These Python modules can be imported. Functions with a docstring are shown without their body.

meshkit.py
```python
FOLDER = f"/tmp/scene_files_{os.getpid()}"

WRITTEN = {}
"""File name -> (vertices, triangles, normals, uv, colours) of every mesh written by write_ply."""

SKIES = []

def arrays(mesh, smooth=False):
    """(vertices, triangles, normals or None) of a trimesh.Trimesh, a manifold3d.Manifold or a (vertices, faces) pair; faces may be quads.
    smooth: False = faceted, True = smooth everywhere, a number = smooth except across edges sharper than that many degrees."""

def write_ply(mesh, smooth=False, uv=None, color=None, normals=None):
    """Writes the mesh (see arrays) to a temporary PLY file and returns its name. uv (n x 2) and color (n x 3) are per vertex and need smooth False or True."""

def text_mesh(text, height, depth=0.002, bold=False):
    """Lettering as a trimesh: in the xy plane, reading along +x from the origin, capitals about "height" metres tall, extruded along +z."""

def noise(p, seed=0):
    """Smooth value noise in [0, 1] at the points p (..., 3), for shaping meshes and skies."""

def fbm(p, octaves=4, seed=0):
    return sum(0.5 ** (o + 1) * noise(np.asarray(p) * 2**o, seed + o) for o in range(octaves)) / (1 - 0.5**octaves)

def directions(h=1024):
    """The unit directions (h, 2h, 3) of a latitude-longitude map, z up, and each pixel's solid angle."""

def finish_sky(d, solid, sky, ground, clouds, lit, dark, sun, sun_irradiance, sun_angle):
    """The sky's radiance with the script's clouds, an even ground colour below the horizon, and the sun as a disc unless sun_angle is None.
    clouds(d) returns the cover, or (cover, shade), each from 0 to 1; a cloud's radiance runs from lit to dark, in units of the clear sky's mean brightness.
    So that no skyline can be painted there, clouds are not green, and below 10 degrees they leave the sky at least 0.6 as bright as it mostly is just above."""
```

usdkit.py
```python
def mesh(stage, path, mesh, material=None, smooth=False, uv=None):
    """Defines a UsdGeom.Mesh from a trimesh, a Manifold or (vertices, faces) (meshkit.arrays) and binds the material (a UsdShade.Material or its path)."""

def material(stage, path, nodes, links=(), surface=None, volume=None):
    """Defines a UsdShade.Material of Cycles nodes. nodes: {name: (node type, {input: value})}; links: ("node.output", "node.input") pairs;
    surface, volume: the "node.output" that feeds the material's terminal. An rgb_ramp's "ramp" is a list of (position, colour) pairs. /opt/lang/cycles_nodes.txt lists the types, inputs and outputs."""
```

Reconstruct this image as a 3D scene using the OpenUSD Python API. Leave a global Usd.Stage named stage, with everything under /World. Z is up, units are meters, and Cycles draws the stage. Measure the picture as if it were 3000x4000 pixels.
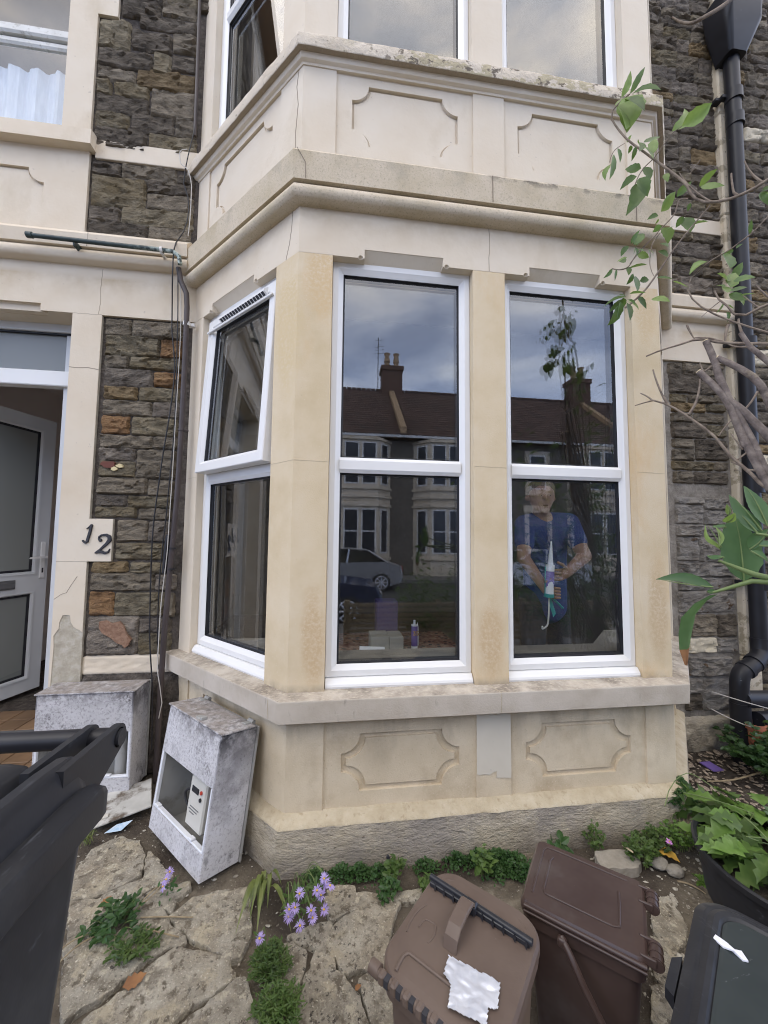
import math
import numpy as np
import trimesh
import shapely.geometry as sg
import shapely.ops as so
import manifold3d as m3
import usdkit
import meshkit
from pxr import Usd, UsdGeom, UsdLux, UsdShade, Gf, Vt

stage = Usd.Stage.CreateInMemory()
UsdGeom.SetStageUpAxis(stage, UsdGeom.Tokens.z)
UsdGeom.Xform.Define(stage, '/World')
UsdGeom.Scope.Define(stage, '/World/Looks')

# ------------------------------------------------------------------ camera, sky, sun, exposure
EXPOSURE = 0.40
SKYLOC = (3.1, 5.2, 0.7)
SUN_EL, SUN_AZ = math.radians(50), math.radians(238)        # azimuth measured from +y towards +x
SKY_STRENGTH, SUN_INTENSITY, SUN_ANGLE = 0.12, 0.12, 22.0
CAM_POS = (0.206, -1.86, 1.493)
YAW, PITCH, ROLL = math.radians(7.4046), math.radians(3.7325), math.radians(0.597)
cy, sy, cp, sp = math.cos(YAW), math.sin(YAW), math.cos(PITCH), math.sin(PITCH)
fw = np.array([sy * cp, cy * cp, sp]); rt = np.array([cy, -sy, 0.0]); up = np.cross(rt, fw)
rt = rt * math.cos(ROLL) + up * math.sin(ROLL); up = np.cross(rt, fw)
cam = UsdGeom.Camera.Define(stage, '/World/camera')
cam.AddTransformOp().Set(Gf.Matrix4d(*rt, 0, *up, 0, *(-fw), 0, *CAM_POS, 1))
cam.CreateHorizontalApertureAttr(36.0); cam.CreateVerticalApertureAttr(48.0)
cam.CreateFocalLengthAttr(1477.457 / 3000 * 36.0)
cam.CreateClippingRangeAttr(Gf.Vec2f(0.05, 2000))
cam.CreateExposureAttr(EXPOSURE)

sky = UsdLux.DomeLight.Define(stage, '/World/sky')
sky_mat = usdkit.material(stage, '/World/Looks/overcast_sky', {
    'tc': ('texture_coordinate', {}),
    'mp': ('mapping', {'scale': (1.0, 1.0, 2.6), 'location': SKYLOC}),
    'sky': ('sky_texture', {'sky_type': 'single_scattering', 'sun_disc': False, 'sun_elevation': SUN_EL, 'sun_rotation': SUN_AZ}),
    'n': ('noise_texture', {'scale': 3.4, 'detail': 7.0, 'roughness': 0.55, 'distortion': 0.4}),
    'cl': ('rgb_ramp', {'ramp': [(0.34, (7.2, 8.6, 12.0)), (0.46, (10.0, 11.4, 14.6)), (0.55, (13.0, 14.0, 16.4)), (0.68, (17.0, 17.6, 18.6))]}),
    'cov': ('rgb_ramp', {'ramp': [(0.2, (0.9, 0.9, 0.9)), (0.6, (1, 1, 1))]}),
    'mx': ('mix', {}),
    'sep': ('separate_xyz', {}), 'el': ('map_range', {'from_min': 0.02, 'from_max': 0.75, 'to_min': 0.0, 'to_max': 1.0, 'clamp': True}),
    'low': ('rgb_ramp', {'ramp': [(0.0, (0.78, 0.97, 1.36)), (0.5, (0.95, 1.0, 1.12)), (1.0, (1.20, 1.04, 0.86))]}), 'tint': ('mix', {'mix_type': 'multiply', 'fac': 1.0}),
    'bg': ('background_shader', {'strength': SKY_STRENGTH}),
}, [('tc.generated', 'mp.vector'), ('mp.vector', 'n.vector'), ('n.fac', 'cl.fac'), ('n.fac', 'cov.fac'), ('cov.color', 'mx.fac'),
    ('tc.generated', 'sep.vector'), ('sep.z', 'el.value'), ('el.result', 'low.fac'), ('cl.color', 'tint.color1'), ('low.color', 'tint.color2'),
    ('sky.color', 'mx.color1'), ('tint.color', 'mx.color2'), ('mx.color', 'bg.color')], surface='bg.background')
UsdShade.MaterialBindingAPI.Apply(sky.GetPrim()).Bind(sky_mat)
for k_, v_ in (('kind', 'structure'), ('label', 'grey overcast sky with soft blue-grey clouds'), ('category', 'sky')):
    sky.GetPrim().SetCustomDataByKey(k_, v_)

sun = UsdLux.DistantLight.Define(stage, '/World/sun')
sun.CreateIntensityAttr(SUN_INTENSITY); sun.CreateAngleAttr(SUN_ANGLE); sun.CreateNormalizeAttr(True)
sun.CreateColorAttr(Gf.Vec3f(1.0, 0.965, 0.91))
d_ = np.array([math.sin(SUN_AZ) * math.cos(SUN_EL), math.cos(SUN_AZ) * math.cos(SUN_EL), math.sin(SUN_EL)])
x_ = np.cross([0, 0, 1.0], d_); x_ /= np.linalg.norm(x_); y_ = np.cross(d_, x_)
sun.AddTransformOp().Set(Gf.Matrix4d(*x_, 0, *y_, 0, *d_, 0, 0, 0, 20, 1))

# ------------------------------------------------------------------ materials
def mat(name, cols, scale=6.0, detail=6.0, rough=0.75, bump=None, bump2=None, stretch=(1, 1, 1), spec=0.4, layers=(), rand=0.0, metallic=0.0, coord='pos', translucent=None, lo=0.3, hi=0.7, sheen=0.0, rough_var=0.0):
    """cols: ramp colours over a noise; layers: (masks, colour) mixed on top; a mask is ('noise', scale, lo, hi, stretch), ('spots', scale, lo, hi), ('z', z0, z1) or ('up', lo, hi)."""
    n = {'tc': ('texture_coordinate', {}), 'geo': ('geometry', {}), 'p': ('principled_bsdf', {'roughness': rough, 'specular_ior_level': spec, 'metallic': metallic})}
    L = []
    src = 'geo.position' if coord == 'pos' else 'tc.object'
    n['mp'] = ('mapping', {'scale': tuple(stretch)}); L.append((src, 'mp.vector'))
    n['n0'] = ('noise_texture', {'scale': scale, 'detail': detail, 'roughness': 0.6}); L.append(('mp.vector', 'n0.vector'))
    k = len(cols)
    n['r0'] = ('rgb_ramp', {'ramp': [(lo + (hi - lo) * i / max(k - 1, 1), c) for i, c in enumerate(cols)] if k > 1 else [(0, cols[0]), (1, cols[0])]})
    L.append(('n0.fac', 'r0.fac')); cur = 'r0.color'
    if rand:
        n['oi'] = ('object_info', {}); n['mr'] = ('map_range', {'from_min': 0.0, 'from_max': 1.0, 'to_min': 1 - rand, 'to_max': 1 + rand}); n['hv'] = ('hsv', {'hue': 0.5, 'saturation': 1.0, 'fac': 1.0})
        L += [('oi.random', 'mr.value'), ('mr.result', 'hv.value'), (cur, 'hv.color')]; cur = 'hv.color'
    for i, (masks, colr) in enumerate(layers):
        prev = None
        for j, mk in enumerate(masks):
            t = f'l{i}_{j}'
            if mk[0] in ('noise', 'spots'):
                st = mk[4] if len(mk) > 4 else (1, 1, 1)
                n[t + 'm'] = ('mapping', {'scale': tuple(st), 'location': (i * 3.7 + j * 1.3, i * 1.9, j * 2.7)}); L.append((src, t + 'm.vector'))
                if mk[0] == 'noise':
                    n[t] = ('noise_texture', {'scale': mk[1], 'detail': 8.0, 'roughness': 0.65}); o = t + '.fac'
                else:
                    n[t] = ('voronoi_texture', {'scale': mk[1], 'feature': 'f1', 'randomness': 1.0}); o = t + '.distance'
                L.append((t + 'm.vector', t + '.vector'))
            elif mk[0] == 'blob':
                c_, r_ = mk[3], mk[4]
                n[t + 'm'] = ('mapping', {'scale': tuple(1 / q for q in r_), 'location': tuple(-a_ / q for a_, q in zip(c_, r_))}); n[t + 'q'] = ('noise_texture', {'scale': 11.0, 'detail': 5.0}); n[t + 'l'] = ('vector_math', {'math_type': 'length'}); n[t + 's'] = ('math', {'math_type': 'multiply_add', 'value2': 0.9, 'value3': -0.45}); n[t] = ('math', {'math_type': 'add'})
                L += [(src, t + 'm.vector'), (src, t + 'q.vector'), (t + 'm.vector', t + 'l.vector1'), (t + 'q.fac', t + 's.value1'), (t + 'l.value', t + '.value1'), (t + 's.value', t + '.value2')]; o = t + '.value'
            elif mk[0] == 'z':
                n[t] = ('separate_xyz', {}); L.append((src, t + '.vector')); o = t + '.z'
            elif mk[0] == 'x':
                n[t] = ('separate_xyz', {}); L.append((src, t + '.vector')); o = t + '.x'
            else:
                n[t] = ('separate_xyz', {}); L.append(('geo.normal', t + '.vector')); o = t + '.z'
            a, b = (mk[2], mk[3]) if mk[0] in ('noise', 'spots') else (mk[1], mk[2])
            n[t + 'r'] = ('map_range', {'from_min': a, 'from_max': b, 'to_min': 0.0, 'to_max': 1.0, 'clamp': True}); L.append((o, t + 'r.value')); m = t + 'r.result'
            if prev:
                n[t + 'x'] = ('math', {'math_type': 'multiply'}); L += [(prev, t + 'x.value1'), (m, t + 'x.value2')]; m = t + 'x.value'
            prev = m
        n[f'mx{i}'] = ('mix', {'color2': colr}); L += [(prev, f'mx{i}.fac'), (cur, f'mx{i}.color1')]; cur = f'mx{i}.color'
    L.append((cur, 'p.base_color'))
    if bump:
        n['bn'] = ('noise_texture', {'scale': bump[0], 'detail': 8.0, 'roughness': 0.65}); n['bp'] = ('bump', {'strength': bump[1], 'distance': bump[2]})
        L += [('mp.vector', 'bn.vector'), ('bn.fac', 'bp.height'), ('bp.normal', 'p.normal')]
        if bump2:
            n['bn2'] = ('noise_texture', {'scale': bump2[0], 'detail': 4.0}); n['bp2'] = ('bump', {'strength': bump2[1], 'distance': bump2[2]})
            L += [('mp.vector', 'bn2.vector'), ('bn2.fac', 'bp2.height'), ('bp2.normal', 'bp.normal')]
    if rough_var:
        n['rv'] = ('map_range', {'from_min': 0.3, 'from_max': 0.7, 'to_min': rough - rough_var, 'to_max': rough + rough_var}); L += [('n0.fac', 'rv.value'), ('rv.result', 'p.roughness')]
    out = 'p.BSDF'
    if translucent:
        n['tr'] = ('translucent_bsdf', {'color': translucent}); n['mc'] = ('mix_closure', {'fac': 0.3})
        L += [('p.BSDF', 'mc.closure1'), ('tr.BSDF', 'mc.closure2')]; out = 'mc.closure'
    return usdkit.material(stage, '/World/Looks/' + name, n, L, surface=out)

MT = {}
CREAM = (0.635, 0.55, 0.425)
MT['cream'] = mat('cream_masonry_paint', [(0.60, 0.505, 0.375), CREAM, (0.66, 0.585, 0.47)], 2.2, rough=0.72, bump=(55, 0.25, 0.004), bump2=(6, 0.3, 0.01),
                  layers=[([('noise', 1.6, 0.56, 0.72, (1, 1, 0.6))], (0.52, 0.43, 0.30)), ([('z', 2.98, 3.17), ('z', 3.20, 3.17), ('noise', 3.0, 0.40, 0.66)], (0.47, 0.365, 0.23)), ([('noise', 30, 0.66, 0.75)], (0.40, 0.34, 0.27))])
MT['cream_weathered'] = mat('weathered_cream_paint', [(0.46, 0.38, 0.25), (0.54, 0.455, 0.325), (0.60, 0.51, 0.385)], 5, rough=0.82, bump=(120, 0.5, 0.004),
                            layers=[([('noise', 110, 0.52, 0.70)], (0.36, 0.31, 0.22)), ([('noise', 7, 0.50, 0.72), ('z', 3.24, 3.40)], (0.36, 0.315, 0.235)), ([('z', 3.355, 3.408), ('noise', 24, 0.48, 0.58, (0.6, 1, 1)), ('x', 0.75, 1.15)], (0.055, 0.05, 0.04))])
MT['cream_peeling'] = mat('peeling_cream_paint', [(0.58, 0.49, 0.365), (0.64, 0.56, 0.445)], 4, rough=0.75, bump=(18, 0.9, 0.016), bump2=(60, 0.5, 0.006),
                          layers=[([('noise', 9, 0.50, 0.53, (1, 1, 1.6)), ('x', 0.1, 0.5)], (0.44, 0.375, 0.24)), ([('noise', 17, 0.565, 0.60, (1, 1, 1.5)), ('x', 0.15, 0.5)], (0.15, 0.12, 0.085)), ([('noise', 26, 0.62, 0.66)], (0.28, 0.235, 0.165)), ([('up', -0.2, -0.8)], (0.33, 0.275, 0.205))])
MT['bath'] = mat('bath_stone', [(0.53, 0.42, 0.255), (0.60, 0.49, 0.325), (0.64, 0.54, 0.385)], 3.0, rough=0.85, bump=(160, 0.45, 0.003),
                 layers=[([('noise', 1.8, 0.54, 0.70, (1, 1, 0.5))], (0.58, 0.41, 0.215)), ([('blob', 1.12, 0.62, (0.115, 0, 1.02), (0.062, 0.3, 0.24)), ('noise', 60, 0.30, 0.55)], (0.520, 0.380, 0.222)), ([('blob', 1.12, 0.62, (1.0, 0, 0.98), (0.07, 0.3, 0.21)), ('noise', 60, 0.30, 0.55)], (0.520, 0.380, 0.222)), ([('blob', 1.12, 0.62, (1.945, 0, 1.12), (0.06, 0.3, 0.3)), ('noise', 60, 0.30, 0.55)], (0.510, 0.385, 0.234)), ([('blob', 1.12, 0.62, (0.12, 0, 2.78), (0.1, 0.3, 0.22)), ('noise', 60, 0.30, 0.55)], (0.572, 0.424, 0.240)), ([('blob', 1.12, 0.62, (1.93, 0, 2.75), (0.07, 0.3, 0.16)), ('noise', 60, 0.30, 0.55)], (0.572, 0.440, 0.264)), ([('blob', 1.12, 0.62, (-0.05, 0.05, 2.55), (0.09, 0.3, 0.35)), ('noise', 60, 0.30, 0.55)], (0.572, 0.451, 0.264)), ([('noise', 140, 0.60, 0.70)], (0.66, 0.575, 0.43)), ([('noise', 170, 0.62, 0.72)], (0.42, 0.33, 0.20)), ([('noise', 45, 0.70, 0.76)], (0.30, 0.24, 0.15)), ([('z', 0.80, 0.752), ('noise', 12, 0.35, 0.6)], (0.29, 0.245, 0.18))])
MT['apron'] = mat('apron_stone', [(0.52, 0.43, 0.295), (0.60, 0.505, 0.36), (0.645, 0.555, 0.41)], 3.5, rough=0.88, bump=(140, 0.5, 0.003),
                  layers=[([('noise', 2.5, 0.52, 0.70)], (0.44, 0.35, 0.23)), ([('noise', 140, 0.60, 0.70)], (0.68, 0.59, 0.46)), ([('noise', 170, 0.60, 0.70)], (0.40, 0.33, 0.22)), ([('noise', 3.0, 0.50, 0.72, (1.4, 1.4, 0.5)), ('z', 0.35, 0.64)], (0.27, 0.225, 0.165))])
MT['sill'] = mat('weathered_sill_stone', [(0.38, 0.325, 0.255), (0.45, 0.395, 0.32), (0.51, 0.455, 0.38)], 5, rough=0.86, bump=(110, 0.45, 0.004),
                 layers=[([('up', 0.4, 0.8), ('noise', 7, 0.40, 0.62)], (0.22, 0.185, 0.145)), ([('up', 0.4, 0.8), ('noise', 40, 0.52, 0.66, (1, 2.5, 1))], (0.50, 0.44, 0.34)), ([('noise', 26, 0.60, 0.70, (1, 1, 0.3))], (0.33, 0.295, 0.24))])
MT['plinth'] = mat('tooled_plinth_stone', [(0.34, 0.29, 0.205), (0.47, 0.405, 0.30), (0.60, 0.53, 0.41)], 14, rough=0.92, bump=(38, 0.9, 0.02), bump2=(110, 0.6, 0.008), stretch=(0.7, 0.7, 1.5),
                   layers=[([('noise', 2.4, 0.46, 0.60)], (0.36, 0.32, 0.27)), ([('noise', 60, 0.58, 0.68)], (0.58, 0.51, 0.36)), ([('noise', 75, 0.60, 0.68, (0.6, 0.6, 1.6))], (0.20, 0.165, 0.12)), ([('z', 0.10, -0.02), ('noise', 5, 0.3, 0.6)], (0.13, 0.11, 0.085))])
MT['plinth_top'] = mat('plinth_weathering', [(0.40, 0.33, 0.22), (0.47, 0.40, 0.28), (0.53, 0.465, 0.345)], 12, rough=0.9, bump=(45, 0.7, 0.012), layers=[([('noise', 30, 0.56, 0.68)], (0.36, 0.29, 0.19))])
MT['render_patch'] = mat('pale_render_patch', [(0.57, 0.52, 0.425), (0.61, 0.56, 0.46)], 5, rough=0.8, bump=(80, 0.15, 0.003), layers=[([('noise', 30, 0.66, 0.72)], (0.40, 0.38, 0.33))])
MT['bare_render'] = mat('bare_cement_render', [(0.34, 0.30, 0.225), (0.42, 0.375, 0.29), (0.50, 0.46, 0.38)], 22, rough=0.92, bump=(70, 0.8, 0.006))

def stone_mat(name, cols, **kw):
    return mat(name, cols, 9, rough=0.9, bump=(34, 1.0, 0.03), bump2=(110, 1.0, 0.010), stretch=(1, 1, 1.9), rand=0.2, spec=0.25, **kw)
MT['st_grey'] = stone_mat('pennant_grey', [(0.115, 0.094, 0.066), (0.205, 0.170, 0.122), (0.32, 0.272, 0.20)], layers=[([('noise', 45, 0.66, 0.72)], (0.26, 0.245, 0.215))])
MT['st_green'] = stone_mat('pennant_olive', [(0.115, 0.094, 0.060), (0.21, 0.175, 0.115), (0.31, 0.265, 0.18)], layers=[([('noise', 3, 0.5, 0.7)], (0.17, 0.125, 0.06))])
MT['st_purple'] = stone_mat('pennant_purple', [(0.115, 0.094, 0.074), (0.20, 0.168, 0.132), (0.31, 0.265, 0.21)])
MT['st_ochre'] = stone_mat('pennant_ochre', [(0.12, 0.083, 0.042), (0.235, 0.168, 0.088), (0.33, 0.25, 0.14)])
MT['st_rust'] = stone_mat('pennant_rust', [(0.11, 0.065, 0.034), (0.25, 0.142, 0.066), (0.33, 0.205, 0.10)])
MT['st_dark'] = stone_mat('pennant_sooty', [(0.070, 0.056, 0.041), (0.138, 0.113, 0.084), (0.23, 0.194, 0.148)])
MT['st_cement'] = stone_mat('cement_smeared_stone', [(0.15, 0.13, 0.108), (0.25, 0.225, 0.19), (0.37, 0.335, 0.29)], layers=[([('noise', 5, 0.46, 0.56)], (0.31, 0.285, 0.25)), ([('noise', 9, 0.6, 0.66)], (0.15, 0.10, 0.06))])
MT['st_cream'] = mat('cream_painted_stone', [(0.46, 0.40, 0.29), (0.56, 0.50, 0.38)], 7, rough=0.85, bump=(40, 0.5, 0.01), layers=[([('noise', 8, 0.56, 0.60)], (0.28, 0.25, 0.19))])
MT['mortar'] = mat('dark_lime_mortar', [(0.045, 0.037, 0.030), (0.09, 0.074, 0.060), (0.15, 0.127, 0.105)], 25, rough=0.95, bump=(60, 1.0, 0.02))
MT['mortar_grey'] = mat('grey_cement_mortar', [(0.16, 0.138, 0.112), (0.24, 0.215, 0.18), (0.32, 0.29, 0.25)], 16, rough=0.95, bump=(50, 1.0, 0.015))
MT['upvc'] = mat('white_upvc', [(0.70, 0.69, 0.665), (0.74, 0.73, 0.70)], 2, rough=0.28, spec=0.5)
MT['upvc_grey'] = mat('shaded_old_upvc', [(0.52, 0.53, 0.53), (0.58, 0.59, 0.59)], 3, rough=0.35, spec=0.5)
MT['old_white'] = mat('grimy_white_gloss', [(0.50, 0.50, 0.46), (0.66, 0.66, 0.63)], 6, rough=0.45, bump=(60, 0.3, 0.003), layers=[([('noise', 25, 0.56, 0.70)], (0.33, 0.32, 0.27))])
MT['gasket'] = mat('black_rubber', [(0.010, 0.010, 0.012)], rough=0.5)
MT['slot'] = mat('vent_slot_dark', [(0.03, 0.03, 0.035)], rough=0.7)
MT['black_plastic'] = mat('black_bin_plastic', [(0.010, 0.010, 0.012), (0.019, 0.020, 0.023)], 5, rough=0.46, spec=0.32, bump=(160, 0.12, 0.002), rough_var=0.08,
                          layers=[([('noise', 7, 0.62, 0.80, (8, 1.2, 3))], (0.09, 0.095, 0.105)), ([('noise', 16, 0.69, 0.74, (5, 1, 2))], (0.32, 0.33, 0.35)), ([('noise', 2.5, 0.50, 0.75)], (0.045, 0.046, 0.048))])
MT['black_pipe'] = mat('black_pipe_plastic', [(0.008, 0.008, 0.010), (0.016, 0.016, 0.019)], 6, rough=0.42, spec=0.3, layers=[([('noise', 28, 0.69, 0.74)], (0.42, 0.43, 0.45))])
MT['brown_plastic'] = mat('brown_caddy_plastic', [(0.088, 0.062, 0.049), (0.115, 0.084, 0.066), (0.135, 0.10, 0.08)], 4, rough=0.48, bump=(220, 0.2, 0.0015), rough_var=0.08,
                          layers=[([('noise', 3.5, 0.52, 0.72)], (0.155, 0.118, 0.088)), ([('noise', 120, 0.70, 0.76)], (0.30, 0.25, 0.20)), ([('noise', 12, 0.68, 0.75, (4, 1, 1))], (0.20, 0.16, 0.13))])
MT['plum_plastic'] = mat('dark_plum_caddy_plastic', [(0.040, 0.025, 0.021), (0.058, 0.038, 0.032)], 4, rough=0.33, spec=0.4, rough_var=0.07, layers=[([('noise', 3, 0.52, 0.62)], (0.070, 0.054, 0.047)), ([('noise', 130, 0.71, 0.77)], (0.20, 0.17, 0.15))])
MT['dark_strip'] = mat('black_nylon', [(0.010, 0.011, 0.014), (0.020, 0.021, 0.026)], 8, rough=0.35)
MT['slate_lid'] = mat('slate_grey_lid_plastic', [(0.022, 0.028, 0.028), (0.034, 0.041, 0.041)], 5, rough=0.42, spec=0.35, layers=[([('noise', 9, 0.64, 0.70, (1, 4, 1))], (0.20, 0.215, 0.22)), ([('noise', 45, 0.72, 0.77)], (0.40, 0.41, 0.42))])
MT['grp'] = mat('lichened_grp', [(0.47, 0.455, 0.45), (0.58, 0.565, 0.565)], 5, rough=0.6, bump=(90, 0.7, 0.006), coord='pos',
                layers=[([('noise', 85, 0.50, 0.68)], (0.25, 0.235, 0.235)), ([('noise', 6, 0.50, 0.66), ('noise', 95, 0.42, 0.60)], (0.085, 0.075, 0.072)), ([('z', 0.50, 0.60), ('noise', 30, 0.40, 0.62)], (0.13, 0.118, 0.115)), ([('noise', 9, 0.58, 0.70)], (0.33, 0.315, 0.315)), ([('up', 0.6, 0.95), ('noise', 12, 0.34, 0.66)], (0.25, 0.215, 0.185))])
MT['grp_side'] = mat('lichened_grp_side', [(0.46, 0.45, 0.455), (0.56, 0.55, 0.56)], 5, rough=0.6, bump=(70, 0.6, 0.006),
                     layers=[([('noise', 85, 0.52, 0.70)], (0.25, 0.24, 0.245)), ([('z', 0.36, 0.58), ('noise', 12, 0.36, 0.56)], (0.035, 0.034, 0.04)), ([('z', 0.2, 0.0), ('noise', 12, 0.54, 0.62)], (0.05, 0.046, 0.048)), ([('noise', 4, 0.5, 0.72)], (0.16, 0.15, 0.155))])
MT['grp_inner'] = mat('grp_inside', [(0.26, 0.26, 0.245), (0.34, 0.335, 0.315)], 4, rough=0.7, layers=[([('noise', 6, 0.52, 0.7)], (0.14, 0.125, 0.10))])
MT['grp_edge'] = mat('clean_grp_edge', [(0.66, 0.67, 0.69)], rough=0.5)
MT['meter'] = mat('meter_cream_plastic', [(0.50, 0.48, 0.42), (0.56, 0.54, 0.48)], 4, rough=0.45)
MT['red'] = mat('red_button', [(0.45, 0.05, 0.03)], rough=0.4)
MT['tape'] = mat('silver_duct_tape', [(0.60, 0.62, 0.68), (0.72, 0.74, 0.79)], 12, rough=0.30, metallic=0.55, bump=(24, 0.25, 0.006))
MT['slab'] = mat('crazy_paving_stone', [(0.20, 0.175, 0.13), (0.31, 0.28, 0.22), (0.42, 0.385, 0.31)], 7, rough=0.9, bump=(26, 1.0, 0.022), bump2=(110, 0.7, 0.006), rand=0.10,
                 layers=[([('noise', 3.0, 0.48, 0.66)], (0.26, 0.215, 0.15)), ([('noise', 40, 0.60, 0.66), ('noise', 3, 0.40, 0.55)], (0.09, 0.076, 0.058)), ([('noise', 62, 0.585, 0.615), ('noise', 2.4, 0.46, 0.56)], (0.05, 0.043, 0.035)), ([('spots', 24, 0.20, 0.10), ('noise', 9, 0.5, 0.56)], (0.05, 0.043, 0.035)), ([('noise', 8, 0.54, 0.62)], (0.38, 0.33, 0.235)), ([('noise', 11, 0.54, 0.64)], (0.19, 0.165, 0.125)), ([('noise', 28, 0.54, 0.62)], (0.135, 0.112, 0.08)), ([('noise', 24, 0.57, 0.64)], (0.43, 0.385, 0.29)), ([('noise', 130, 0.58, 0.66)], (0.56, 0.51, 0.41)), ([('noise', 160, 0.60, 0.68)], (0.13, 0.105, 0.075))])
MT['grit'] = mat('gritty_joint_soil', [(0.075, 0.059, 0.041), (0.145, 0.12, 0.087), (0.25, 0.215, 0.16)], 16, rough=0.97, bump=(45, 1.0, 0.02), layers=[([('noise', 2.0, 0.47, 0.60)], (0.055, 0.042, 0.031)), ([('noise', 90, 0.62, 0.68)], (0.36, 0.325, 0.26))])
MT['soil'] = mat('dark_bed_soil', [(0.030, 0.023, 0.017), (0.065, 0.051, 0.039), (0.12, 0.098, 0.076)], 18, rough=0.98, bump=(50, 1.0, 0.02), layers=[([('noise', 60, 0.63, 0.69)], (0.22, 0.195, 0.16))])
MT['pebble'] = mat('pebble_chip', [(0.18, 0.155, 0.12), (0.34, 0.31, 0.25), (0.50, 0.47, 0.40)], 30, rough=0.85)
MT['woodchip'] = mat('wood_chip', [(0.14, 0.10, 0.075), (0.29, 0.235, 0.175), (0.45, 0.385, 0.31)], 60, rough=0.9)
def leaf_mat(name, a, b, c, tr):
    return mat(name, [a, b, c], 18, rough=0.42, spec=0.4, bump=(60, 0.25, 0.002), translucent=tr, rand=0.22, coord='pos')
MT['leaf'] = leaf_mat('elder_leaf', (0.032, 0.060, 0.020), (0.060, 0.105, 0.030), (0.105, 0.155, 0.045), (0.16, 0.26, 0.045))
MT['leaf_light'] = leaf_mat('young_elder_leaf', (0.10, 0.16, 0.035), (0.15, 0.215, 0.055), (0.23, 0.29, 0.10), (0.22, 0.34, 0.07))
MT['leaf_big'] = leaf_mat('near_elder_leaf', (0.045, 0.092, 0.038), (0.065, 0.125, 0.05), (0.10, 0.165, 0.075), (0.12, 0.22, 0.05))
MT['herb'] = leaf_mat('herb_leaf', (0.032, 0.060, 0.015), (0.060, 0.105, 0.025), (0.105, 0.155, 0.042), (0.12, 0.20, 0.035))
MT['herb_dark'] = leaf_mat('dark_creeper_leaf', (0.018, 0.045, 0.014), (0.035, 0.078, 0.022), (0.060, 0.110, 0.035), (0.07, 0.14, 0.03))
MT['herb_bright'] = leaf_mat('bright_weed_leaf', (0.07, 0.135, 0.025), (0.115, 0.20, 0.04), (0.17, 0.26, 0.075), (0.20, 0.33, 0.06))
MT['strap'] = leaf_mat('strap_leaf', (0.085, 0.11, 0.03), (0.14, 0.17, 0.05), (0.23, 0.235, 0.09), (0.22, 0.27, 0.06))
MT['dead_leaf'] = mat('dead_leaf', [(0.16, 0.07, 0.03), (0.30, 0.15, 0.06)], 20, rough=0.8)
MT['yellow_leaf'] = mat('yellow_leaf', [(0.45, 0.24, 0.04), (0.58, 0.36, 0.06)], 20, rough=0.7)
MT['bark'] = mat('elder_bark', [(0.085, 0.066, 0.056), (0.165, 0.132, 0.112), (0.26, 0.215, 0.175)], 26, rough=0.9, bump=(60, 0.9, 0.006), layers=[([('noise', 7, 0.60, 0.70)], (0.30, 0.25, 0.17)), ([('noise', 90, 0.68, 0.74)], (0.40, 0.36, 0.30))])
MT['twig'] = mat('elder_twig', [(0.10, 0.075, 0.058), (0.20, 0.155, 0.115), (0.29, 0.235, 0.175)], 30, rough=0.85, bump=(90, 0.6, 0.004))
MT['stem'] = mat('green_stem', [(0.10, 0.14, 0.045), (0.16, 0.21, 0.07)], 20, rough=0.6)
MT['dry_stem'] = mat('dry_stem', [(0.20, 0.15, 0.09), (0.33, 0.27, 0.17)], 30, rough=0.85)
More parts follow.
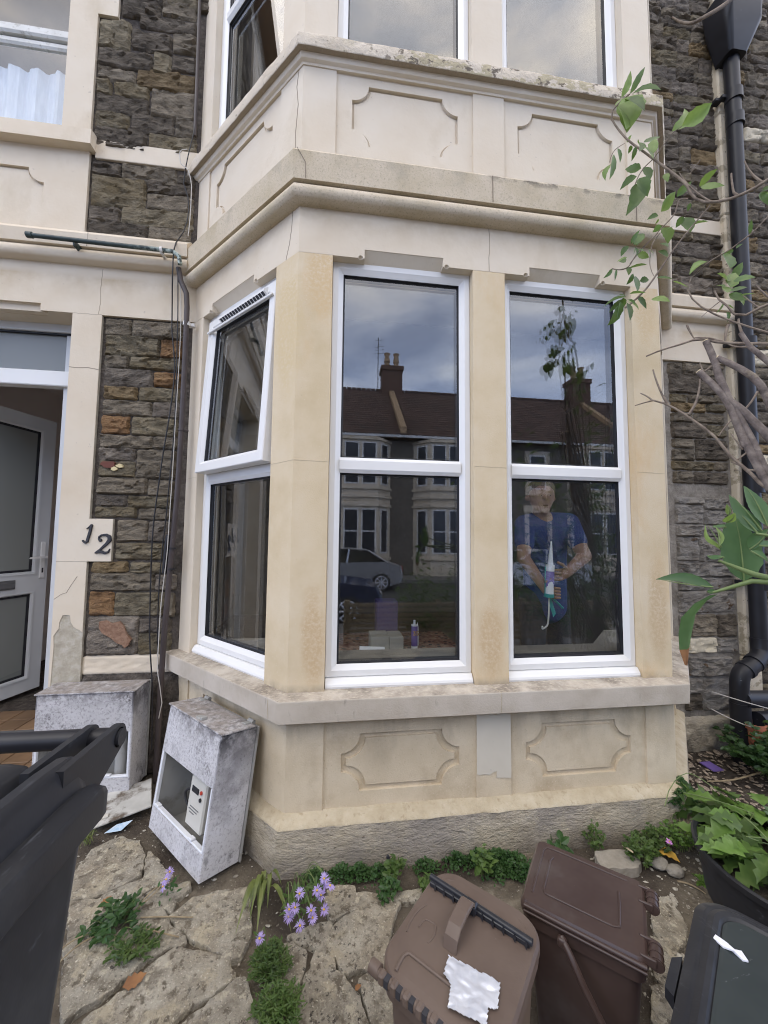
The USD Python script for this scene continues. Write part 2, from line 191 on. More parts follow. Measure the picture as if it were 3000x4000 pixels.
MT['petal'] = mat('lilac_petal', [(0.40, 0.30, 0.62), (0.55, 0.45, 0.74)], 40, rough=0.6, translucent=(0.35, 0.25, 0.6))
MT['petal_pink'] = mat('pink_petal', [(0.60, 0.24, 0.60)], rough=0.6)
MT['yellow'] = mat('flower_yellow', [(0.70, 0.46, 0.04)], rough=0.7)
MT['brown_pipe'] = mat('brown_conduit_paint', [(0.040, 0.030, 0.028), (0.065, 0.050, 0.046)], 8, rough=0.5, layers=[([('noise', 25, 0.64, 0.70)], (0.14, 0.12, 0.10))])
MT['green_pipe'] = mat('verdigris_pipe', [(0.018, 0.028, 0.027), (0.035, 0.052, 0.048)], 9, rough=0.45, layers=[([('x', -1.15, -0.85), ('noise', 45, 0.44, 0.54)], (0.36, 0.42, 0.37))])
MT['cable'] = mat('black_cable', [(0.012, 0.011, 0.012)], rough=0.5)
MT['cable_white'] = mat('white_cable', [(0.50, 0.47, 0.42)], rough=0.6)
MT['clip'] = mat('white_pipe_clip', [(0.66, 0.64, 0.60)], rough=0.5)
MT['cream_flaky'] = mat('flaky_cream_strip', [(0.50, 0.42, 0.29), (0.58, 0.50, 0.365), (0.63, 0.55, 0.425)], 4, rough=0.82, bump=(20, 0.8, 0.012), layers=[([('noise', 7, 0.55, 0.59)], (0.36, 0.30, 0.205)), ([('noise', 14, 0.62, 0.66)], (0.17, 0.135, 0.10))])
MT['hairline'] = mat('hairline_gap', [(0.17, 0.135, 0.10)], rough=0.9)
MT['iron'] = mat('black_iron_numerals', [(0.018, 0.017, 0.020), (0.040, 0.038, 0.042)], 30, rough=0.45, bump=(80, 0.4, 0.003))
MT['red_paint'] = mat('flaked_red_paint', [(0.13, 0.045, 0.03)], rough=0.8)
MT['brick_patch'] = mat('rough_brick_patch', [(0.20, 0.105, 0.065), (0.32, 0.20, 0.13)], 50, rough=0.95, bump=(80, 1.0, 0.01))
MT['yellow_paint'] = mat('flaked_cream_paint', [(0.60, 0.50, 0.28)], rough=0.8)
MT['tile'] = mat('quarry_tile', [(0.13, 0.075, 0.04), (0.21, 0.13, 0.07)], 6, rough=0.55, bump=(40, 0.3, 0.003), rand=0.2)
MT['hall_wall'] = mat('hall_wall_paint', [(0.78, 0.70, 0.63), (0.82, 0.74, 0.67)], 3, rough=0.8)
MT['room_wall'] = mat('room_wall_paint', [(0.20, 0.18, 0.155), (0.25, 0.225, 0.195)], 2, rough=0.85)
MT['room_floor'] = mat('room_floorboards', [(0.07, 0.045, 0.03), (0.12, 0.08, 0.05)], 5, rough=0.6, stretch=(1, 8, 1))
MT['letterbox'] = mat('grey_letterbox', [(0.13, 0.13, 0.13)], rough=0.35, metallic=0.4)
MT['terracotta'] = mat('terracotta_clay', [(0.32, 0.105, 0.06), (0.40, 0.15, 0.085)], 10, rough=0.8)
MT['carton'] = mat('grey_carton', [(0.30, 0.285, 0.25), (0.36, 0.34, 0.30)], 6, rough=0.8)
MT['dull_purple'] = mat('dull_purple', [(0.085, 0.06, 0.14)], rough=0.7)
MT['purple'] = mat('purple_card', [(0.17, 0.11, 0.36)], rough=0.6)
MT['paper'] = mat('white_paper', [(0.68, 0.68, 0.72), (0.76, 0.76, 0.79)], 20, rough=0.7, bump=(30, 0.3, 0.004))
MT['blue_paper'] = mat('blue_leaflet', [(0.30, 0.46, 0.62), (0.62, 0.70, 0.78)], 40, rough=0.5)
MT['splinter'] = mat('pale_splinter', [(0.58, 0.46, 0.27), (0.68, 0.56, 0.36)], 30, rough=0.8)
MT['concrete'] = mat('grey_concrete', [(0.24, 0.215, 0.175), (0.33, 0.30, 0.25)], 25, rough=0.92, bump=(90, 0.8, 0.006))
MT['net'] = mat('net_curtain', [(0.50, 0.54, 0.60), (0.62, 0.66, 0.72)], 8, rough=0.9, stretch=(6, 6, 0.8))

def glass(name, ior, tint, rough=0.0, frosted=None):
    n = {'geo': ('geometry', {}), 'eta': ('map_range', {'from_min': 0.0, 'from_max': 1.0, 'to_min': ior, 'to_max': 1.0 / ior}), 'f': ('fresnel', {}), 't': ('transparent_bsdf', {'color': tint}), 'g': ('glossy_bsdf', {'color': (0.97, 0.98, 1.0), 'roughness': rough}), 'm': ('mix_closure', {})}
    L = [('geo.backfacing', 'eta.value'), ('eta.result', 'f.IOR'), ('f.fac', 'm.fac'), ('g.BSDF', 'm.closure2')]      # same Fresnel curve from both sides of the sheet
    if frosted:
        n['d'] = ('diffuse_bsdf', {'color': frosted}); n['m2'] = ('mix_closure', {'fac': 0.25}); L += [('d.BSDF', 'm2.closure1'), ('t.BSDF', 'm2.closure2'), ('m2.closure', 'm.closure1')]
    else:
        L.append(('t.BSDF', 'm.closure1'))
    return usdkit.material(stage, '/World/Looks/' + name, n, L, surface='m.closure')
MT['glass'] = glass('window_glass', 1.85, (0.97, 0.985, 0.975))
MT['glass_front'] = glass('window_glass_inner', 1.72, (0.97, 0.985, 0.975))
MT['frosted'] = glass('frosted_glass', 1.5, (0.5, 0.52, 0.5), 0.25, (0.19, 0.20, 0.185))
MT['car_glass'] = glass('car_glass', 1.7, (0.25, 0.27, 0.27))
# ------------------------------------------------------------------ scene tree helpers
COUNT = {}
ORIG = {}
def newpath(parent, name):
    k = (parent, name); i = COUNT.get(k, 0); COUNT[k] = i + 1
    return f'{parent}/{name}' + (f'_{i:03d}' if i else '')

def data(prim, **kw):
    for k, v in kw.items():
        if v:
            prim.SetCustomDataByKey(k, v)

def thing(name, label, category, loc=(0, 0, 0), group=None, kind=None):
    path = newpath('/World', name)
    x = UsdGeom.Xform.Define(stage, path); x.AddTranslateOp().Set(Gf.Vec3d(*[float(c) for c in loc]))
    data(x.GetPrim(), label=label, category=category, group=group, kind=kind)
    ORIG[path] = np.array(loc, float)
    return path

def obj(name, mesh, m, parent='/World', smooth=False, **kw):
    """One Mesh prim; vertices are given in world coordinates and stored relative to the thing they belong to."""
    if isinstance(mesh, (list, MB)):
        mesh = mesh.mesh() if isinstance(mesh, MB) else cat(mesh)
    v, f, _ = meshkit.arrays(mesh)
    top = '/'.join(parent.split('/')[:3])
    v = v - ORIG.get(top, np.zeros(3))
    path = newpath(parent, name)
    p = usdkit.mesh(stage, path, (v, f), MT[m], smooth=smooth)
    data(p.GetPrim(), **kw)
    return path

def copy_thing(src, label, loc, rotz=0.0, **kw):
    name = src.split('/')[-1]; name = name[:-4] if name[-4:-3] == '_' and name[-3:].isdigit() else name
    path = newpath('/World', name)
    x = UsdGeom.Xform.Define(stage, path)
    x.GetPrim().GetReferences().AddInternalReference(src)
    x.ClearXformOpOrder(); x.AddTranslateOp().Set(Gf.Vec3d(*[float(c) for c in loc])) if not x.GetPrim().HasAttribute('xformOp:translate') else x.GetPrim().GetAttribute('xformOp:translate').Set(Gf.Vec3d(*[float(c) for c in loc]))
    if rotz:
        x.AddRotateZOp().Set(rotz)
    data(x.GetPrim(), label=label, **kw)
    return path

# ------------------------------------------------------------------ mesh helpers
def cat(ms):
    vs, fs, n = [], [], 0
    for m in ms:
        v, f, _ = meshkit.arrays(m)
        vs.append(v); fs.append(f + n); n += len(v)
    return np.vstack(vs), np.vstack(fs)

class MB:
    def __init__(self): self.m = []
    def add(self, m): self.m.append(m); return self
    def mesh(self): return cat(self.m)

def hull(p):
    h = m3.Manifold.hull_points(np.asarray(p, float))
    m = h.to_mesh(); return m.vert_properties[:, :3].astype(float), m.tri_verts.astype(int)

def box(x0, x1, y0, y1, z0, z1, b=0.0):
    x0, x1 = sorted((x0, x1)); y0, y1 = sorted((y0, y1)); z0, z1 = sorted((z0, z1))
    if b <= 0:
        v = np.array([[x, y, z] for x in (x0, x1) for y in (y0, y1) for z in (z0, z1)], float)
    else:
        b = min(b, (x1 - x0) / 2.01, (y1 - y0) / 2.01, (z1 - z0) / 2.01)
        v = []
        for x, sx in ((x0, 1), (x1, -1)):
            for y, sy_ in ((y0, 1), (y1, -1)):
                for z, sz in ((z0, 1), (z1, -1)):
                    v += [[x, y + sy_ * b, z + sz * b], [x + sx * b, y, z + sz * b], [x + sx * b, y + sy_ * b, z]]
        v = np.array(v)
    return hull(v)

class Frame:
    """u along a wall, d depth into it (negative = proud), z up."""
    def __init__(s, o, u, d): s.o, s.u, s.d = np.array([*o, 0.0][:3]), np.array([*u, 0.0]), np.array([*d, 0.0])
    def __call__(s, m):
        v, f, _ = meshkit.arrays(cat(m) if isinstance(m, list) else m)
        w = s.o + v[:, :1] * s.u + v[:, 1:2] * s.d + v[:, 2:3] * np.array([0, 0, 1.0])
        if np.cross(s.u, s.d)[2] < 0:
            f = f[:, ::-1]
        return w, f
    def pt(s, u, d, z): return s.o + u * s.u + d * s.d + np.array([0, 0, z])
Q = math.sqrt(0.5)
BW = 2.014
YW = 0.77
F_FRONT = Frame((0, 0), (1, 0), (0, 1))
F_LEFT = Frame((0, 0), (-Q, Q), (Q, Q))
F_RIGHT = Frame((BW, 0), (Q, Q), (-Q, Q))
F_WALL = Frame((0, YW), (1, 0), (0, 1))

def extrude(poly, d0, d1):
    """shapely polygon in (u, z) extruded from depth d0 to d1; returns a (u, d, z) mesh."""
    ms = []
    for g in getattr(poly, 'geoms', [poly]):
        if g.area < 1e-9: continue
        m = trimesh.creation.extrude_polygon(g, d1 - d0, engine='earcut')
        v = np.array(m.vertices); w = np.c_[v[:, 0], v[:, 2] + d0, v[:, 1]]
        ms.append((w, np.array(m.faces)[:, ::-1]))
    return cat(ms)

def tube(pts, r, n=8, cap=True, spline=True):
    pts = np.asarray(pts, float)
    if spline and len(pts) > 2:
        t = np.r_[0, np.cumsum(np.linalg.norm(np.diff(pts, axis=0), axis=1))]
        from scipy.interpolate import CubicSpline, PchipInterpolator
        tt = np.linspace(0, t[-1], max(len(pts) * 4, 8)); rr = np.interp(tt, t, r) if np.ndim(r) else r
        pts = PchipInterpolator(t, pts)(tt); r = rr
    r = np.full(len(pts), r) if np.ndim(r) == 0 else np.asarray(r)
    T = np.gradient(pts, axis=0); T /= np.linalg.norm(T, axis=1, keepdims=True) + 1e-12
    ref = np.array([0, 0, 1.0]) if abs(T[0, 2]) < 0.9 else np.array([1.0, 0, 0])
    V = []
    a = np.linspace(0, 2 * math.pi, n, endpoint=False)
    nx = np.cross(ref, T[0]); nx /= np.linalg.norm(nx)
    for p, t_, q in zip(pts, T, r):
        nx = nx - t_ * (nx @ t_); nx /= np.linalg.norm(nx) + 1e-12; ny = np.cross(t_, nx)
        V.append(p + q * (np.cos(a)[:, None] * nx + np.sin(a)[:, None] * ny))
    k = len(pts); v = np.vstack(V); f = []
    for i in range(k - 1):
        for j in range(n):
            a0, a1, b0, b1 = i * n + j, i * n + (j + 1) % n, (i + 1) * n + j, (i + 1) * n + (j + 1) % n
            f += [[a0, a1, b1], [a0, b1, b0]]
    if cap:
        v = np.vstack([v, pts[:1], pts[-1:]])
        for j in range(n):
            f += [[len(v) - 2, (j + 1) % n, j], [len(v) - 1, (k - 1) * n + j, (k - 1) * n + (j + 1) % n]]
    return v, np.array(f)

def cyl(p, q, r, n=16): return tube([p, q], r, n, spline=False)

def sweep_loop(frame, u0, u1, z0, z1, prof):
    """closed (inset, depth) profile swept round a rectangle with mitred corners."""
    k = len(prof); v = []
    for cu, cz, su, sz in ((u0, z0, 1, 1), (u1, z0, -1, 1), (u1, z1, -1, -1), (u0, z1, 1, -1)):
        v += [[cu + su * i, d, cz + sz * i] for i, d in prof]
    f = []
    for a in range(4):
        b = (a + 1) % 4
        for j in range(k):
            j2 = (j + 1) % k
            f += [[a * k + j, b * k + j, b * k + j2], [a * k + j, b * k + j2, a * k + j2]]
    f = np.array(f)
    area = sum(prof[i][0] * prof[(i + 1) % k][1] - prof[(i + 1) % k][0] * prof[i][1] for i in range(k))
    if area < 0: f = f[:, ::-1]
    return frame((np.array(v, float), f[:, ::-1]))

def bay_sweep(prof, ends=(YW + 0.3, YW + 0.3), jit=0.0, seed=0, n=1):
    """closed profile of (outward offset e, z), anticlockwise, swept along left cant, front and right cant of the bay."""
    k = len(prof); t = math.tan(math.pi / 8)
    def ring(path):
        return path
    V = []
    st = [0.0]
    cols = []
    for e, z in prof:
        L0 = np.array([-(ends[0]) - e * math.sqrt(2), ends[0], z]); A = np.array([-e * t, -e, z]); B = np.array([BW + e * t, -e, z]); R0 = np.array([BW + ends[1] + e * math.sqrt(2), ends[1], z])
        seq = []
        for P0, P1 in ((L0, A), (A, B), (B, R0)):
            for s in range(n): seq.append(P0 + (P1 - P0) * s / n)
        seq.append(R0); cols.append(np.array(seq))
    cols = np.array(cols)                       # k x m x 3
    if jit:
        w = (meshkit.fbm(cols * np.array([14, 14, 20.0]), 3, seed) - 0.5) * 2 * jit
        cols[..., 1] -= w; cols[..., 2] += (meshkit.fbm(cols * 18 + 7, 3, seed + 5) - 0.5) * jit
    m = cols.shape[1]; v = cols.transpose(1, 0, 2).reshape(-1, 3); f = []
    for i in range(m - 1):
        for j in range(k):
            j2 = (j + 1) % k
            f += [[i * k + j, i * k + j2, (i + 1) * k + j2], [i * k + j, (i + 1) * k + j2, (i + 1) * k + j]]
    tri = trimesh.creation.triangulate_polygon(sg.Polygon(prof), engine='earcut')
    tf = np.array(tri[1]); pv = np.array(tri[0]); idx = [int(np.argmin(((np.array(prof) - q) ** 2).sum(1))) for q in pv]
    tf = np.array(idx)[tf]
    ar = lambda t_: np.cross(np.array(prof)[t_[1]] - np.array(prof)[t_[0]], np.array(prof)[t_[2]] - np.array(prof)[t_[0]])
    tf = np.array([t_ if ar(t_) > 0 else t_[::-1] for t_ in tf])
    f = np.vstack([f, tf[:, ::-1], tf + (m - 1) * k])
    mesh = trimesh.Trimesh(v, f, process=False)
    if mesh.volume < 0: f = f[:, ::-1]
    return v, f

def to_man(m):
    v, f, _ = meshkit.arrays(m)
    mm = trimesh.Trimesh(v, f, process=True); mm.merge_vertices()
    return m3.Manifold(m3.Mesh(np.asarray(mm.vertices, np.float32), np.asarray(mm.faces, np.uint32)))

def from_man(a):
    m = a.to_mesh(); return np.array(m.vert_properties[:, :3], float), np.array(m.tri_verts, int)

def rrect(w, d, r, n=6):
    p = []
    for cx, cy_, a0 in ((w / 2 - r, d / 2 - r, 0), (-w / 2 + r, d / 2 - r, 90), (-w / 2 + r, -d / 2 + r, 180), (w / 2 - r, -d / 2 + r, 270)):
        for i in range(n + 1):
            a = math.radians(a0 + 90 * i / n); p.append((cx + r * math.cos(a), cy_ + r * math.sin(a)))
    return np.array(p)

def rings_hull(rings):
    return hull(np.vstack([np.c_[p, np.full(len(p), z)] for p, z in rings]))

def xf(m, ang=0.0, loc=(0, 0, 0), M=None):
    v, f, _ = meshkit.arrays(m)
    if M is not None: v = v @ np.asarray(M).T
    if ang:
        c, s = math.cos(ang), math.sin(ang); v = v @ np.array([[c, -s, 0], [s, c, 0], [0, 0, 1]]).T
    return v + np.array(loc, float), f

def rough_stone(u0, u1, z0, z1, seed, proud=0.02, back=0.03, jag=0.007):
    """A rock-faced block: grid with ledges and chips, edges broken back to the mortar; (u, d, z)."""
    w, h = u1 - u0, z1 - z0
    nu, nz = int(np.clip(w / 0.012, 6, 30)), int(np.clip(h / 0.0095, 5, 18))
    U, Z = np.meshgrid(np.linspace(0, 1, nu + 1), np.linspace(0, 1, nz + 1), indexing='ij')
    P = np.stack([u0 + U * w, np.full_like(U, seed * 3.1), z0 + Z * h], -1)
    e = np.minimum(np.minimum(U, 1 - U) * w, np.minimum(Z, 1 - Z) * h)
    n1 = meshkit.fbm(P * np.array([22, 1, 52]), 4, seed); n2 = meshkit.noise(P * np.array([9, 1, 34]), seed + 9); n3 = meshkit.noise(P * np.array([4, 1, 5]), seed + 17)
    rg = np.random.default_rng(seed + 5); K = int(np.clip(w * h * 700, 5, 30)); pk = np.c_[rg.uniform(u0, u1, K), rg.uniform(z0, z1, K)]; hk = rg.uniform(0.0, 1.0, K); gk = rg.normal(size=(K, 2)) * [6, 13]
    q = np.stack([P[..., 0] + (n2 - .5) * .03, P[..., 2] + (n1 - .5) * .02], -1)
    near = (((q[..., None, :] - pk) * [1.0, 2.4]) ** 2).sum(-1).argmin(-1)
    facet = hk[near] + np.clip(((q - pk[near]) * gk[near]).sum(-1), -.6, .6)
    dep = proud * (0.30 + 0.35 * n3 + 0.75 * (facet - .4) + 0.9 * (n1 - 0.45))
    dep = np.maximum(dep, -0.003) * np.clip(e / 0.006, 0, 1) ** 0.35
    edge = (e < 1e-9)
    P[..., 0] += np.where(edge, (meshkit.noise(P * 45, seed + 3) - 0.5) * 2 * jag, 0); P[..., 2] += np.where(edge, (meshkit.noise(P * 45 + 11, seed + 4) - 0.5) * 2 * jag, 0)
    P[..., 1] = np.where(edge, 0.004, -dep)
    # pull corners in
    for i, j in ((0, 0), (0, nz), (nu, 0), (nu, nz)):
        P[i, j, 0] += (0.005 if i == 0 else -0.005); P[i, j, 2] += (0.004 if j == 0 else -0.004)
    v = P.reshape(-1, 3); I = np.arange(len(v)).reshape(nu + 1, nz + 1); f = []
    a, b, c, d = I[:-1, :-1].ravel(), I[1:, :-1].ravel(), I[1:, 1:].ravel(), I[:-1, 1:].ravel()
    f = np.vstack([np.c_[a, b, c], np.c_[a, c, d]])
    rim = np.r_[I[:, 0], I[-1, 1:], I[-2::-1, -1], I[0, -2:0:-1]]
    bk = v[rim] * np.array([1, 0, 1]) + np.array([0, back, 0]); base = len(v); v = np.vstack([v, bk]); k = len(rim)
    s = [[rim[i], base + i, base + (i + 1) % k] for i in range(k)] + [[rim[i], base + (i + 1) % k, rim[(i + 1) % k]] for i in range(k)]
    return v, np.vstack([f, s])

def coursed(u0, u1, z0, z1, seed, hmin=0.06, hmax=0.15, wmin=0.10, wmax=0.34, joint=0.012):
    rng = np.random.default_rng(seed); z = z0; out = []
    while z < z1 - 0.03:
        h = min(rng.uniform(hmin, hmax), z1 - z)
        if z1 - (z + h) < 0.05: h = z1 - z
        u = u0
        while u < u1 - 0.02:
            w = min(rng.uniform(wmin, wmax), u1 - u)
            if u1 - (u + w) < 0.08: w = u1 - u
            out.append((u + joint / 2, u + w - joint / 2, z + joint / 2, z + h - joint / 2)); u += w
        z += h
    return out

def leaf_mesh(base, tip, wr=0.4, droop=0.12, n=6, seed=0, tooth=0.08, nrm=None):
    base, tip = np.array(base, float), np.array(tip, float); d = tip - base; L = np.linalg.norm(d); d /= L
    rng = np.random.default_rng(seed)
    ref = np.array([rng.uniform(-.5, .5), -1.0, rng.uniform(-0.2, 0.9)]) if nrm is None else np.array(nrm, float)
    s = np.cross(d, ref); s /= np.linalg.norm(s) + 1e-9; up_ = np.cross(s, d)
    v, f = [], []
    fold = rng.uniform(0.1, 0.6); curl = rng.normal() * 0.10
    for i in range(n + 1):
        t = i / n; wd = L * wr * 0.56 * (math.sin(math.pi * t ** 0.78) ** 0.9 + 0.02) * (1 + tooth * (-1) ** i)
        c = base + d * L * t - up_ * droop * L * t * t * 0.8 + s * curl * L * math.sin(math.pi * t)
        if i == n: wd = 0.0005
        v += [c + s * wd - up_ * -fold * wd, c, c - s * wd + up_ * fold * wd]
        if i:
            a, b = 3 * (i - 1), 3 * i
            f += [[a, b, b + 1], [a, b + 1, a + 1], [a + 1, b + 1, b + 2], [a + 1, b + 2, a + 2]]
    return np.array(v), np.array(f)
STONES_LOW_LEFT = [(-1.317, -1.157, 2.797, 2.91), (-1.151, -0.829, 2.797, 2.914), (-1.31, -0.979, 2.669, 2.801), (-0.97, -0.829, 2.672, 2.796), (-1.308, -1.164, 2.582, 2.662), (-1.155, -0.832, 2.584, 2.666), (-1.306, -1.014, 2.461, 2.581), (-1.003, -0.836, 2.473, 2.569), (-1.304, -1.104, 2.376, 2.458), (-1.088, -0.84, 2.37, 2.462), (-1.305, -1.008, 2.269, 2.365), (-1.0, -0.837, 2.262, 2.367), (-1.305, -1.14, 2.142, 2.26), (-1.122, -0.841, 2.142, 2.261), (-1.311, -0.995, 2.05, 2.134), (-0.988, -0.838, 2.055, 2.134), (-1.309, -1.094, 1.971, 2.048), (-1.081, -0.841, 1.857, 2.044), (-1.306, -1.095, 1.862, 1.962), (-1.31, -1.015, 1.751, 1.856), (-1.006, -0.846, 1.744, 1.846), (-1.308, -1.135, 1.671, 1.742), (-1.124, -0.853, 1.665, 1.739), (-1.314, -1.066, 1.601, 1.666), (-1.053, -0.86, 1.588, 1.66), (-1.175, -0.997, 1.448, 1.581), (-0.988, -0.865, 1.446, 1.576), (-1.178, -0.885, 1.332, 1.434), (-1.311, -1.103, 1.248, 1.315), (-1.086, -0.86, 1.243, 1.31), (-1.316, -0.937, 1.134, 1.243), (-0.934, -0.809, 1.135, 1.234), (-1.315, -1.174, 0.982, 1.127), (-1.166, -0.87, 0.976, 1.119), (-0.862, -0.811, 0.965, 1.115), (-1.317, -1.022, 0.74, 0.97), (-1.015, -0.828, 0.87, 0.955), (-1.016, -0.823, 0.733, 0.862)]
STONES_HIGH_LEFT = [(-1.328, -1.084, 5.098, 5.23), (-1.072, -0.847, 5.157, 5.264), (-1.214, -0.842, 5.036, 5.133), (-1.467, -1.27, 4.838, 5.054), (-1.26, -0.998, 4.866, 5.006), (-0.99, -0.836, 4.889, 5.04), (-1.464, -1.119, 4.704, 4.833), (-1.11, -0.998, 4.704, 4.853), (-0.99, -0.83, 4.748, 4.862), (-1.461, -1.225, 4.6, 4.694), (-1.211, -0.825, 4.58, 4.727), (-1.46, -1.369, 4.493, 4.586), (-1.351, -1.131, 4.489, 4.6), (-1.111, -0.818, 4.381, 4.596), (-1.456, -1.126, 4.361, 4.496), (-1.457, -1.245, 4.249, 4.367), (-1.233, -0.958, 4.248, 4.384), (-0.946, -0.81, 4.265, 4.385), (-1.454, -1.132, 4.107, 4.258), (-1.115, -0.805, 4.123, 4.256), (-1.456, -1.278, 3.904, 3.995), (-1.273, -0.924, 3.883, 4.009), (-0.915, -0.805, 3.908, 3.975), (-1.454, -1.117, 3.692, 3.906), (-1.108, -0.807, 3.827, 3.911), (-1.104, -0.808, 3.71, 3.818), (-1.459, -1.268, 3.576, 3.681), (-1.26, -0.806, 3.575, 3.707), (-1.46, -1.097, 3.464, 3.585), (-1.085, -0.816, 3.477, 3.585)]
STONES_LOW_RIGHT = [(2.827, 2.95, 2.816, 2.907), (2.961, 3.328, 2.816, 2.92), (2.837, 3.331, 2.668, 2.821), (2.836, 2.985, 2.588, 2.656), (3.0, 3.222, 2.591, 2.656), (3.238, 3.325, 2.606, 2.669), (2.845, 3.148, 2.516, 2.587), (3.167, 3.323, 2.524, 2.587), (2.841, 3.031, 2.429, 2.502), (3.049, 3.319, 2.43, 2.507), (2.84, 3.151, 2.302, 2.426), (3.16, 3.316, 2.319, 2.413), (2.841, 3.036, 2.222, 2.292), (2.837, 3.035, 2.122, 2.208), (3.046, 3.33, 2.131, 2.294), (2.833, 3.199, 2.045, 2.114), (3.215, 3.329, 2.05, 2.115), (2.841, 3.013, 1.94, 2.033), (3.025, 3.327, 1.936, 2.03), (2.849, 3.094, 1.775, 1.826), (3.103, 3.328, 1.735, 1.822), (2.844, 3.089, 1.621, 1.766), (3.098, 3.33, 1.615, 1.726), (2.853, 3.332, 1.523, 1.609), (2.852, 3.034, 1.333, 1.513), (3.044, 3.324, 1.325, 1.515), (2.855, 3.325, 1.208, 1.316), (2.85, 3.329, 1.101, 1.199), (2.843, 3.327, 0.933, 1.097), (2.925, 3.162, 0.754, 0.916), (3.172, 3.342, 0.745, 0.913), (2.845, 2.915, 0.754, 0.919), (2.908, 3.154, 0.628, 0.741), (3.164, 3.333, 0.622, 0.736), (2.9, 3.02, 0.458, 0.604), (3.03, 3.283, 0.451, 0.59), (2.886, 3.008, 0.33, 0.445), (3.019, 3.261, 0.198, 0.434), (2.868, 3.006, 0.203, 0.322)]
SLABS = [[(-0.902, 0.111), (-0.895, 0.193), (-0.81, 0.249), (-0.71, 0.213), (-0.646, 0.124), (-0.609, 0.02), (-0.67, -0.021), (-0.737, -0.067), (-0.825, -0.065), (-0.891, 0.034)], [(-0.825, -0.082), (-0.729, -0.081), (-0.662, -0.036), (-0.583, -0.003), (-0.556, -0.034), (-0.562, -0.097), (-0.577, -0.129), (-0.62, -0.171), (-0.699, -0.207), (-0.74, -0.224)], [(-0.736, -0.235), (-0.692, -0.219), (-0.578, -0.25), (-0.565, -0.223), (-0.483, -0.262), (-0.425, -0.329), (-0.454, -0.375), (-0.489, -0.417), (-0.587, -0.483), (-0.664, -0.367)], [(-0.401, -0.19), (-0.344, -0.118), (-0.248, -0.098), (-0.117, -0.1), (-0.102, -0.21), (-0.078, -0.303), (-0.101, -0.371), (-0.132, -0.371), (-0.205, -0.329), (-0.293, -0.285), (-0.347, -0.235)], [(-0.54, -0.157), (-0.458, -0.143), (-0.413, -0.196), (-0.403, -0.22), (-0.356, -0.248), (-0.302, -0.297), (-0.369, -0.303), (-0.418, -0.33), (-0.483, -0.262), (-0.52, -0.214)], [(-0.434, -0.429), (-0.392, -0.358), (-0.326, -0.308), (-0.24, -0.338), (-0.133, -0.38), (-0.105, -0.435), (-0.166, -0.467), (-0.244, -0.505), (-0.271, -0.541), (-0.523, -0.519), (-0.529, -0.49)], [(-0.546, -0.145), (-0.584, -0.128), (-0.518, -0.075), (-0.386, -0.045), (-0.368, -0.075), (-0.433, -0.129), (-0.501, -0.146)], [(-0.182, -0.512), (-0.139, -0.476), (-0.09, -0.446), (-0.065, -0.44), (-0.039, -0.499), (0.003, -0.555), (0.014, -0.585), (-0.243, -0.554)], [(-0.631, 0.139), (-0.475, -0.006), (-0.514, -0.049), (-0.567, -0.07), (-0.599, -0.02), (-0.587, 0.008)], [(-0.456, -0.092), (-0.409, -0.132), (-0.407, -0.173), (-0.442, -0.145)], [(-1.789, 0.437), (-1.48, 0.401), (-1.256, 0.088), (-1.142, -0.026), (-1.122, -0.079), (-1.332, -0.054)], [(0.227, -0.304), (0.28, -0.265), (0.376, -0.242), (0.494, -0.242), (0.454, -0.319), (0.418, -0.405), (0.41, -0.464), (0.254, -0.458), (0.239, -0.401)], [(0.125, -0.524), (0.147, -0.443), (0.173, -0.387), (0.233, -0.453), (0.305, -0.53), (0.331, -0.614), (0.095, -0.586)], [(0.316, -0.488), (0.354, -0.478), (0.425, -0.474), (0.451, -0.529), (0.464, -0.631), (0.354, -0.617)], [(0.064, -0.322), (0.143, -0.294), (0.214, -0.29), (0.227, -0.353), (0.233, -0.438), (0.178, -0.371), (0.11, -0.351)], [(0.02, -0.352), (0.079, -0.347), (0.131, -0.382), (0.124, -0.44), (0.098, -0.514), (0.065, -0.582), (-0.007, -0.573), (0.028, -0.477)], [(0.195, -0.188), (0.311, -0.176), (0.437, -0.198), (0.551, -0.204), (0.604, -0.195), (0.588, -0.231), (0.404, -0.238), (0.28, -0.252), (0.22, -0.278)], [(0.319, -0.154), (0.31, -0.198), (0.219, -0.187), (0.205, -0.156), (0.24, -0.137)], [(1.535, -0.363), (1.596, -0.352), (1.598, -0.424), (1.581, -0.464), (1.511, -0.514), (1.454, -0.544), (1.437, -0.517), (1.444, -0.472), (1.486, -0.411)], [(1.427, -0.489), (1.435, -0.528), (1.446, -0.561), (1.378, -0.612), (1.319, -0.618), (1.361, -0.551)], [(1.291, -0.627), (1.332, -0.626), (1.312, -0.671), (1.271, -0.72), (1.211, -0.713)]]
KERB_STONE = [(1.434, -0.12), (1.582, -0.131), (1.595, -0.194), (1.567, -0.214), (1.408, -0.207), (1.407, -0.172)]
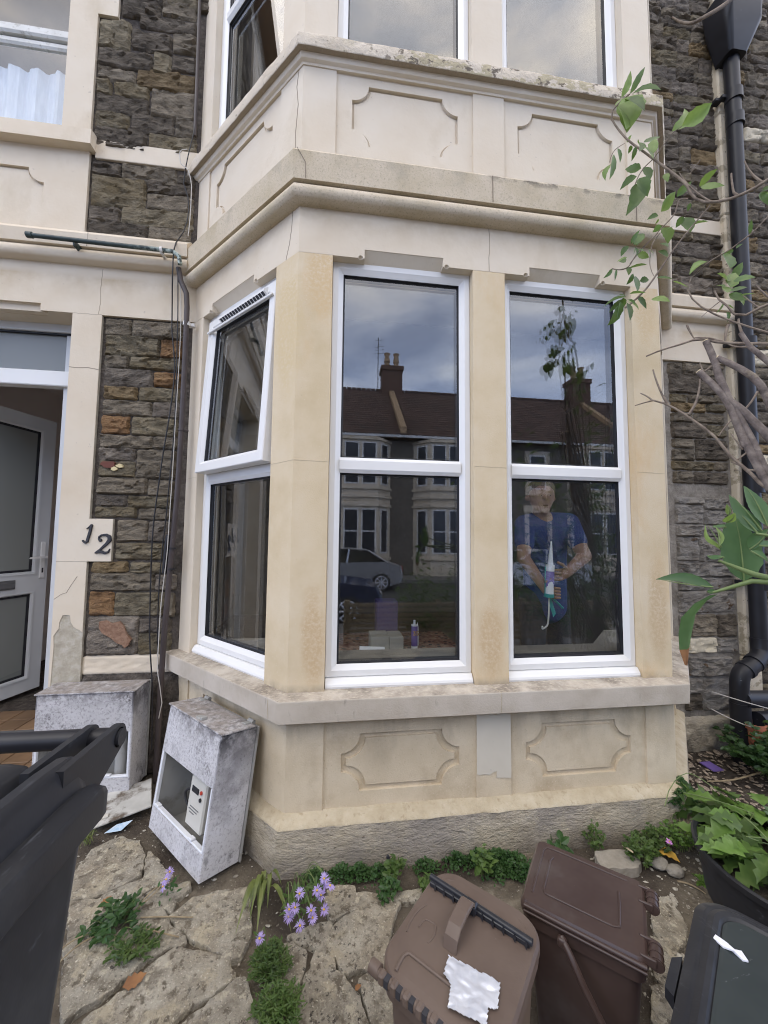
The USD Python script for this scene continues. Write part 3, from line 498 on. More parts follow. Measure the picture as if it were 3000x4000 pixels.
LEAVES = [([1.581, -0.28, 3.684], [1.601, -0.322, 3.776], 0.22), ([1.688, -0.215, 3.807], [1.74, -0.262, 3.901], 0.2), ([1.614, -0.312, 3.673], [1.685, -0.388, 3.625], 0.26), ([1.636, -0.241, 3.735], [1.678, -0.31, 3.624], 0.35), ([1.657, -0.201, 3.792], [1.655, -0.229, 3.609], 0.5), ([1.603, -0.229, 3.703], [1.633, -0.258, 3.579], 0.5), ([1.611, -0.228, 3.719], [1.65, -0.26, 3.717], 0.5), ([1.796, -0.339, 3.473], [1.852, -0.358, 3.585], 0.34), ([1.766, -0.418, 3.404], [1.844, -0.484, 3.45], 0.42), ([1.663, -0.216, 3.53], [1.666, -0.236, 3.549], 0.5), ([1.556, -0.275, 3.419], [1.582, -0.264, 3.37], 0.4), ([1.577, -0.225, 3.443], [1.564, -0.227, 3.326], 0.26), ([1.631, -0.137, 3.489], [1.616, -0.116, 3.428], 0.3), ([1.648, -0.255, 3.471], [1.651, -0.236, 3.45], 0.5), ([1.612, -0.325, 3.383], [1.61, -0.306, 3.336], 0.38), ([1.656, -0.286, 3.455], [1.648, -0.311, 3.391], 0.5), ([1.706, -0.268, 3.48], [1.768, -0.295, 3.499], 0.45), ([1.653, -0.323, 3.391], [1.686, -0.346, 3.324], 0.55), ([1.69, -0.339, 3.342], [1.71, -0.339, 3.427], 0.36), ([1.704, -0.25, 3.359], [1.651, -0.22, 3.385], 0.55), ([1.723, -0.244, 3.375], [1.748, -0.256, 3.31], 0.6), ([1.686, -0.242, 3.322], [1.648, -0.179, 3.315], 0.42), ([1.663, -0.281, 3.27], [1.696, -0.293, 3.185], 0.55), ([1.704, -0.213, 3.313], [1.66, -0.201, 3.174], 0.36), ([1.79, -0.306, 3.289], [1.79, -0.314, 3.245], 0.5), ([1.827, -0.431, 3.104], [1.854, -0.487, 3.126], 0.36), ([1.857, -0.41, 3.126], [1.902, -0.471, 3.088], 0.3), ([1.818, -0.329, 3.149], [1.846, -0.374, 3.184], 0.4), ([1.736, -0.321, 3.069], [1.773, -0.366, 3.126], 0.46), ([1.735, -0.307, 3.062], [1.695, -0.292, 3.055], 0.5), ([1.683, -0.359, 2.994], [1.685, -0.342, 2.982], 0.5), ([1.819, -0.358, 3.022], [1.803, -0.337, 2.989], 0.7), ([1.843, -0.342, 3.036], [1.845, -0.368, 2.955], 0.55), ([1.857, -0.373, 2.974], [1.876, -0.418, 2.958], 0.5), ([1.864, -0.353, 3.101], [1.864, -0.342, 3.073], 0.5), ([1.743, -0.317, 2.998], [1.739, -0.276, 3.008], 0.5), ([1.764, -0.295, 3.013], [1.791, -0.299, 2.943], 0.6), ([1.686, -0.393, 2.909], [1.698, -0.416, 2.909], 0.5), ([1.595, -0.295, 2.912], [1.605, -0.329, 2.949], 0.3), ([1.618, -0.287, 2.914], [1.657, -0.297, 2.973], 0.45), ([1.593, -0.282, 2.912], [1.565, -0.271, 2.871], 0.35), ([1.651, -0.253, 2.932], [1.662, -0.236, 2.915], 0.5), ([1.745, -0.233, 2.952], [1.77, -0.242, 2.922], 0.5), ([1.643, -0.312, 2.866], [1.628, -0.293, 2.892], 0.5), ([1.746, -0.297, 2.928], [1.751, -0.338, 2.889], 0.5), ([1.739, -0.296, 2.89], [1.76, -0.327, 2.846], 0.5), ([1.983, -0.562, 2.979], [2.015, -0.58, 2.989], 0.4), ([1.991, -0.551, 2.985], [2.012, -0.569, 2.92], 0.4), ([1.986, -0.572, 2.958], [1.992, -0.603, 2.925], 0.4), ([1.939, -0.54, 2.799], [1.928, -0.56, 2.841], 0.25), ([1.905, -0.51, 2.752], [1.921, -0.523, 2.766], 0.4), ([1.939, -0.473, 2.779], [1.911, -0.454, 2.768], 0.4), ([1.531, -0.247, 2.815], [1.507, -0.22, 2.789], 0.3), ([1.563, -0.234, 2.825], [1.57, -0.221, 2.782], 0.32), ([1.616, -0.243, 2.886], [1.585, -0.221, 2.883], 0.4), ([1.673, -0.175, 2.893], [1.674, -0.185, 2.848], 0.4), ([1.628, -0.265, 2.786], [1.606, -0.255, 2.742], 0.36), ([1.65, -0.255, 2.782], [1.643, -0.28, 2.7], 0.4), ([1.668, -0.257, 2.757], [1.71, -0.265, 2.765], 0.7), ([1.692, -0.277, 2.83], [1.651, -0.217, 2.86], 0.3), ([1.709, -0.202, 2.941], [1.756, -0.221, 2.922], 0.6), ([1.72, -0.261, 2.923], [1.738, -0.255, 2.891], 0.5), ([1.683, -0.206, 2.99], [1.691, -0.234, 3.028], 0.3), ([1.654, -0.258, 2.938], [1.67, -0.287, 2.975], 0.4), ([1.625, -0.282, 2.909], [1.634, -0.285, 2.869], 0.4), ([1.688, -0.331, 2.723], [1.733, -0.367, 2.705], 0.25), ([1.763, -0.343, 2.706], [1.787, -0.399, 2.652], 0.3), ([1.615, -0.228, 2.692], [1.547, -0.169, 2.684], 0.34), ([1.64, -0.19, 2.706], [1.581, -0.165, 2.66], 0.32), ([1.569, -0.248, 2.649], [1.563, -0.241, 2.576], 0.36), ([1.587, -0.21, 2.655], [1.566, -0.176, 2.578], 0.4), ([1.606, -0.246, 2.648], [1.606, -0.27, 2.559], 0.3), ([1.672, -0.169, 2.709], [1.696, -0.213, 2.654], 0.2), ([1.585, -0.27, 2.646], [1.6, -0.302, 2.611], 0.3), ([1.603, -0.242, 2.682], [1.575, -0.235, 2.697], 0.6), ([1.617, -0.209, 2.699], [1.629, -0.185, 2.661], 0.5), ([1.591, -0.28, 2.669], [1.63, -0.326, 2.655], 0.4), ([1.673, -0.233, 2.695], [1.714, -0.243, 2.64], 0.36), ([1.752, -0.232, 2.69], [1.785, -0.294, 2.65], 0.36), ([1.643, -0.234, 2.836], [1.634, -0.195, 2.871], 0.5), ([1.574, -0.282, 2.826], [1.56, -0.26, 2.848], 0.6), ([1.905, -0.483, 2.682], [1.91, -0.467, 2.777], 0.55), ([2.008, -0.402, 2.702], [2.038, -0.43, 2.762], 0.36), ([1.887, -0.505, 2.607], [1.912, -0.564, 2.59], 0.36), ([1.929, -0.449, 2.649], [1.927, -0.42, 2.712], 0.5), ([1.899, -0.462, 2.614], [1.889, -0.439, 2.635], 0.5), ([1.933, -0.455, 2.604], [1.957, -0.499, 2.595], 0.45), ([1.969, -0.42, 2.613], [2.004, -0.47, 2.566], 0.36), ([1.912, -0.443, 2.557], [1.907, -0.417, 2.519], 0.75), ([1.933, -0.434, 2.517], [1.949, -0.427, 2.481], 0.7), ([1.973, -0.469, 2.575], [1.986, -0.509, 2.562], 0.3), ([1.932, -0.445, 2.599], [1.94, -0.424, 2.65], 0.6), ([1.956, -0.44, 2.629], [1.991, -0.439, 2.705], 0.5), ([1.83, -0.45, 2.731], [1.782, -0.415, 2.701], 0.4), ([2.001, -0.436, 2.582], [2.02, -0.44, 2.557], 0.5), ([1.942, -0.428, 2.552], [1.967, -0.439, 2.535], 0.4)]
NEAR_LEAVES = [([1.0, -1.212, 1.414], [1.002, -1.199, 1.548], 0.46), ([0.997, -1.242, 1.508], [0.978, -1.219, 1.554], 0.28), ([1.008, -1.242, 1.511], [0.972, -1.219, 1.583], 0.28), ([1.014, -1.247, 1.521], [1.0, -1.224, 1.601], 0.32), ([1.002, -1.223, 1.476], [1.021, -1.244, 1.515], 0.4), ([0.961, -1.258, 1.474], [0.979, -1.273, 1.456], 0.36), ([0.979, -1.193, 1.472], [0.966, -1.169, 1.505], 0.16), ([0.966, -1.201, 1.479], [0.946, -1.191, 1.524], 0.16), ([0.948, -1.213, 1.482], [0.954, -1.201, 1.522], 0.14), ([0.937, -1.23, 1.461], [0.935, -1.198, 1.463], 0.28), ([0.984, -1.196, 1.519], [0.99, -1.166, 1.525], 0.5), ([0.945, -1.231, 1.527], [0.937, -1.254, 1.542], 0.6), ([0.988, -1.199, 1.543], [0.983, -1.202, 1.565], 0.4), ([0.983, -1.256, 1.484], [0.991, -1.274, 1.486], 0.5), ([0.952, -1.193, 1.4], [0.875, -1.143, 1.411], 0.2), ([0.949, -1.2, 1.394], [0.946, -1.184, 1.39], 0.5)]
HANGING_LEAF = [[0.948, -1.198, 1.387], [0.933, -1.183, 1.369], [0.919, -1.169, 1.339], [0.915, -1.165, 1.306], [0.913, -1.163, 1.273], [0.913, -1.163, 1.241]]
BRANCHES = [([[1.828, -0.428, 2.376], [1.838, -0.438, 2.327], [1.847, -0.447, 2.273], [1.856, -0.456, 2.198], [1.869, -0.469, 2.132], [1.877, -0.477, 2.084], [1.898, -0.498, 2.053], [1.919, -0.519, 2.003], [1.954, -0.554, 1.921], [1.973, -0.573, 1.869]], 0.016, 1), ([[1.808, -0.408, 2.244], [1.842, -0.442, 2.169], [1.868, -0.468, 2.102], [1.879, -0.479, 2.053], [1.895, -0.495, 1.958], [1.915, -0.515, 1.865], [1.936, -0.536, 1.775], [1.954, -0.554, 1.702]], 0.016, 1), ([[1.853, -0.453, 2.289], [1.895, -0.495, 2.233], [1.924, -0.524, 2.189], [1.946, -0.546, 2.133], [1.958, -0.558, 2.074], [1.97, -0.57, 2.013]], 0.015, 1), ([[1.908, -0.508, 2.377], [1.924, -0.524, 2.315], [1.949, -0.549, 2.259], [1.968, -0.568, 2.213]], 0.011, 1), ([[1.687, -0.287, 2.151], [1.724, -0.324, 2.12], [1.777, -0.377, 2.046], [1.84, -0.44, 1.938], [1.869, -0.469, 1.859], [1.907, -0.507, 1.785], [1.954, -0.554, 1.693]], 0.0075, 1), ([[1.691, -0.291, 2.298], [1.709, -0.309, 2.187], [1.728, -0.328, 2.115]], 0.006, None), ([[1.654, -0.254, 2.195], [1.676, -0.276, 2.168], [1.687, -0.287, 2.149]], 0.005, None), ([[1.637, -0.237, 2.139], [1.668, -0.268, 2.146], [1.687, -0.287, 2.149]], 0.004, None), ([[1.81, -0.41, 2.211], [1.802, -0.402, 2.129], [1.779, -0.379, 2.056]], 0.006, None), ([[1.848, -0.448, 1.942], [1.876, -0.476, 2.002], [1.908, -0.508, 2.042], [1.938, -0.538, 2.112]], 0.005, None), ([[1.89, -0.49, 2.05], [1.907, -0.507, 1.97], [1.926, -0.526, 1.887], [1.937, -0.537, 1.818], [1.958, -0.558, 1.744]], 0.014, 1), ([[1.879, -0.479, 2.059], [1.892, -0.492, 1.959], [1.905, -0.505, 1.885]], 0.011, None), ([[1.673, -0.273, 2.37], [1.726, -0.326, 2.385], [1.77, -0.37, 2.389], [1.801, -0.401, 2.395], [1.828, -0.428, 2.384], [1.85, -0.45, 2.363], [1.876, -0.476, 2.347], [1.965, -0.565, 2.303], [1.985, -0.585, 2.293]], 0.0065, 1), ([[1.801, -0.401, 2.404], [1.835, -0.435, 2.386], [1.866, -0.466, 2.357]], 0.005, None), ([[1.873, -0.473, 2.35], [1.875, -0.475, 2.386], [1.882, -0.482, 2.426]], 0.0065, None), ([[1.801, -0.401, 2.398], [1.792, -0.392, 2.432], [1.784, -0.384, 2.471]], 0.005, None), ([[1.879, -0.479, 2.341], [1.897, -0.497, 2.321], [1.927, -0.527, 2.309]], 0.005, None), ([[1.875, -0.475, 1.948], [1.889, -0.489, 1.906], [1.9, -0.5, 1.874]], 0.004, None), ([[1.81, -0.41, 2.288], [1.819, -0.419, 2.24]], 0.004, None), ([[1.821, -0.421, 2.239], [1.843, -0.443, 2.259]], 0.006, None), ([[1.887, -0.487, 1.832], [1.915, -0.515, 1.868], [1.927, -0.527, 1.881]], 0.006, None), ([[1.872, -0.472, 1.826], [1.896, -0.496, 1.804]], 0.004, None), ([[1.907, -0.507, 1.788], [1.928, -0.528, 1.791], [1.956, -0.556, 1.764]], 0.007, 1), ([[1.653, -0.253, 3.753], [1.615, -0.215, 3.736], [1.599, -0.199, 3.718], [1.595, -0.195, 3.681], [1.609, -0.209, 3.618], [1.641, -0.241, 3.516], [1.683, -0.283, 3.417], [1.714, -0.314, 3.344], [1.756, -0.356, 3.246], [1.799, -0.399, 3.135], [1.813, -0.413, 3.069], [1.854, -0.454, 3.009], [1.914, -0.514, 2.987], [1.969, -0.569, 2.998], [1.984, -0.584, 3.007], [2.011, -0.611, 3.018]], 0.0065, 1), ([[1.793, -0.393, 3.437], [1.766, -0.366, 3.425], [1.745, -0.345, 3.394], [1.714, -0.314, 3.347], [1.685, -0.285, 3.321], [1.66, -0.26, 3.26]], 0.0025, None), ([[1.634, -0.234, 3.503], [1.607, -0.207, 3.498], [1.585, -0.185, 3.443]], 0.002, None), ([[1.854, -0.454, 2.995], [1.81, -0.41, 2.933], [1.76, -0.36, 2.854], [1.722, -0.322, 2.781], [1.672, -0.272, 2.693], [1.618, -0.218, 2.641]], 0.005, None), ([[1.781, -0.381, 3.214], [1.808, -0.408, 3.121], [1.854, -0.454, 3.015]], 0.004, None), ([[2.017, -0.617, 2.904], [1.98, -0.58, 2.846], [1.936, -0.536, 2.79], [1.888, -0.488, 2.756], [1.862, -0.462, 2.745], [1.788, -0.388, 2.657]], 0.0035, 1), ([[1.906, -0.506, 3.103], [1.909, -0.509, 3.014], [1.917, -0.517, 2.993]], 0.006, None), ([[1.937, -0.537, 3.133], [1.949, -0.549, 3.071], [1.972, -0.572, 3.007]], 0.005, None), ([[1.636, -0.236, 2.86], [1.662, -0.262, 2.895], [1.73, -0.33, 2.98], [1.764, -0.364, 3.022], [1.781, -0.381, 3.082], [1.8, -0.4, 3.07]], 0.003, None), ([[1.796, -0.396, 3.168], [1.816, -0.416, 3.199], [1.835, -0.435, 3.231]], 0.002, None), ([[1.719, -0.319, 2.961], [1.659, -0.259, 2.899], [1.624, -0.224, 2.842], [1.583, -0.183, 2.867]], 0.003, None), ([[1.703, -0.303, 2.754], [1.693, -0.293, 2.83], [1.699, -0.299, 2.904], [1.724, -0.324, 2.957]], 0.0025, None), ([[1.854, -0.454, 2.593], [1.856, -0.456, 2.566], [1.876, -0.476, 2.53], [1.89, -0.49, 2.481], [1.914, -0.514, 2.444], [1.928, -0.528, 2.453], [1.97, -0.57, 2.471], [1.996, -0.596, 2.476]], 0.0065, 1), ([[1.905, -0.505, 2.44], [1.915, -0.515, 2.353], [1.93, -0.53, 2.31]], 0.008, None), ([[1.82, -0.42, 2.491], [1.846, -0.446, 2.521], [1.866, -0.466, 2.54]], 0.002, None), ([[1.945, -0.545, 2.569], [1.956, -0.556, 2.531], [1.97, -0.57, 2.503], [1.996, -0.596, 2.465]], 0.0045, 1), ([[1.918, -0.518, 2.536], [1.935, -0.535, 2.498], [1.954, -0.554, 2.459]], 0.0035, None)]
NEAR_STEMS = [[[1.009, -1.259, 1.417], [0.996, -1.246, 1.417], [0.981, -1.231, 1.416], [0.967, -1.217, 1.409], [0.952, -1.202, 1.401], [0.947, -1.197, 1.39]], [[0.954, -1.204, 1.453], [0.961, -1.211, 1.46], [0.968, -1.218, 1.458], [0.98, -1.23, 1.447], [0.988, -1.238, 1.431], [1.007, -1.257, 1.419]], [[0.993, -1.243, 1.506], [1.001, -1.251, 1.513], [1.01, -1.26, 1.505]]]
# ------------------------------------------------------------------ the house
house = thing('terraced_house', 'cream and brown stone terraced house numbered 12 with a two-storey canted bay', 'house')
W = F_WALL
rs = np.random.default_rng(7)
DF = -0.015                                            # face of the painted dressings, proud of the wall plane

def stone_wall(u0, u1, z0, z1, stones, pick, seed, mortar='mortar', proud=0.02, label=None, cutters=()):
    p = obj('stone_wall', W(box(u0, u1, 0.006, 0.22, z0, z1)), mortar, house, label=label)
    for i, (a, b, c, d) in enumerate(stones):
        a, b, c, d = max(a, u0), min(b, u1), max(c, z0), min(d, z1)
        if b - a < 0.03 or d - c < 0.02: continue
        obj('stone', W(rough_stone(a - .003, b + .003, c - .003, d + .003, seed + i, proud=proud * rs.uniform(0.7, 1.25))), pick(i), p, smooth=30)
    return p
def pick_low(i):
    return {1: 'st_grey', 3: 'st_rust', 5: 'st_green', 7: 'st_rust', 8: 'st_ochre', 9: 'st_green', 12: 'st_rust', 17: 'st_grey', 22: 'st_green', 28: 'st_ochre', 29: 'st_green', 32: 'st_rust', 35: 'st_purple'}.get(i, ['st_grey', 'st_green', 'st_purple', 'st_grey', 'st_green'][i * 7 % 5])
def pick_high(i): return {10: 'st_ochre', 23: 'st_green', 12: 'st_green'}.get(i, ['st_dark', 'st_grey', 'st_dark', 'st_green'][i * 5 % 4])
def pick_right(i): return 'st_cream' if i in (32,) else ('st_cement' if 19 <= i and i not in (29, 30, 38) else ['st_grey', 'st_green', 'st_dark', 'st_grey'][i * 3 % 4]) if i not in (6,) else 'st_ochre'
def pick_any(i): return ['st_dark', 'st_grey', 'st_purple', 'st_dark', 'st_grey', 'st_purple', 'st_green'][i * 5 % 7] if i % 13 else 'st_ochre'

low_wall = stone_wall(-1.345, -0.70, 0.72, 2.93, STONES_LOW_LEFT, pick_low, 100, label='narrow stone strip between the front door and the bay')
high_wall = stone_wall(-1.49, -0.70, 3.40, 6.3, STONES_HIGH_LEFT + coursed(-1.345, -0.70, 5.22, 6.3, 5), pick_high, 200, label='dark stone between the upper windows')
right_wall = stone_wall(2.70, 3.372, -0.02, 2.93, [s for s in STONES_LOW_RIGHT if s[2] > 0.12], pick_right, 300, 'mortar_grey', 0.024, label='cement-smeared stone strip to the right of the bay')
obj('foundation_stone', W(rough_stone(2.74, 3.42, -0.3, 0.155, 391, proud=0.022, back=0.1)), 'plinth', house, smooth=40)
right_high = stone_wall(2.70, 3.372, 3.40, 6.3, coursed(2.70, 3.372, 3.44, 4.03, 11) + coursed(2.70, 3.372, 4.16, 6.3, 12), pick_any, 400, label='stone to the right of the upper bay')
# far left, seen only mirrored in the side window
stone_wall(-4.4, -2.62, -0.2, 2.93, coursed(-4.4, -2.62, 0.3, 2.92, 21), pick_any, 500, label='stone to the left of the front door')
obj('wall_core', W([box(-2.62, -1.48, 0.01, 0.2, 2.93, 4.12), box(-4.4, -2.62, 0.01, 0.2, 2.93, 6.3), box(-2.62, -1.48, 0.01, 0.2, 5.9, 6.3), box(-4.4, 3.42, 0.2, 7, 6.2, 6.3), box(-4.4, 3.42, 0.0, 0.22, 6.3, 6.6)]), 'cream', house)
obj('roof', [hull([(-4.4, 0.6, 6.55), (3.42, 0.6, 6.55), (-4.4, 4.4, 9.4), (3.42, 4.4, 9.4), (-4.4, 8.2, 6.55), (3.42, 8.2, 6.55)])], 'tile', house)
obj('damp_course', W(rough_stone(-1.335, -0.80, 0.615, 0.73, 45, proud=0.006, back=0.03, jag=0.004)), 'cream', house, smooth=40, label='cream painted band under the stone strip')
obj('stone_wall', W(rough_stone(-1.335, -0.70, 0.0, 0.62, 46, proud=0.02, back=0.05)), 'mortar', house, smooth=40, label='dark rough base below the cream band')

# door jamb with the quoin that carries the number, paint lost at its foot
jamb = sg.Polygon([(-1.511, 0.02), (-1.335, 0.02), (-1.335, 1.318), (-1.196, 1.318), (-1.196, 1.588), (-1.335, 1.588), (-1.333, 2.926), (-1.511, 2.926)])
lost = sg.Polygon([(-1.499, 0.02), (-1.497, 0.55), (-1.494, 0.70), (-1.492, 0.80), (-1.497, 0.862), (-1.470, 0.905), (-1.470, 0.94), (-1.460, 0.968), (-1.452, 0.986), (-1.428, 0.988), (-1.412, 0.984), (-1.408, 0.955), (-1.404, 0.94), (-1.389, 0.915), (-1.372, 0.902), (-1.352, 0.893), (-1.334, 0.878), (-1.33, 0.02)])
obj('door_jamb', W(extrude(jamb, DF + 0.003, 0.17)), 'bare_render', house, label='stone jamb beside the door, paint lost at its foot')
obj('paint_skin', W(extrude(jamb.difference(lost).buffer(-0.0008), DF, DF + 0.0028)), 'cream', house)
obj('door_jamb', W(box(-2.62, -2.45, DF, 0.17, 0.02, 2.926, 0.003)), 'cream', house)

def chamfered(m, frame, spans, z0, size=0.048):
    a = to_man(m)
    for u0, u1 in spans:
        for s in (u0, u1):                      # the carved stops at each end of the chamfer
            a = a - to_man(frame(xf(trimesh.creation.icosphere(2, 0.013), loc=(s + (-0.020 if s == u0 else 0.020), 0.0, z0 + 0.002))))
        pr = hull([(u, d, z) for u in (u0, u1) for d, z in ((-0.02, z0 - 0.02), (-0.02, z0 + size), (0.002, z0 + size), (0.052, z0 + 0.004), (0.052, z0 - 0.02))])
        a = a - to_man(frame(pr))
    return from_man(a)
obj('lintel', chamfered(W(box(-4.4, -0.72, DF, 0.18, 2.926, 3.25)), W, [(-2.26, -1.70)], 2.926), 'cream', house, label='cream lintel course over the front door')
obj('lintel', W(box(2.72, 3.42, DF, 0.2, 2.926, 3.25)), 'cream', house, label='cream lintel course to the right of the bay')
CORN = [(-0.1, 3.165), (0.010, 3.165), (0.022, 3.170), (0.046, 3.174), (0.062, 3.186), (0.069, 3.205), (0.064, 3.226), (0.052, 3.240), (0.040, 3.244), (0.040, 3.250), (0.066, 3.252), (0.076, 3.392), (0.070, 3.402), (0.0, 3.462), (-0.1, 3.462)]
def wall_sweep(prof, u0, u1, dz=0.0, sc=1.0):
    v = [(u, -e, z + dz) for u in (u0, u1) for e, z in prof]; k = len(prof); f = []
    for j in range(k):
        j2 = (j + 1) % k; f += [[j, j2, k + j2], [j, k + j2, k + j]]
    tri = trimesh.creation.triangulate_polygon(sg.Polygon(prof), engine='earcut'); idx = [int(np.argmin(((np.array(prof) - q) ** 2).sum(1))) for q in np.array(tri[0])]
    tf = np.array(idx)[np.array(tri[1])]
    m = trimesh.Trimesh(np.array(v, float), np.vstack([f, tf, tf + k]), process=False); m.fix_normals()
    return np.array(m.vertices), np.array(m.faces)
CW = [(e + 0.015 if e > -0.05 else e, z + (0.085 if z < 3.3 else 0.024)) for e, z in CORN]
obj('cornice', W(wall_sweep(CW, -4.4, -0.80)), 'cream', house, smooth=35, label='cream moulded cornice above the front door')
obj('cornice', W(wall_sweep(CW, 2.80, 3.46)), 'cream', house, smooth=35, label='cream moulded cornice right of the bay')
obj('string_course', W(box(-1.44, -0.74, -0.012, 0.1, 4.018, 4.148, 0.003)), 'cream', house, label='cream band between the upper stones left of the bay')
obj('string_course', W(box(2.76, 3.40, -0.012, 0.1, 4.035, 4.158, 0.003)), 'cream', house, label='cream band right of the upper bay')

# upper left window over the door
def panel_shape(u0, u1, z0, z1, r):
    p = sg.box(u0, z0, u1, z1)
    for u in (u0, u1):
        for z in (z0, z1): p = p.difference(sg.Point(u, z).buffer(r, 16))
    return p
pl_ = panel_shape(-2.56, -1.736, 3.567, 3.893, 0.095)
obj('apron', W(extrude(sg.box(-2.62, 3.44, -1.66, 4.06).difference(pl_), -0.012, 0.03)), 'cream', house, label='panelled apron under the upper left window')
obj('apron_panel', W(cat([extrude(pl_.buffer(0.006), 0.008, 0.03), extrude(pl_.buffer(-0.011), 0.002, 0.03)])), 'cream', house)
obj('apron_pilaster', W(box(-1.66, -1.472, DF, 0.02, 3.44, 4.06)), 'cream', house)
obj('window_sill', W(hull([(-2.7, -0.075, 4.052), (-1.434, -0.075, 4.052), (-2.7, -0.072, 4.155), (-1.434, -0.072, 4.155), (-2.7, 0.15, 4.185), (-1.434, 0.15, 4.185), (-2.7, 0.15, 4.052), (-1.434, 0.15, 4.052)])), 'cream', house, label='projecting sill of the upper left window')
obj('window_jamb', W(extrude(sg.Polygon([(-1.651, 4.17), (-1.475, 4.17), (-1.475, 5.068), (-1.348, 5.068), (-1.348, 5.42), (-1.475, 5.42), (-1.475, 6.3), (-1.651, 6.3)]), DF, 0.16)), 'cream', house, label='quoined jamb of the upper left window')
uw = obj('window', W([box(-2.62, -1.651, 0.10, 0.17, 4.17, 4.21, .004), box(-1.69, -1.64, 0.10, 0.17, 4.17, 6.1, .004), box(-2.62, -2.56, 0.10, 0.17, 4.17, 6.1, .004), box(-2.56, -1.69, 0.105, 0.15, 4.905, 4.955, .012), box(-2.56, -1.66, 0.085, 0.135, 4.965, 5.035, .012)]), 'old_white', house, label='old white window above the front door with net curtain')
obj('pane', W((np.array([[-2.56, 0.125, 4.2], [-1.68, 0.125, 4.2], [-1.68, 0.125, 4.92], [-2.56, 0.125, 4.92]]), np.array([[0, 1, 2], [0, 2, 3]]))), 'glass', uw)
obj('pane', W((np.array([[-2.56, 0.11, 5.0], [-1.68, 0.11, 5.0], [-1.68, 0.11, 6.1], [-2.56, 0.11, 6.1]]), np.array([[0, 1, 2], [0, 2, 3]]))), 'glass', uw)
gx = np.linspace(-2.6, -1.66, 60); nc = [(x, 0.19 + 0.018 * math.sin(x * 42) + 0.006 * math.sin(x * 97), z) for z in (4.18, 4.5, 4.82) for x in gx]
obj('net_curtain', W((np.array(nc), np.array([t for r in range(2) for i in range(59) for t in ([r * 60 + i, r * 60 + i + 1, (r + 1) * 60 + i + 1], [r * 60 + i, (r + 1) * 60 + i + 1, (r + 1) * 60 + i])]))), 'net', uw)
obj('upper_room', W([box(-2.62, -1.3, 0.5, 0.52, 4.1, 6.2), box(-2.62, -1.3, 0.17, 0.5, 4.08, 4.1), box(-2.75, -1.3, 0.17, 0.5, 6.0, 6.1), box(-2.75, -2.62, 0.0, 0.5, 4.0, 6.1), box(-1.63, -1.3, 0.21, 0.5, 4.0, 6.1)]), 'room_wall', house)

# ------------------------------------------------------------------ the bay
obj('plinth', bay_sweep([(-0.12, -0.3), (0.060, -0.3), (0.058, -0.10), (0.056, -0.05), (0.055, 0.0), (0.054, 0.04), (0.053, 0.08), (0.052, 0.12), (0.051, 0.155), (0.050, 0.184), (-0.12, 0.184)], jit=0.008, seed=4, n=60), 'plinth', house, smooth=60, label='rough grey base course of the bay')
obj('plinth_weathering', bay_sweep([(-0.12, 0.1845), (0.050, 0.1845), (0.046, 0.192), (0.003, 0.222), (-0.12, 0.222)], jit=0.009, seed=8, n=60), 'plinth_top', house, smooth=50, label='pale sloping top of the base course')
obj('bay_core', bay_sweep([(-0.16, 0.22), (-0.045, 0.22), (-0.045, 0.646), (-0.16, 0.646)]), 'apron', house)
obj('bay_core', bay_sweep([(-0.16, 3.44), (-0.045, 3.44), (-0.045, 3.97), (-0.16, 3.97)]), 'cream', house)
obj('window_sill', bay_sweep([(-0.22, 0.646), (0.064, 0.646), (0.069, 0.650), (0.073, 0.742), (0.069, 0.748), (-0.05, 0.768), (-0.22, 0.768)], jit=0.0012, seed=3, n=24), 'sill', house, smooth=40, label='grey stone sill under the ground floor bay windows')
obj('cornice', bay_sweep(CORN), 'cream_weathered', house, smooth=35, label='weathered cornice between the storeys of the bay')
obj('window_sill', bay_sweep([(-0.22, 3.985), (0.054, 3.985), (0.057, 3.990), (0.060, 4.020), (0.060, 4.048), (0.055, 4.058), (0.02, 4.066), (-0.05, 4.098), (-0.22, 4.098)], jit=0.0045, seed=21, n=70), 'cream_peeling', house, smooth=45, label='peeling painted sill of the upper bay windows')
obj('bed_mould', bay_sweep([(-0.1, 3.945), (0.004, 3.945), (0.008, 3.955), (0.022, 3.962), (0.028, 3.974), (0.03, 3.9855), (-0.1, 3.9855)]), 'cream', house, smooth=35)
friz = bay_sweep([(-0.20, 2.923), (0.0, 2.923), (0.0, 3.167), (-0.20, 3.167)])
friz = chamfered(friz, F_FRONT, [(0.333, 0.75), (1.235, 1.655)], 2.923)
friz = chamfered(friz, F_LEFT, [(0.39, 0.845)], 2.923); friz = chamfered(friz, F_RIGHT, [(0.39, 0.845)], 2.923)
obj('lintel', friz, 'cream', house, label='cream lintel of the ground floor bay with stopped chamfers')
obj('lintel', bay_sweep([(-0.20, 6.0), (0.0, 6.0), (0.0, 6.35), (-0.20, 6.35)]), 'cream', house, label='lintel of the upper bay')

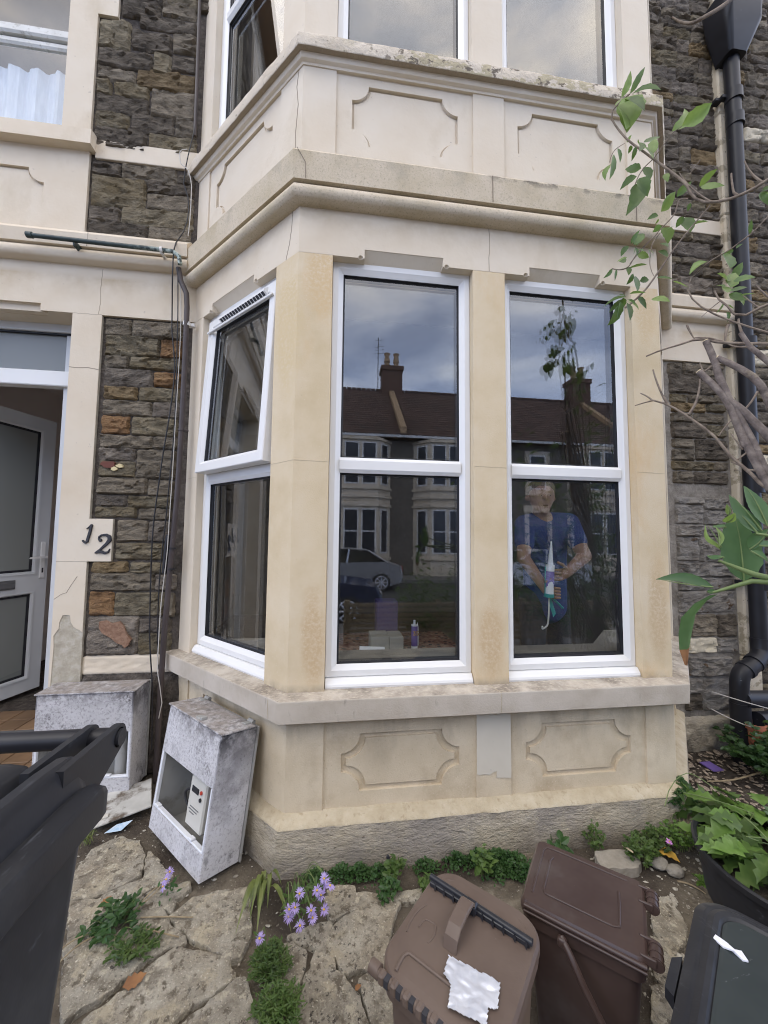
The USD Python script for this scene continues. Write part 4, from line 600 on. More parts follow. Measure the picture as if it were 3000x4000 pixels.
def panelled(frame, u0, u1, z0, z1, pan, r, m, raised):
    shp = panel_shape(*pan, r)
    ap = obj('apron', frame(extrude(sg.box(u0, z0, u1, z1).difference(shp), 0.010, 0.050)), m, house)
    if raised:
        pn = panel_shape(pan[0] + 0.024, pan[1] - 0.024, pan[2] + 0.024, pan[3] - 0.024, r + 0.004)
        obj('apron_panel', frame(cat([extrude(pn, 0.014, 0.050), extrude(shp.buffer(0.004), 0.024, 0.050)])), m, ap)
    else:
        obj('apron_panel', frame(cat([extrude(shp.buffer(0.004), 0.027, 0.050), extrude(shp.buffer(-0.011), 0.0215, 0.05)])), m, ap)
for zlo, zhi, m, raised, pz in ((0.220, 0.647, 'apron', True, (0.291, 0.554)), (3.45, 3.95, 'cream', False, (3.552, 3.893))):
    for F, spans in ((F_FRONT, [(0.0, 0.172), (0.920, 1.099), (1.850, 2.014)]), (F_LEFT, [(0.0, 0.185), (0.955, 1.16)]), (F_RIGHT, [(0.0, 0.185), (0.955, 1.16)])):
        for i, (a, b_) in enumerate(spans):
            obj('apron_pilaster', F(box(a, b_, 0.0005, 0.045, zlo + 0.001, zhi)), m, house)
        for (a0, a1), (b0, b1) in zip(spans, spans[1:]):
            pan = (a1 + 0.084, b0 - 0.084, pz[0], pz[1])
            panelled(F, a1, b0, zlo, zhi, pan, 0.088, m, raised)
patch = sg.Polygon([(0.9215, 0.335), (0.935, 0.33), (0.955, 0.333), (0.985, 0.328), (1.008, 0.340), (1.022, 0.342), (1.022, 0.312), (1.06, 0.310), (1.097, 0.306), (1.0985, 0.33), (1.098, 0.62), (1.06, 0.628), (1.02, 0.612), (0.99, 0.626), (0.95, 0.622), (0.9215, 0.627)])
obj('render_patch', F_FRONT(extrude(patch, -0.0025, 0.0)), 'render_patch', house, label='smooth pale patch on the middle of the bay apron')

def prism(pts, z0, z1): return hull([(x, y, z) for x, y in pts for z in (z0, z1)])
def corner_post(F0, s, sgn):
    a, b_ = (0.0, 0.171) if sgn > 0 else (1.843, BW)
    P = [(a, 0), (b_, 0)]; inner = [(b_ if sgn > 0 else a, 0.15)]
    e, d = F0.pt(0.18, 0, 0)[:2], F0.pt(0.18, 0.15, 0)[:2]
    return P + inner + [tuple(d), tuple(e)]
for zlo, zhi, m in ((0.750, 2.924, 'bath'), (4.06, 6.01, 'cream')):
    lab = 'tan stone ' if m == 'bath' else 'cream painted '
    obj('pilaster', prism(corner_post(F_LEFT, 0.18, 1), zlo, zhi), m, house, label=lab + 'post at the left corner of the bay')
    obj('pilaster', prism(corner_post(F_RIGHT, 0.18, -1), zlo, zhi), m, house, label=lab + 'post at the right corner of the bay')
    obj('mullion', F_FRONT(box(0.914, 1.094, 0.0, 0.15, zlo, zhi, 0.003)), m, house, label=lab + 'mullion between the front bay windows')
    for F in (F_LEFT, F_RIGHT):
        obj('pilaster', F(box(0.957, 1.2, 0.0, 0.15, zlo, zhi, 0.003)), 'cream', house, label=lab + 'jamb where the bay meets the wall')

SHOW = [(0.0, 0.112), (0.0, 0.050), (0.003, 0.047), (0.030, 0.047), (0.034, 0.051), (0.052, 0.062), (0.056, 0.066), (0.056, 0.112)]
def quad(F, u0, u1, z0, z1, d, tilt=0.0):
    return F((np.array([[u0, d, z0], [u1, d, z0], [u1, d + tilt, z1], [u0, d + tilt, z1]]), np.array([[0, 1, 2], [0, 2, 3]])))
def glazing(F, u0, u1, z0, z1, parent, d=0.0):
    obj('gasket', sweep_loop(F, u0 - 0.006, u1 + 0.006, z0 - 0.006, z1 + 0.006, [(0.0, d + 0.066), (0.008, d + 0.066), (0.010, d + 0.078), (0.016, d + 0.080), (0.016, d + 0.104), (0.0, d + 0.104)]), 'gasket', parent)
    obj('pane', quad(F, u0 - 0.004, u1 + 0.004, z0 - 0.004, z1 + 0.004, d + 0.079, 0.0006), 'glass', parent)
    obj('pane', quad(F, u0 - 0.004, u1 + 0.004, z0 - 0.004, z1 + 0.004, d + 0.103, 0.0), 'glass_front', parent)
def bar(F, u0, u1, z0, z1, prof):
    """horizontal bar: prof of (fraction of height, depth) points, swept along u."""
    k = len(prof); v = [(u, d, z0 + (z1 - z0) * t) for u in (u0, u1) for t, d in prof]
    return F(hull(v))
def window(F, u0, u1, z0, z1, t0, t1, label, cill=True):
    zb = z0 + (0.055 if cill else 0.0)
    w = obj('window', sweep_loop(F, u0 + 0.001, u1 - 0.001, zb, z1, SHOW), 'upvc', house, smooth=25, label=label)
    if cill:
        obj('cill', bar(F, u0 + 0.004, u1 - 0.004, z0 + 0.002, zb - 0.002, [(0, 0.02), (0.35, 0.013), (0.55, 0.016), (1, 0.034), (1, 0.11), (0, 0.11)]), 'upvc', w)
    iu0, iu1 = u0 + 0.057, u1 - 0.057
    if t0:
        obj('transom', bar(F, iu0 - 0.004, iu1 + 0.004, t0, t1, [(0, 0.064), (0.22, 0.048), (0.78, 0.048), (1, 0.064), (1, 0.11), (0, 0.11)]), 'upvc', w)
        glazing(F, iu0, iu1, zb + 0.057, t0, w); glazing(F, iu0, iu1, t1, z1 - 0.057, w)
    else:
        glazing(F, iu0, iu1, zb + 0.057, z1 - 0.057, w)
    return w
window(F_FRONT, 0.171, 0.914, 0.752, 2.928, 1.816, 1.896, 'left front window of the ground floor bay')
window(F_FRONT, 1.094, 1.843, 0.752, 2.928, 1.816, 1.896, 'right front window of the ground floor bay, person behind it')
window(F_RIGHT, 0.18, 0.957, 0.752, 2.928, 1.816, 1.896, 'right side window of the ground floor bay')
for F, a, b_, lab in ((F_FRONT, 0.171, 0.914, 'left front window of the upper bay'), (F_FRONT, 1.094, 1.843, 'right front window of the upper bay'), (F_RIGHT, 0.18, 0.957, 'right side window of the upper bay'), (F_LEFT, 0.18, 0.957, 'left side window of the upper bay')):
    window(F, a, b_, 4.09, 6.0, 5.06, 5.14, lab)
# left side window: its top light is a separate sash hung from the head, a little open, with a vent on it
lw = window(F_LEFT, 0.18, 0.957, 0.752, 2.928, None, None, 'left side window of the ground floor bay, its top light ajar') if False else None
lw = obj('window', sweep_loop(F_LEFT, 0.181, 0.956, 0.807, 2.928, SHOW), 'upvc', house, smooth=25, label='left side window of the ground floor bay, top light ajar')
obj('cill', bar(F_LEFT, 0.184, 0.953, 0.754, 0.805, [(0, 0.02), (0.35, 0.013), (0.55, 0.016), (1, 0.034), (1, 0.11), (0, 0.11)]), 'upvc', lw)
obj('transom', bar(F_LEFT, 0.233, 0.904, 1.816, 1.880, [(0, 0.064), (0.3, 0.05), (1, 0.05), (1, 0.11), (0, 0.11)]), 'upvc', lw)
glazing(F_LEFT, 0.237, 0.900, 0.864, 1.816, lw)
class Tilt:
    """The open sash: rotated about its head."""
    def __init__(s, F, zt, ang): s.F, s.zt, s.a = F, zt, ang
    def __call__(s, m):
        v, f, _ = meshkit.arrays(cat(m) if isinstance(m, list) else m); v = v.copy(); h = s.zt - v[:, 2]; d = v[:, 1] - 0.05
        v[:, 2] = s.zt - h * math.cos(s.a) + d * math.sin(s.a) * 0 ; v[:, 1] = 0.05 + d - h * math.sin(s.a)
        return s.F((v, f))
TL = Tilt(F_LEFT, 2.885, math.radians(3.2))
SASH = [(0.0, 0.100), (0.0, 0.030), (0.004, 0.026), (0.050, 0.026), (0.066, 0.040), (0.070, 0.046), (0.070, 0.100)]
sash = obj('sash', sweep_loop(TL, 0.212, 0.925, 1.878, 2.885, SASH), 'upvc', lw, smooth=25, label='top-hung sash standing slightly open')
obj('pane', quad(TL, 0.278, 0.859, 1.944, 2.819, 0.056), 'glass', lw); obj('pane', quad(TL, 0.278, 0.859, 1.944, 2.819, 0.080), 'glass_front', lw)
obj('gasket', sweep_loop(TL, 0.274, 0.863, 1.940, 2.823, [(0.0, 0.044), (0.012, 0.046), (0.014, 0.057), (0.014, 0.082), (0, 0.082)]), 'gasket', lw)
obj('drip_bar', TL([box(0.225, 0.912, 0.010, 0.03, 2.792, 2.806, 0.003)]), 'upvc', lw)
vent = MB(); vent.add(TL(hull([(0.29, 0.004, 2.838), (0.76, 0.004, 2.838), (0.285, 0.027, 2.868), (0.765, 0.027, 2.868), (0.285, 0.027, 2.822), (0.765, 0.027, 2.822), (0.29, 0.004, 2.852), (0.76, 0.004, 2.852)])))
obj('trickle_vent', vent, 'upvc', lw, label='slotted white vent on the sash head')
obj('vent_slot', [TL(hull([(u, 0.0035, 2.8375), (u + 0.020, 0.0035, 2.8375), (u, 0.0235, 2.8235), (u + 0.020, 0.0235, 2.8235), (u, 0.006, 2.840), (u + 0.02, 0.006, 2.840)])) for u in np.arange(0.30, 0.74, 0.027)], 'slot', lw)

# fine joints and cracks in the painted stone
def line(F, pts, r=0.0011): return tube([F.pt(u, d, z) for u, d, z in pts], r * .75, 5, spline=False)
jn = MB()
jn.add(line(F_FRONT, [(-0.012, -0.0786, 3.40), (0.03, -0.0765, 3.33), (0.032, -0.069, 3.256)], 0.002))
jn.add(line(F_FRONT, [(0.995, -0.078, 3.392), (1.0, -0.069, 3.256)], 0.002)); jn.add(line(F_FRONT, [(1.83, -0.078, 3.395), (1.835, -0.069, 3.256)], 0.0022))
jn.add(line(F_FRONT, [(1.005, -0.0005, 3.165), (1.010, -0.0005, 3.08), (1.004, -0.0005, 3.0), (1.005, -0.0005, 2.925)], 0.0014))
jn.add(line(F_LEFT, [(0.055, -0.0005, 3.165), (0.06, -0.0005, 3.08), (0.075, -0.0005, 3.0), (0.10, -0.0005, 2.925)], 0.0016)); jn.add(line(F_LEFT, [(0.035, -0.0003, 3.95), (0.05, -0.0003, 3.86), (0.035, -0.0003, 3.75), (0.05, -0.0003, 3.6), (0.045, -0.0003, 3.46)], 0.0018))
jn.add(line(F_WALL, [(-1.345, DF, 3.24), (-1.352, DF, 3.10), (-1.349, DF, 3.0), (-1.356, DF, 2.93)], 0.0014)); jn.add(line(F_WALL, [(-1.511, DF, 2.565), (-1.45, DF, 2.562), (-1.40, DF, 2.567), (-1.335, DF, 2.558)], 0.0022))
jn.add(line(F_WALL, [(-1.511, DF, 1.318), (-1.44, DF, 1.320), (-1.335, DF, 1.318)], 0.0013)); jn.add(line(F_WALL, [(-1.508, DF, 1.085), (-1.47, DF, 1.115), (-1.44, DF, 1.125), (-1.42, DF, 1.165), (-1.385, DF, 1.225)], 0.0018))
jn.add(line(F_WALL, [(-1.40, -0.093, 3.44), (-1.41, -0.082, 3.34)], 0.0018)); jn.add(line(F_WALL, [(-1.335, DF, 2.926), (-1.511, DF, 2.926)], 0.001))
obj('crack', jn, 'hairline', house, kind='stuff')
jl = MB()
for F, a, b_ in ((F_FRONT, 0.001, 0.170), (F_FRONT, 0.916, 1.092), (F_FRONT, 1.844, 2.012), (F_LEFT, 0.001, 0.179), (F_LEFT, 0.958, 1.09)): jl.add(line(F, [(a, -0.0002, 1.862), (b_, -0.0002, 1.858)], 0.0011))
jl.add(line(F_FRONT, [(1.02, -0.0735, 0.742), (1.02, -0.0690, 0.652)], 0.0016)); jl.add(line(F_FRONT, [(1.02, -0.073, 0.747), (0.985, 0.0, 0.7605)], 0.0016)); jl.add(line(F_LEFT, [(0.045, -0.0735, 0.742), (0.045, -0.0690, 0.652)], 0.0018))
obj('mortar_joint', jl, 'plinth_top', house, kind='stuff')
obj('drain_hole', F_FRONT(xf(trimesh.creation.cylinder(radius=0.008, height=0.012), M=[[1, 0, 0], [0, 0, 1], [0, 1, 0]], loc=(0.475, -0.056, 0.035))), 'slot', house)

# paint remains on the stones
def blob(cu, cz, ru, rz, seed, d): 
    a = np.linspace(0, 2 * math.pi, 26, endpoint=False); r = 0.65 + 0.7 * meshkit.noise(np.c_[np.cos(a) * 1.6 + seed, np.sin(a) * 1.6, a * 0 + seed], seed)
    return extrude(sg.Polygon(np.c_[cu + ru * r * np.cos(a), cz + rz * r * np.sin(a)]).buffer(0), d, d + 0.02)
obj('paint_remnant', W(blob(-1.245, 1.938, 0.045, 0.022, 3, -0.021)), 'red_paint', low_wall); obj('paint_remnant', W(blob(-1.175, 1.932, 0.020, 0.012, 5, -0.0215)), 'yellow_paint', low_wall); obj('paint_remnant', W(blob(-1.205, 1.91, 0.022, 0.012, 8, -0.021)), 'yellow_paint', low_wall)
obj('brick_patch', W(extrude(sg.Polygon([(-1.24, 0.945), (-1.205, 0.95), (-1.165, 0.935), (-1.12, 0.945), (-1.095, 0.91), (-1.075, 0.86), (-1.05, 0.83), (-1.065, 0.795), (-1.085, 0.78), (-1.10, 0.80), (-1.13, 0.81), (-1.17, 0.845), (-1.22, 0.875), (-1.238, 0.905)]), -0.024, 0.0)), 'brick_patch', low_wall, label='rough reddish patch on the big bottom stone')

# number on the quoin
def stroke(pts, w): 
    ps = [sg.Point(x, z).buffer(r, 8) for (x, z), r in zip(pts, w)]
    return so.unary_union([so.unary_union([ps[i], ps[i + 1]]).convex_hull for i in range(len(ps) - 1)])
one = stroke([(-1.362, 1.447), (-1.350, 1.433), (-1.338, 1.445), (-1.326, 1.50), (-1.318, 1.545), (-1.334, 1.532)], [0.006, 0.004, 0.0085, 0.0085, 0.008, 0.003])
one = one.union(stroke([(-1.318, 1.545), (-1.345, 1.523)], [0.006, 0.002]))
two = stroke([(-1.262, 1.452), (-1.270, 1.460), (-1.270, 1.474), (-1.255, 1.484), (-1.228, 1.486), (-1.210, 1.474), (-1.208, 1.452), (-1.226, 1.428), (-1.262, 1.392), (-1.286, 1.374)], [0.010, 0.006, 0.005, 0.006, 0.008, 0.011, 0.012, 0.009, 0.006, 0.004])
two = two.union(stroke([(-1.286, 1.373), (-1.255, 1.380), (-1.232, 1.372), (-1.212, 1.378), (-1.205, 1.396)], [0.005, 0.009, 0.008, 0.006, 0.003]))
for g, lab in ((one, 'black iron numeral 1'), (two, 'black iron numeral 2')):
    obj('digit', W(cat([extrude(g, DF - 0.006, DF - 0.0002), extrude(g.buffer(-0.0025), DF - 0.009, DF - 0.006)])), 'iron', house, label=lab)

# front door, open inwards, with its fanlight
fr = obj('door_frame', W([box(-2.45, -1.60, 0.15, 0.22, 2.872, 2.93, .004), box(-2.45, -2.39, 0.15, 0.22, 0.2, 2.9, .004), box(-1.66, -1.60, 0.172, 0.24, 0.2, 2.9, .004)]), 'upvc_grey', house, label='white frame of the front door')
obj('transom', W(box(-2.44, -1.61, 0.145, 0.22, 2.492, 2.597, .006)), 'upvc', fr); obj('gasket', W(box(-2.44, -1.61, 0.168, 0.19, 2.860, 2.874)), 'gasket', fr)
obj('pane', W((np.array([[-2.4, 0.185, 2.58], [-1.6, 0.185, 2.58], [-1.6, 0.185, 2.88], [-2.4, 0.185, 2.88]]), np.array([[0, 1, 2], [0, 2, 3]]))), 'frosted', fr, label='obscured fanlight')
dd = np.array([0.2, 0.74]); dd /= np.linalg.norm(dd); F_DOOR = Frame((-2.40, 0.97), tuple(dd), (-dd[1], dd[0]))
ring = lambda u0, u1, z0, z1: sg.box(u0, z0, u1, z1)
leafp = ring(0, 0.765, 0.225, 2.45).difference(ring(0.10, 0.665, 1.165, 2.35)).difference(ring(0.10, 0.665, 0.33, 1.015))
dr = obj('door', F_DOOR(extrude(leafp, 0.0, 0.06)), 'upvc_grey', house, label='white glazed front door standing open inwards')
for z0, z1 in ((1.165, 2.35), (0.33, 1.015)):
    obj('bead', sweep_loop(F_DOOR, 0.095, 0.67, z0 - 0.005, z1 + 0.005, [(0.0, -0.006), (0.012, -0.004), (0.022, 0.012), (0.022, 0.02), (0, 0.02)]), 'upvc_grey', dr, smooth=25)
    obj('gasket', sweep_loop(F_DOOR, 0.112, 0.653, z0 + 0.012, z1 - 0.012, [(0.0, 0.010), (0.022, 0.014), (0.022, 0.02), (0, 0.02)]), 'gasket', dr)
    obj('pane', quad(F_DOOR, 0.10, 0.665, z0, z1, 0.018), 'frosted', dr)
obj('letterbox', F_DOOR([box(0.24, 0.52, -0.012, 0.0, 1.055, 1.125, .004), box(0.25, 0.51, -0.018, -0.012, 1.065, 1.10, .003)]), 'letterbox', dr)
obj('handle', F_DOOR([box(0.695, 0.735, -0.012, 0.0, 1.12, 1.42, .005), hull([(0.70, -0.05, 1.285), (0.70, -0.05, 1.305), (0.72, -0.02, 1.285), (0.72, -0.02, 1.305), (0.58, -0.055, 1.285), (0.58, -0.055, 1.30), (0.58, -0.043, 1.29)]), cyl((0.715, -0.045, 1.295), (0.715, 0, 1.295), 0.011)]), 'upvc', dr)
obj('keyhole', F_DOOR(box(0.708, 0.722, -0.0135, -0.011, 1.165, 1.205, .002)), 'slot', dr)
obj('hall', [box(-1.60, -1.45, 0.99, 4.6, 0.15, 3.0), box(-2.9, -2.75, 0.99, 4.6, 0.15, 3.0), box(-2.9, -1.45, 2.9, 3.0, 0.15, 3.0), box(-2.9, -1.45, 0.95, 4.6, 2.96, 3.1)], 'hall_wall', house, label='grey walls of the entrance hall')
obj('skirting', [box(-1.615, -1.60, 0.99, 4.4, 0.20, 0.36, .003)], 'upvc_grey', house)
step = obj('doorstep', [box(-2.62, -1.40, 0.40, 1.0, -0.1, 0.135)], 'concrete', house, label='low step in front of the door')
fl = obj('hall_floor', box(-2.78, -1.56, 0.9, 4.5, 0.05, 0.185), 'mortar', house, label='tiled hall floor')
for i in range(8):
    for j in range(6):
        obj('tile', xf(box(0, 0.146, 0, 0.146, 0.136, 0.146, .003), loc=(-2.62 + 0.152 * i, 0.41 + 0.1 * 0 + 0.152 * j if j < 4 else 0.41 + 0.152 * j, 0 if j < 3 else 0.05)), 'tile', step if j < 3 else fl)
obj('threshold', box(-2.45, -1.6, 0.90, 0.98, 0.13, 0.21, .005), 'letterbox', house)

# room behind the ground floor bay, and the one above
ROOM = [box(-1.40, 3.25, 4.6, 4.7, 0.1, 3.2), box(-1.45, -1.40, 0.99, 4.7, 0.1, 3.2), box(3.2, 3.3, 0.99, 4.7, 0.1, 3.2), box(-1.45, 3.3, 0.99, 4.7, 3.17, 3.3), prism([(0.05, 0.08), (1.96, 0.08), (-0.72, 0.99), (2.73, 0.99)], 3.18, 3.29), box(-1.45, -0.72, 0.96, 0.995, 0.1, 3.2), box(2.74, 3.3, 0.96, 0.995, 0.1, 3.2)]
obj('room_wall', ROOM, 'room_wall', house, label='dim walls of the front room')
obj('room_floor', [box(-1.45, 3.3, 0.99, 4.7, 0.05, 0.2), hull([(0.1, 0.17, 0.05), (1.9, 0.17, 0.05), (-0.7, 1.0, 0.05), (2.7, 1.0, 0.05), (0.1, 0.17, 0.2), (1.9, 0.17, 0.2), (-0.7, 1.0, 0.2), (2.7, 1.0, 0.2)])], 'room_floor', house)
obj('window_board', bay_sweep([(-0.40, 0.80), (-0.112, 0.80), (-0.112, 0.83), (-0.40, 0.83)], ends=(0.72, 0.72)), 'room_wall', house)
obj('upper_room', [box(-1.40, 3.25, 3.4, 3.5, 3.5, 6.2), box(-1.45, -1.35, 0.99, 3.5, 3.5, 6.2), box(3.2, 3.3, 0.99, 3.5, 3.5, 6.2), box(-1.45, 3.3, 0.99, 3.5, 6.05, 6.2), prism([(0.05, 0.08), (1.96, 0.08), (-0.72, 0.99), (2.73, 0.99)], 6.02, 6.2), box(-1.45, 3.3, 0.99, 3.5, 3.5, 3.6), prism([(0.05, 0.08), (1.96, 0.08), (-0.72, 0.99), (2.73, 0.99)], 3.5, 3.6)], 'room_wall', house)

# the neighbour on the right
nb = thing('terraced_house', 'brown stone house beyond the black downpipe at the right edge', 'house', (3.7, YW, 0))
nw = obj('stone_wall', W(box(3.50, 6.5, 0.006, 0.3, -0.3, 6.5)), 'mortar', nb)
for i, (a, b_, c, d) in enumerate(coursed(3.505, 4.25, -0.1, 6.3, 31, 0.08, 0.16) + [s for s in coursed(4.25, 6.4, -0.1, 4.6, 32, 0.10, 0.2, 0.2, 0.5)]):
    z = (c + d) / 2; m = 'st_cream' if any(abs(z - q) < 0.1 for q in (0.75, 2.05, 3.05, 5.0)) and a < 4.0 else pick_any(i)
    obj('stone', W(rough_stone(a, b_, c, d, 700 + i)), m, nb + '/stone_wall', smooth=38)
obj('party_pilaster', W(cat([box(3.362, 3.497, -0.05, 0.1, z, min(z + 0.9, 6.4) - 0.004, 0.012) for z in np.arange(-0.3, 6.3, 0.9)])), 'cream_flaky', nb, label='peeling cream strip on the party wall')
# ------------------------------------------------------------------ ground, yard, street
def sheet(x0, x1, y0, y1, z, nx, ny, amp=0.0, sc=3.0, seed=1, fz=None):
    X, Y = np.meshgrid(np.linspace(x0, x1, nx), np.linspace(y0, y1, ny), indexing='ij'); P = np.stack([X, Y, np.zeros_like(X)], -1)
    Z = np.full_like(X, z) + amp * (meshkit.fbm(P * sc, 4, seed) - 0.5) * 2
    if fz is not None: Z = Z + fz(X, Y)
    v = np.stack([X, Y, Z], -1).reshape(-1, 3); I = np.arange(nx * ny).reshape(nx, ny)
    a, b, c, d = I[:-1, :-1].ravel(), I[1:, :-1].ravel(), I[1:, 1:].ravel(), I[:-1, 1:].ravel()
    return v, np.vstack([np.c_[a, b, c], np.c_[a, c, d]])
MT['asphalt'] = mat('street_asphalt', [(0.040, 0.040, 0.042), (0.065, 0.064, 0.064)], 30, rough=0.9, bump=(120, 0.5, 0.004))
MT['pavement'] = mat('street_pavement', [(0.16, 0.155, 0.145), (0.22, 0.21, 0.20)], 6, rough=0.9)
ground = obj('ground', sheet(-150, 150, -150, 150, -0.42, 3, 3), 'grit', kind='structure', label='flat ground around the street', category='ground')
obj('road', box(-40, 60, -13.2, -5.7, -0.5, -0.36), 'asphalt', kind='structure', label='asphalt street between the two terraces', category='road')
pv = obj('pavement', box(-40, 60, -5.7, -3.45, -0.5, -0.24), 'pavement', kind='structure', label='near pavement beyond the front garden', category='pavement')
obj('pavement', box(-40, 60, -15.1, -13.2, -0.5, -0.24), 'pavement', kind='structure', label='far pavement below the opposite houses', category='pavement')
yard = obj('yard_ground', sheet(-3.2, 6.0, -3.4, 0.9, -0.012, 190, 110, 0.010, 5.0, 3, lambda X, Y: -0.085 * np.clip((X - 2.15) / 0.35, 0, 1)), 'grit', kind='structure', smooth=60, label='gritty soil of the front yard under the paving', category='ground')
obj('flower_bed_soil', sheet(2.06, 5.6, -3.0, 0.80, -0.088, 150, 130, 0.020, 6.0, 13), 'soil', kind='structure', smooth=60, label='dark littered soil of the bed right of the bay', category='soil')
def slab_mesh(pts, seed, th=0.045, z=0.006):
    g = sg.Polygon(pts).buffer(0.007)
    if g.is_empty: return None
    g = max(getattr(g, 'geoms', [g]), key=lambda q: q.area)
    n = int(max(24, g.length / 0.009)); ring = np.array([g.exterior.interpolate(t, normalized=True).coords[0] for t in np.linspace(0, 1, n, endpoint=False)])
    c = np.array(g.centroid.coords[0]); rng = np.random.default_rng(seed)
    tilt = rng.uniform(-0.012, 0.012, 2)
    ring = ring + (np.c_[meshkit.fbm(np.c_[ring * 30, ring[:, :1] * 0], 4, seed), meshkit.fbm(np.c_[ring * 30, ring[:, :1] * 0 + 5], 4, seed)] - 0.5) * 0.022
    V, f = [], []
    for s, dz in ((1.0, -th), (1.0, -0.006), (0.985, -0.001), (0.9, 0.0), (0.8, 0.0), (0.7, 0.0), (0.58, 0.0), (0.45, 0.0), (0.3, 0.0), (0.16, 0.0)):
        r = c + (ring - c) * s; h = z + dz + ((r - c) @ tilt) + 0.008 * (meshkit.fbm(np.c_[r * 13, r[:, :1] * 0], 4, seed) - 0.5)
        V.append(np.c_[r, h])
    k = len(ring)
    for i in range(len(V) - 1):
        for j in range(k):
            j2 = (j + 1) % k; a, b, c2, d = i * k + j, i * k + j2, (i + 1) * k + j2, (i + 1) * k + j
            f += [[a, b, c2], [a, c2, d]]
    v = np.vstack(V + [np.r_[c, V[-1][:, 2].mean()][None]]); 
    for j in range(k): f.append([(len(V) - 1) * k + j, (len(V) - 1) * k + (j + 1) % k, len(v) - 1])
    ar = np.cross(np.roll(ring, -1, 0) - c, ring - c).sum(); f = np.array(f)
    return (v, f) if ar < 0 else (v, f[:, ::-1])
slab_parent = yard
for i, s in enumerate(SLABS):
    m = slab_mesh(s, 40 + i)
    if m: obj('paving_stone', m, 'slab', slab_parent, smooth=50)
rng = np.random.default_rng(12)
for i in range(9):
    for j in range(5):
        x, y = -1.9 + 0.5 * i + rng.uniform(-.06, .06), -3.1 + 0.42 * j + rng.uniform(-.05, .05)
        if y > -1.0 + (0.0 if x < 0.2 else -0.25): continue
        a = np.sort(rng.uniform(0, 2 * math.pi, 7)); 
        p = [(x + 0.265 * math.cos(t) * rng.uniform(.85, 1.05), y + 0.22 * math.sin(t) * rng.uniform(.85, 1.05)) for t in np.linspace(0, 2 * math.pi, 8)[:-1]]
        m = slab_mesh(p, 90 + i * 9 + j)
        if m: obj('paving_stone', m, 'slab', slab_parent, smooth=50)
kb = sg.Polygon([p for p in KERB_STONE])
ks = slab_mesh([(x + .02, y - .01) for x, y in KERB_STONE], 77, th=0.045, z=0.028)
t = obj('loose_stone', ks, 'concrete', smooth=40); data(stage.GetPrimAtPath(t), label='flat grey broken slab lying against the bay base', category='stone')
for i, (x, y, r, lab) in enumerate([(1.715, -0.20, 0.034, 'grey rubble lump beside the yellow leaf, nearer the wall'), (1.752, -0.245, 0.030, 'pale rubble lump just in front of the yellow leaf')]):
    m = trimesh.creation.icosphere(3, 1.0); v = np.array(m.vertices); v = v * (0.75 + 0.5 * meshkit.fbm(v * 1.6 + i * 5, 4, i)[:, None]) * r * np.array([1.25, 0.9, 0.7]) + [x, y, 0.008]
    t = obj('rubble', (v, np.array(m.faces)), 'concrete', smooth=50); data(stage.GetPrimAtPath(t), label=lab, category='stone')

def scatter(n, box_, size, seed, keep=lambda x, y: True, flat=0.6, z=0.0):
    rng = np.random.default_rng(seed); o = trimesh.creation.icosahedron(); V0, F0 = np.array(o.vertices), np.array(o.faces); vs, fs = [], []
    while len(vs) < n:
        x, y = rng.uniform(box_[0], box_[1]), rng.uniform(box_[2], box_[3])
        if not keep(x, y): continue
        s = size * rng.lognormal(0, 0.5); q = V0 * rng.uniform(0.6, 1.3, (1, 3)) * [1.3, 0.8, flat] * s * rng.uniform(0.8, 1.2, (12, 1))
        a = rng.uniform(0, 6.3); c, sn = math.cos(a), math.sin(a); q = q @ np.array([[c, sn, 0], [-sn, c, 0], [0, 0, 1]])
        zz = z(x, y) if callable(z) else z
        vs.append(q + [x, y, zz + s * 0.2]); fs.append(F0 + 12 * (len(vs) - 1))
    return np.vstack(vs), np.vstack(fs)
obj('gravel', scatter(1500, (1.1, 2.1, -0.95, -0.08), 0.0048, 5, lambda x, y: y < -0.10 - 0.3 * 0 and x + y > 0.55, z=-0.014), 'pebble', kind='stuff', label='scattered pebbles and grit in front of the planter', category='gravel')
obj('gravel', scatter(420, (-0.95, 0.6, -0.75, 0.5), 0.0035, 6, lambda x, y: x + y < -0.05, z=-0.008), 'pebble', kind='stuff', label='small chips on the paving by the meter boxes', category='gravel')
obj('bark_litter', scatter(3600, (2.1, 4.6, -0.5, 0.72), 0.0080, 8, lambda x, y: y < 0.72 and x - 2.8 > y - 0.9, flat=0.3, z=-0.078), 'woodchip', kind='stuff', label='pale chips and litter over the dark bed', category='litter')

# ------------------------------------------------------------------ pipes and cables
p = thing('downpipe', 'black plastic rainwater downpipe with hopper beside the cream party strip', 'downpipe', (3.425, 0.66, 0))
obj('pipe', cyl((3.395, 0.655, 0.72), (3.425, 0.66, 5.6), 0.052, 20), 'black_pipe', p, smooth=50)
for z in (5.12, 4.90, 3.0, 1.12, 1.86): obj('collar', cyl((3.425, 0.655, z), (3.425, 0.655, z + 0.09), 0.060, 20), 'black_pipe', p, smooth=40)
for z in (5.16, 3.05, 1.16): obj('bracket', [box(3.30, 3.36, 0.69, 0.74, z, z + 0.03, .004), box(3.33, 3.425, 0.66, 0.70, z, z + 0.03, .004)], 'black_pipe', p)
obj('hopper', rings_hull([(rrect(0.16, 0.15, 0.03) + [3.42, 0.66], 5.50), (rrect(0.34, 0.22, 0.05) + [3.42, 0.63], 5.74), (rrect(0.36, 0.24, 0.05) + [3.42, 0.63], 5.95)]), 'black_pipe', p, smooth=30)
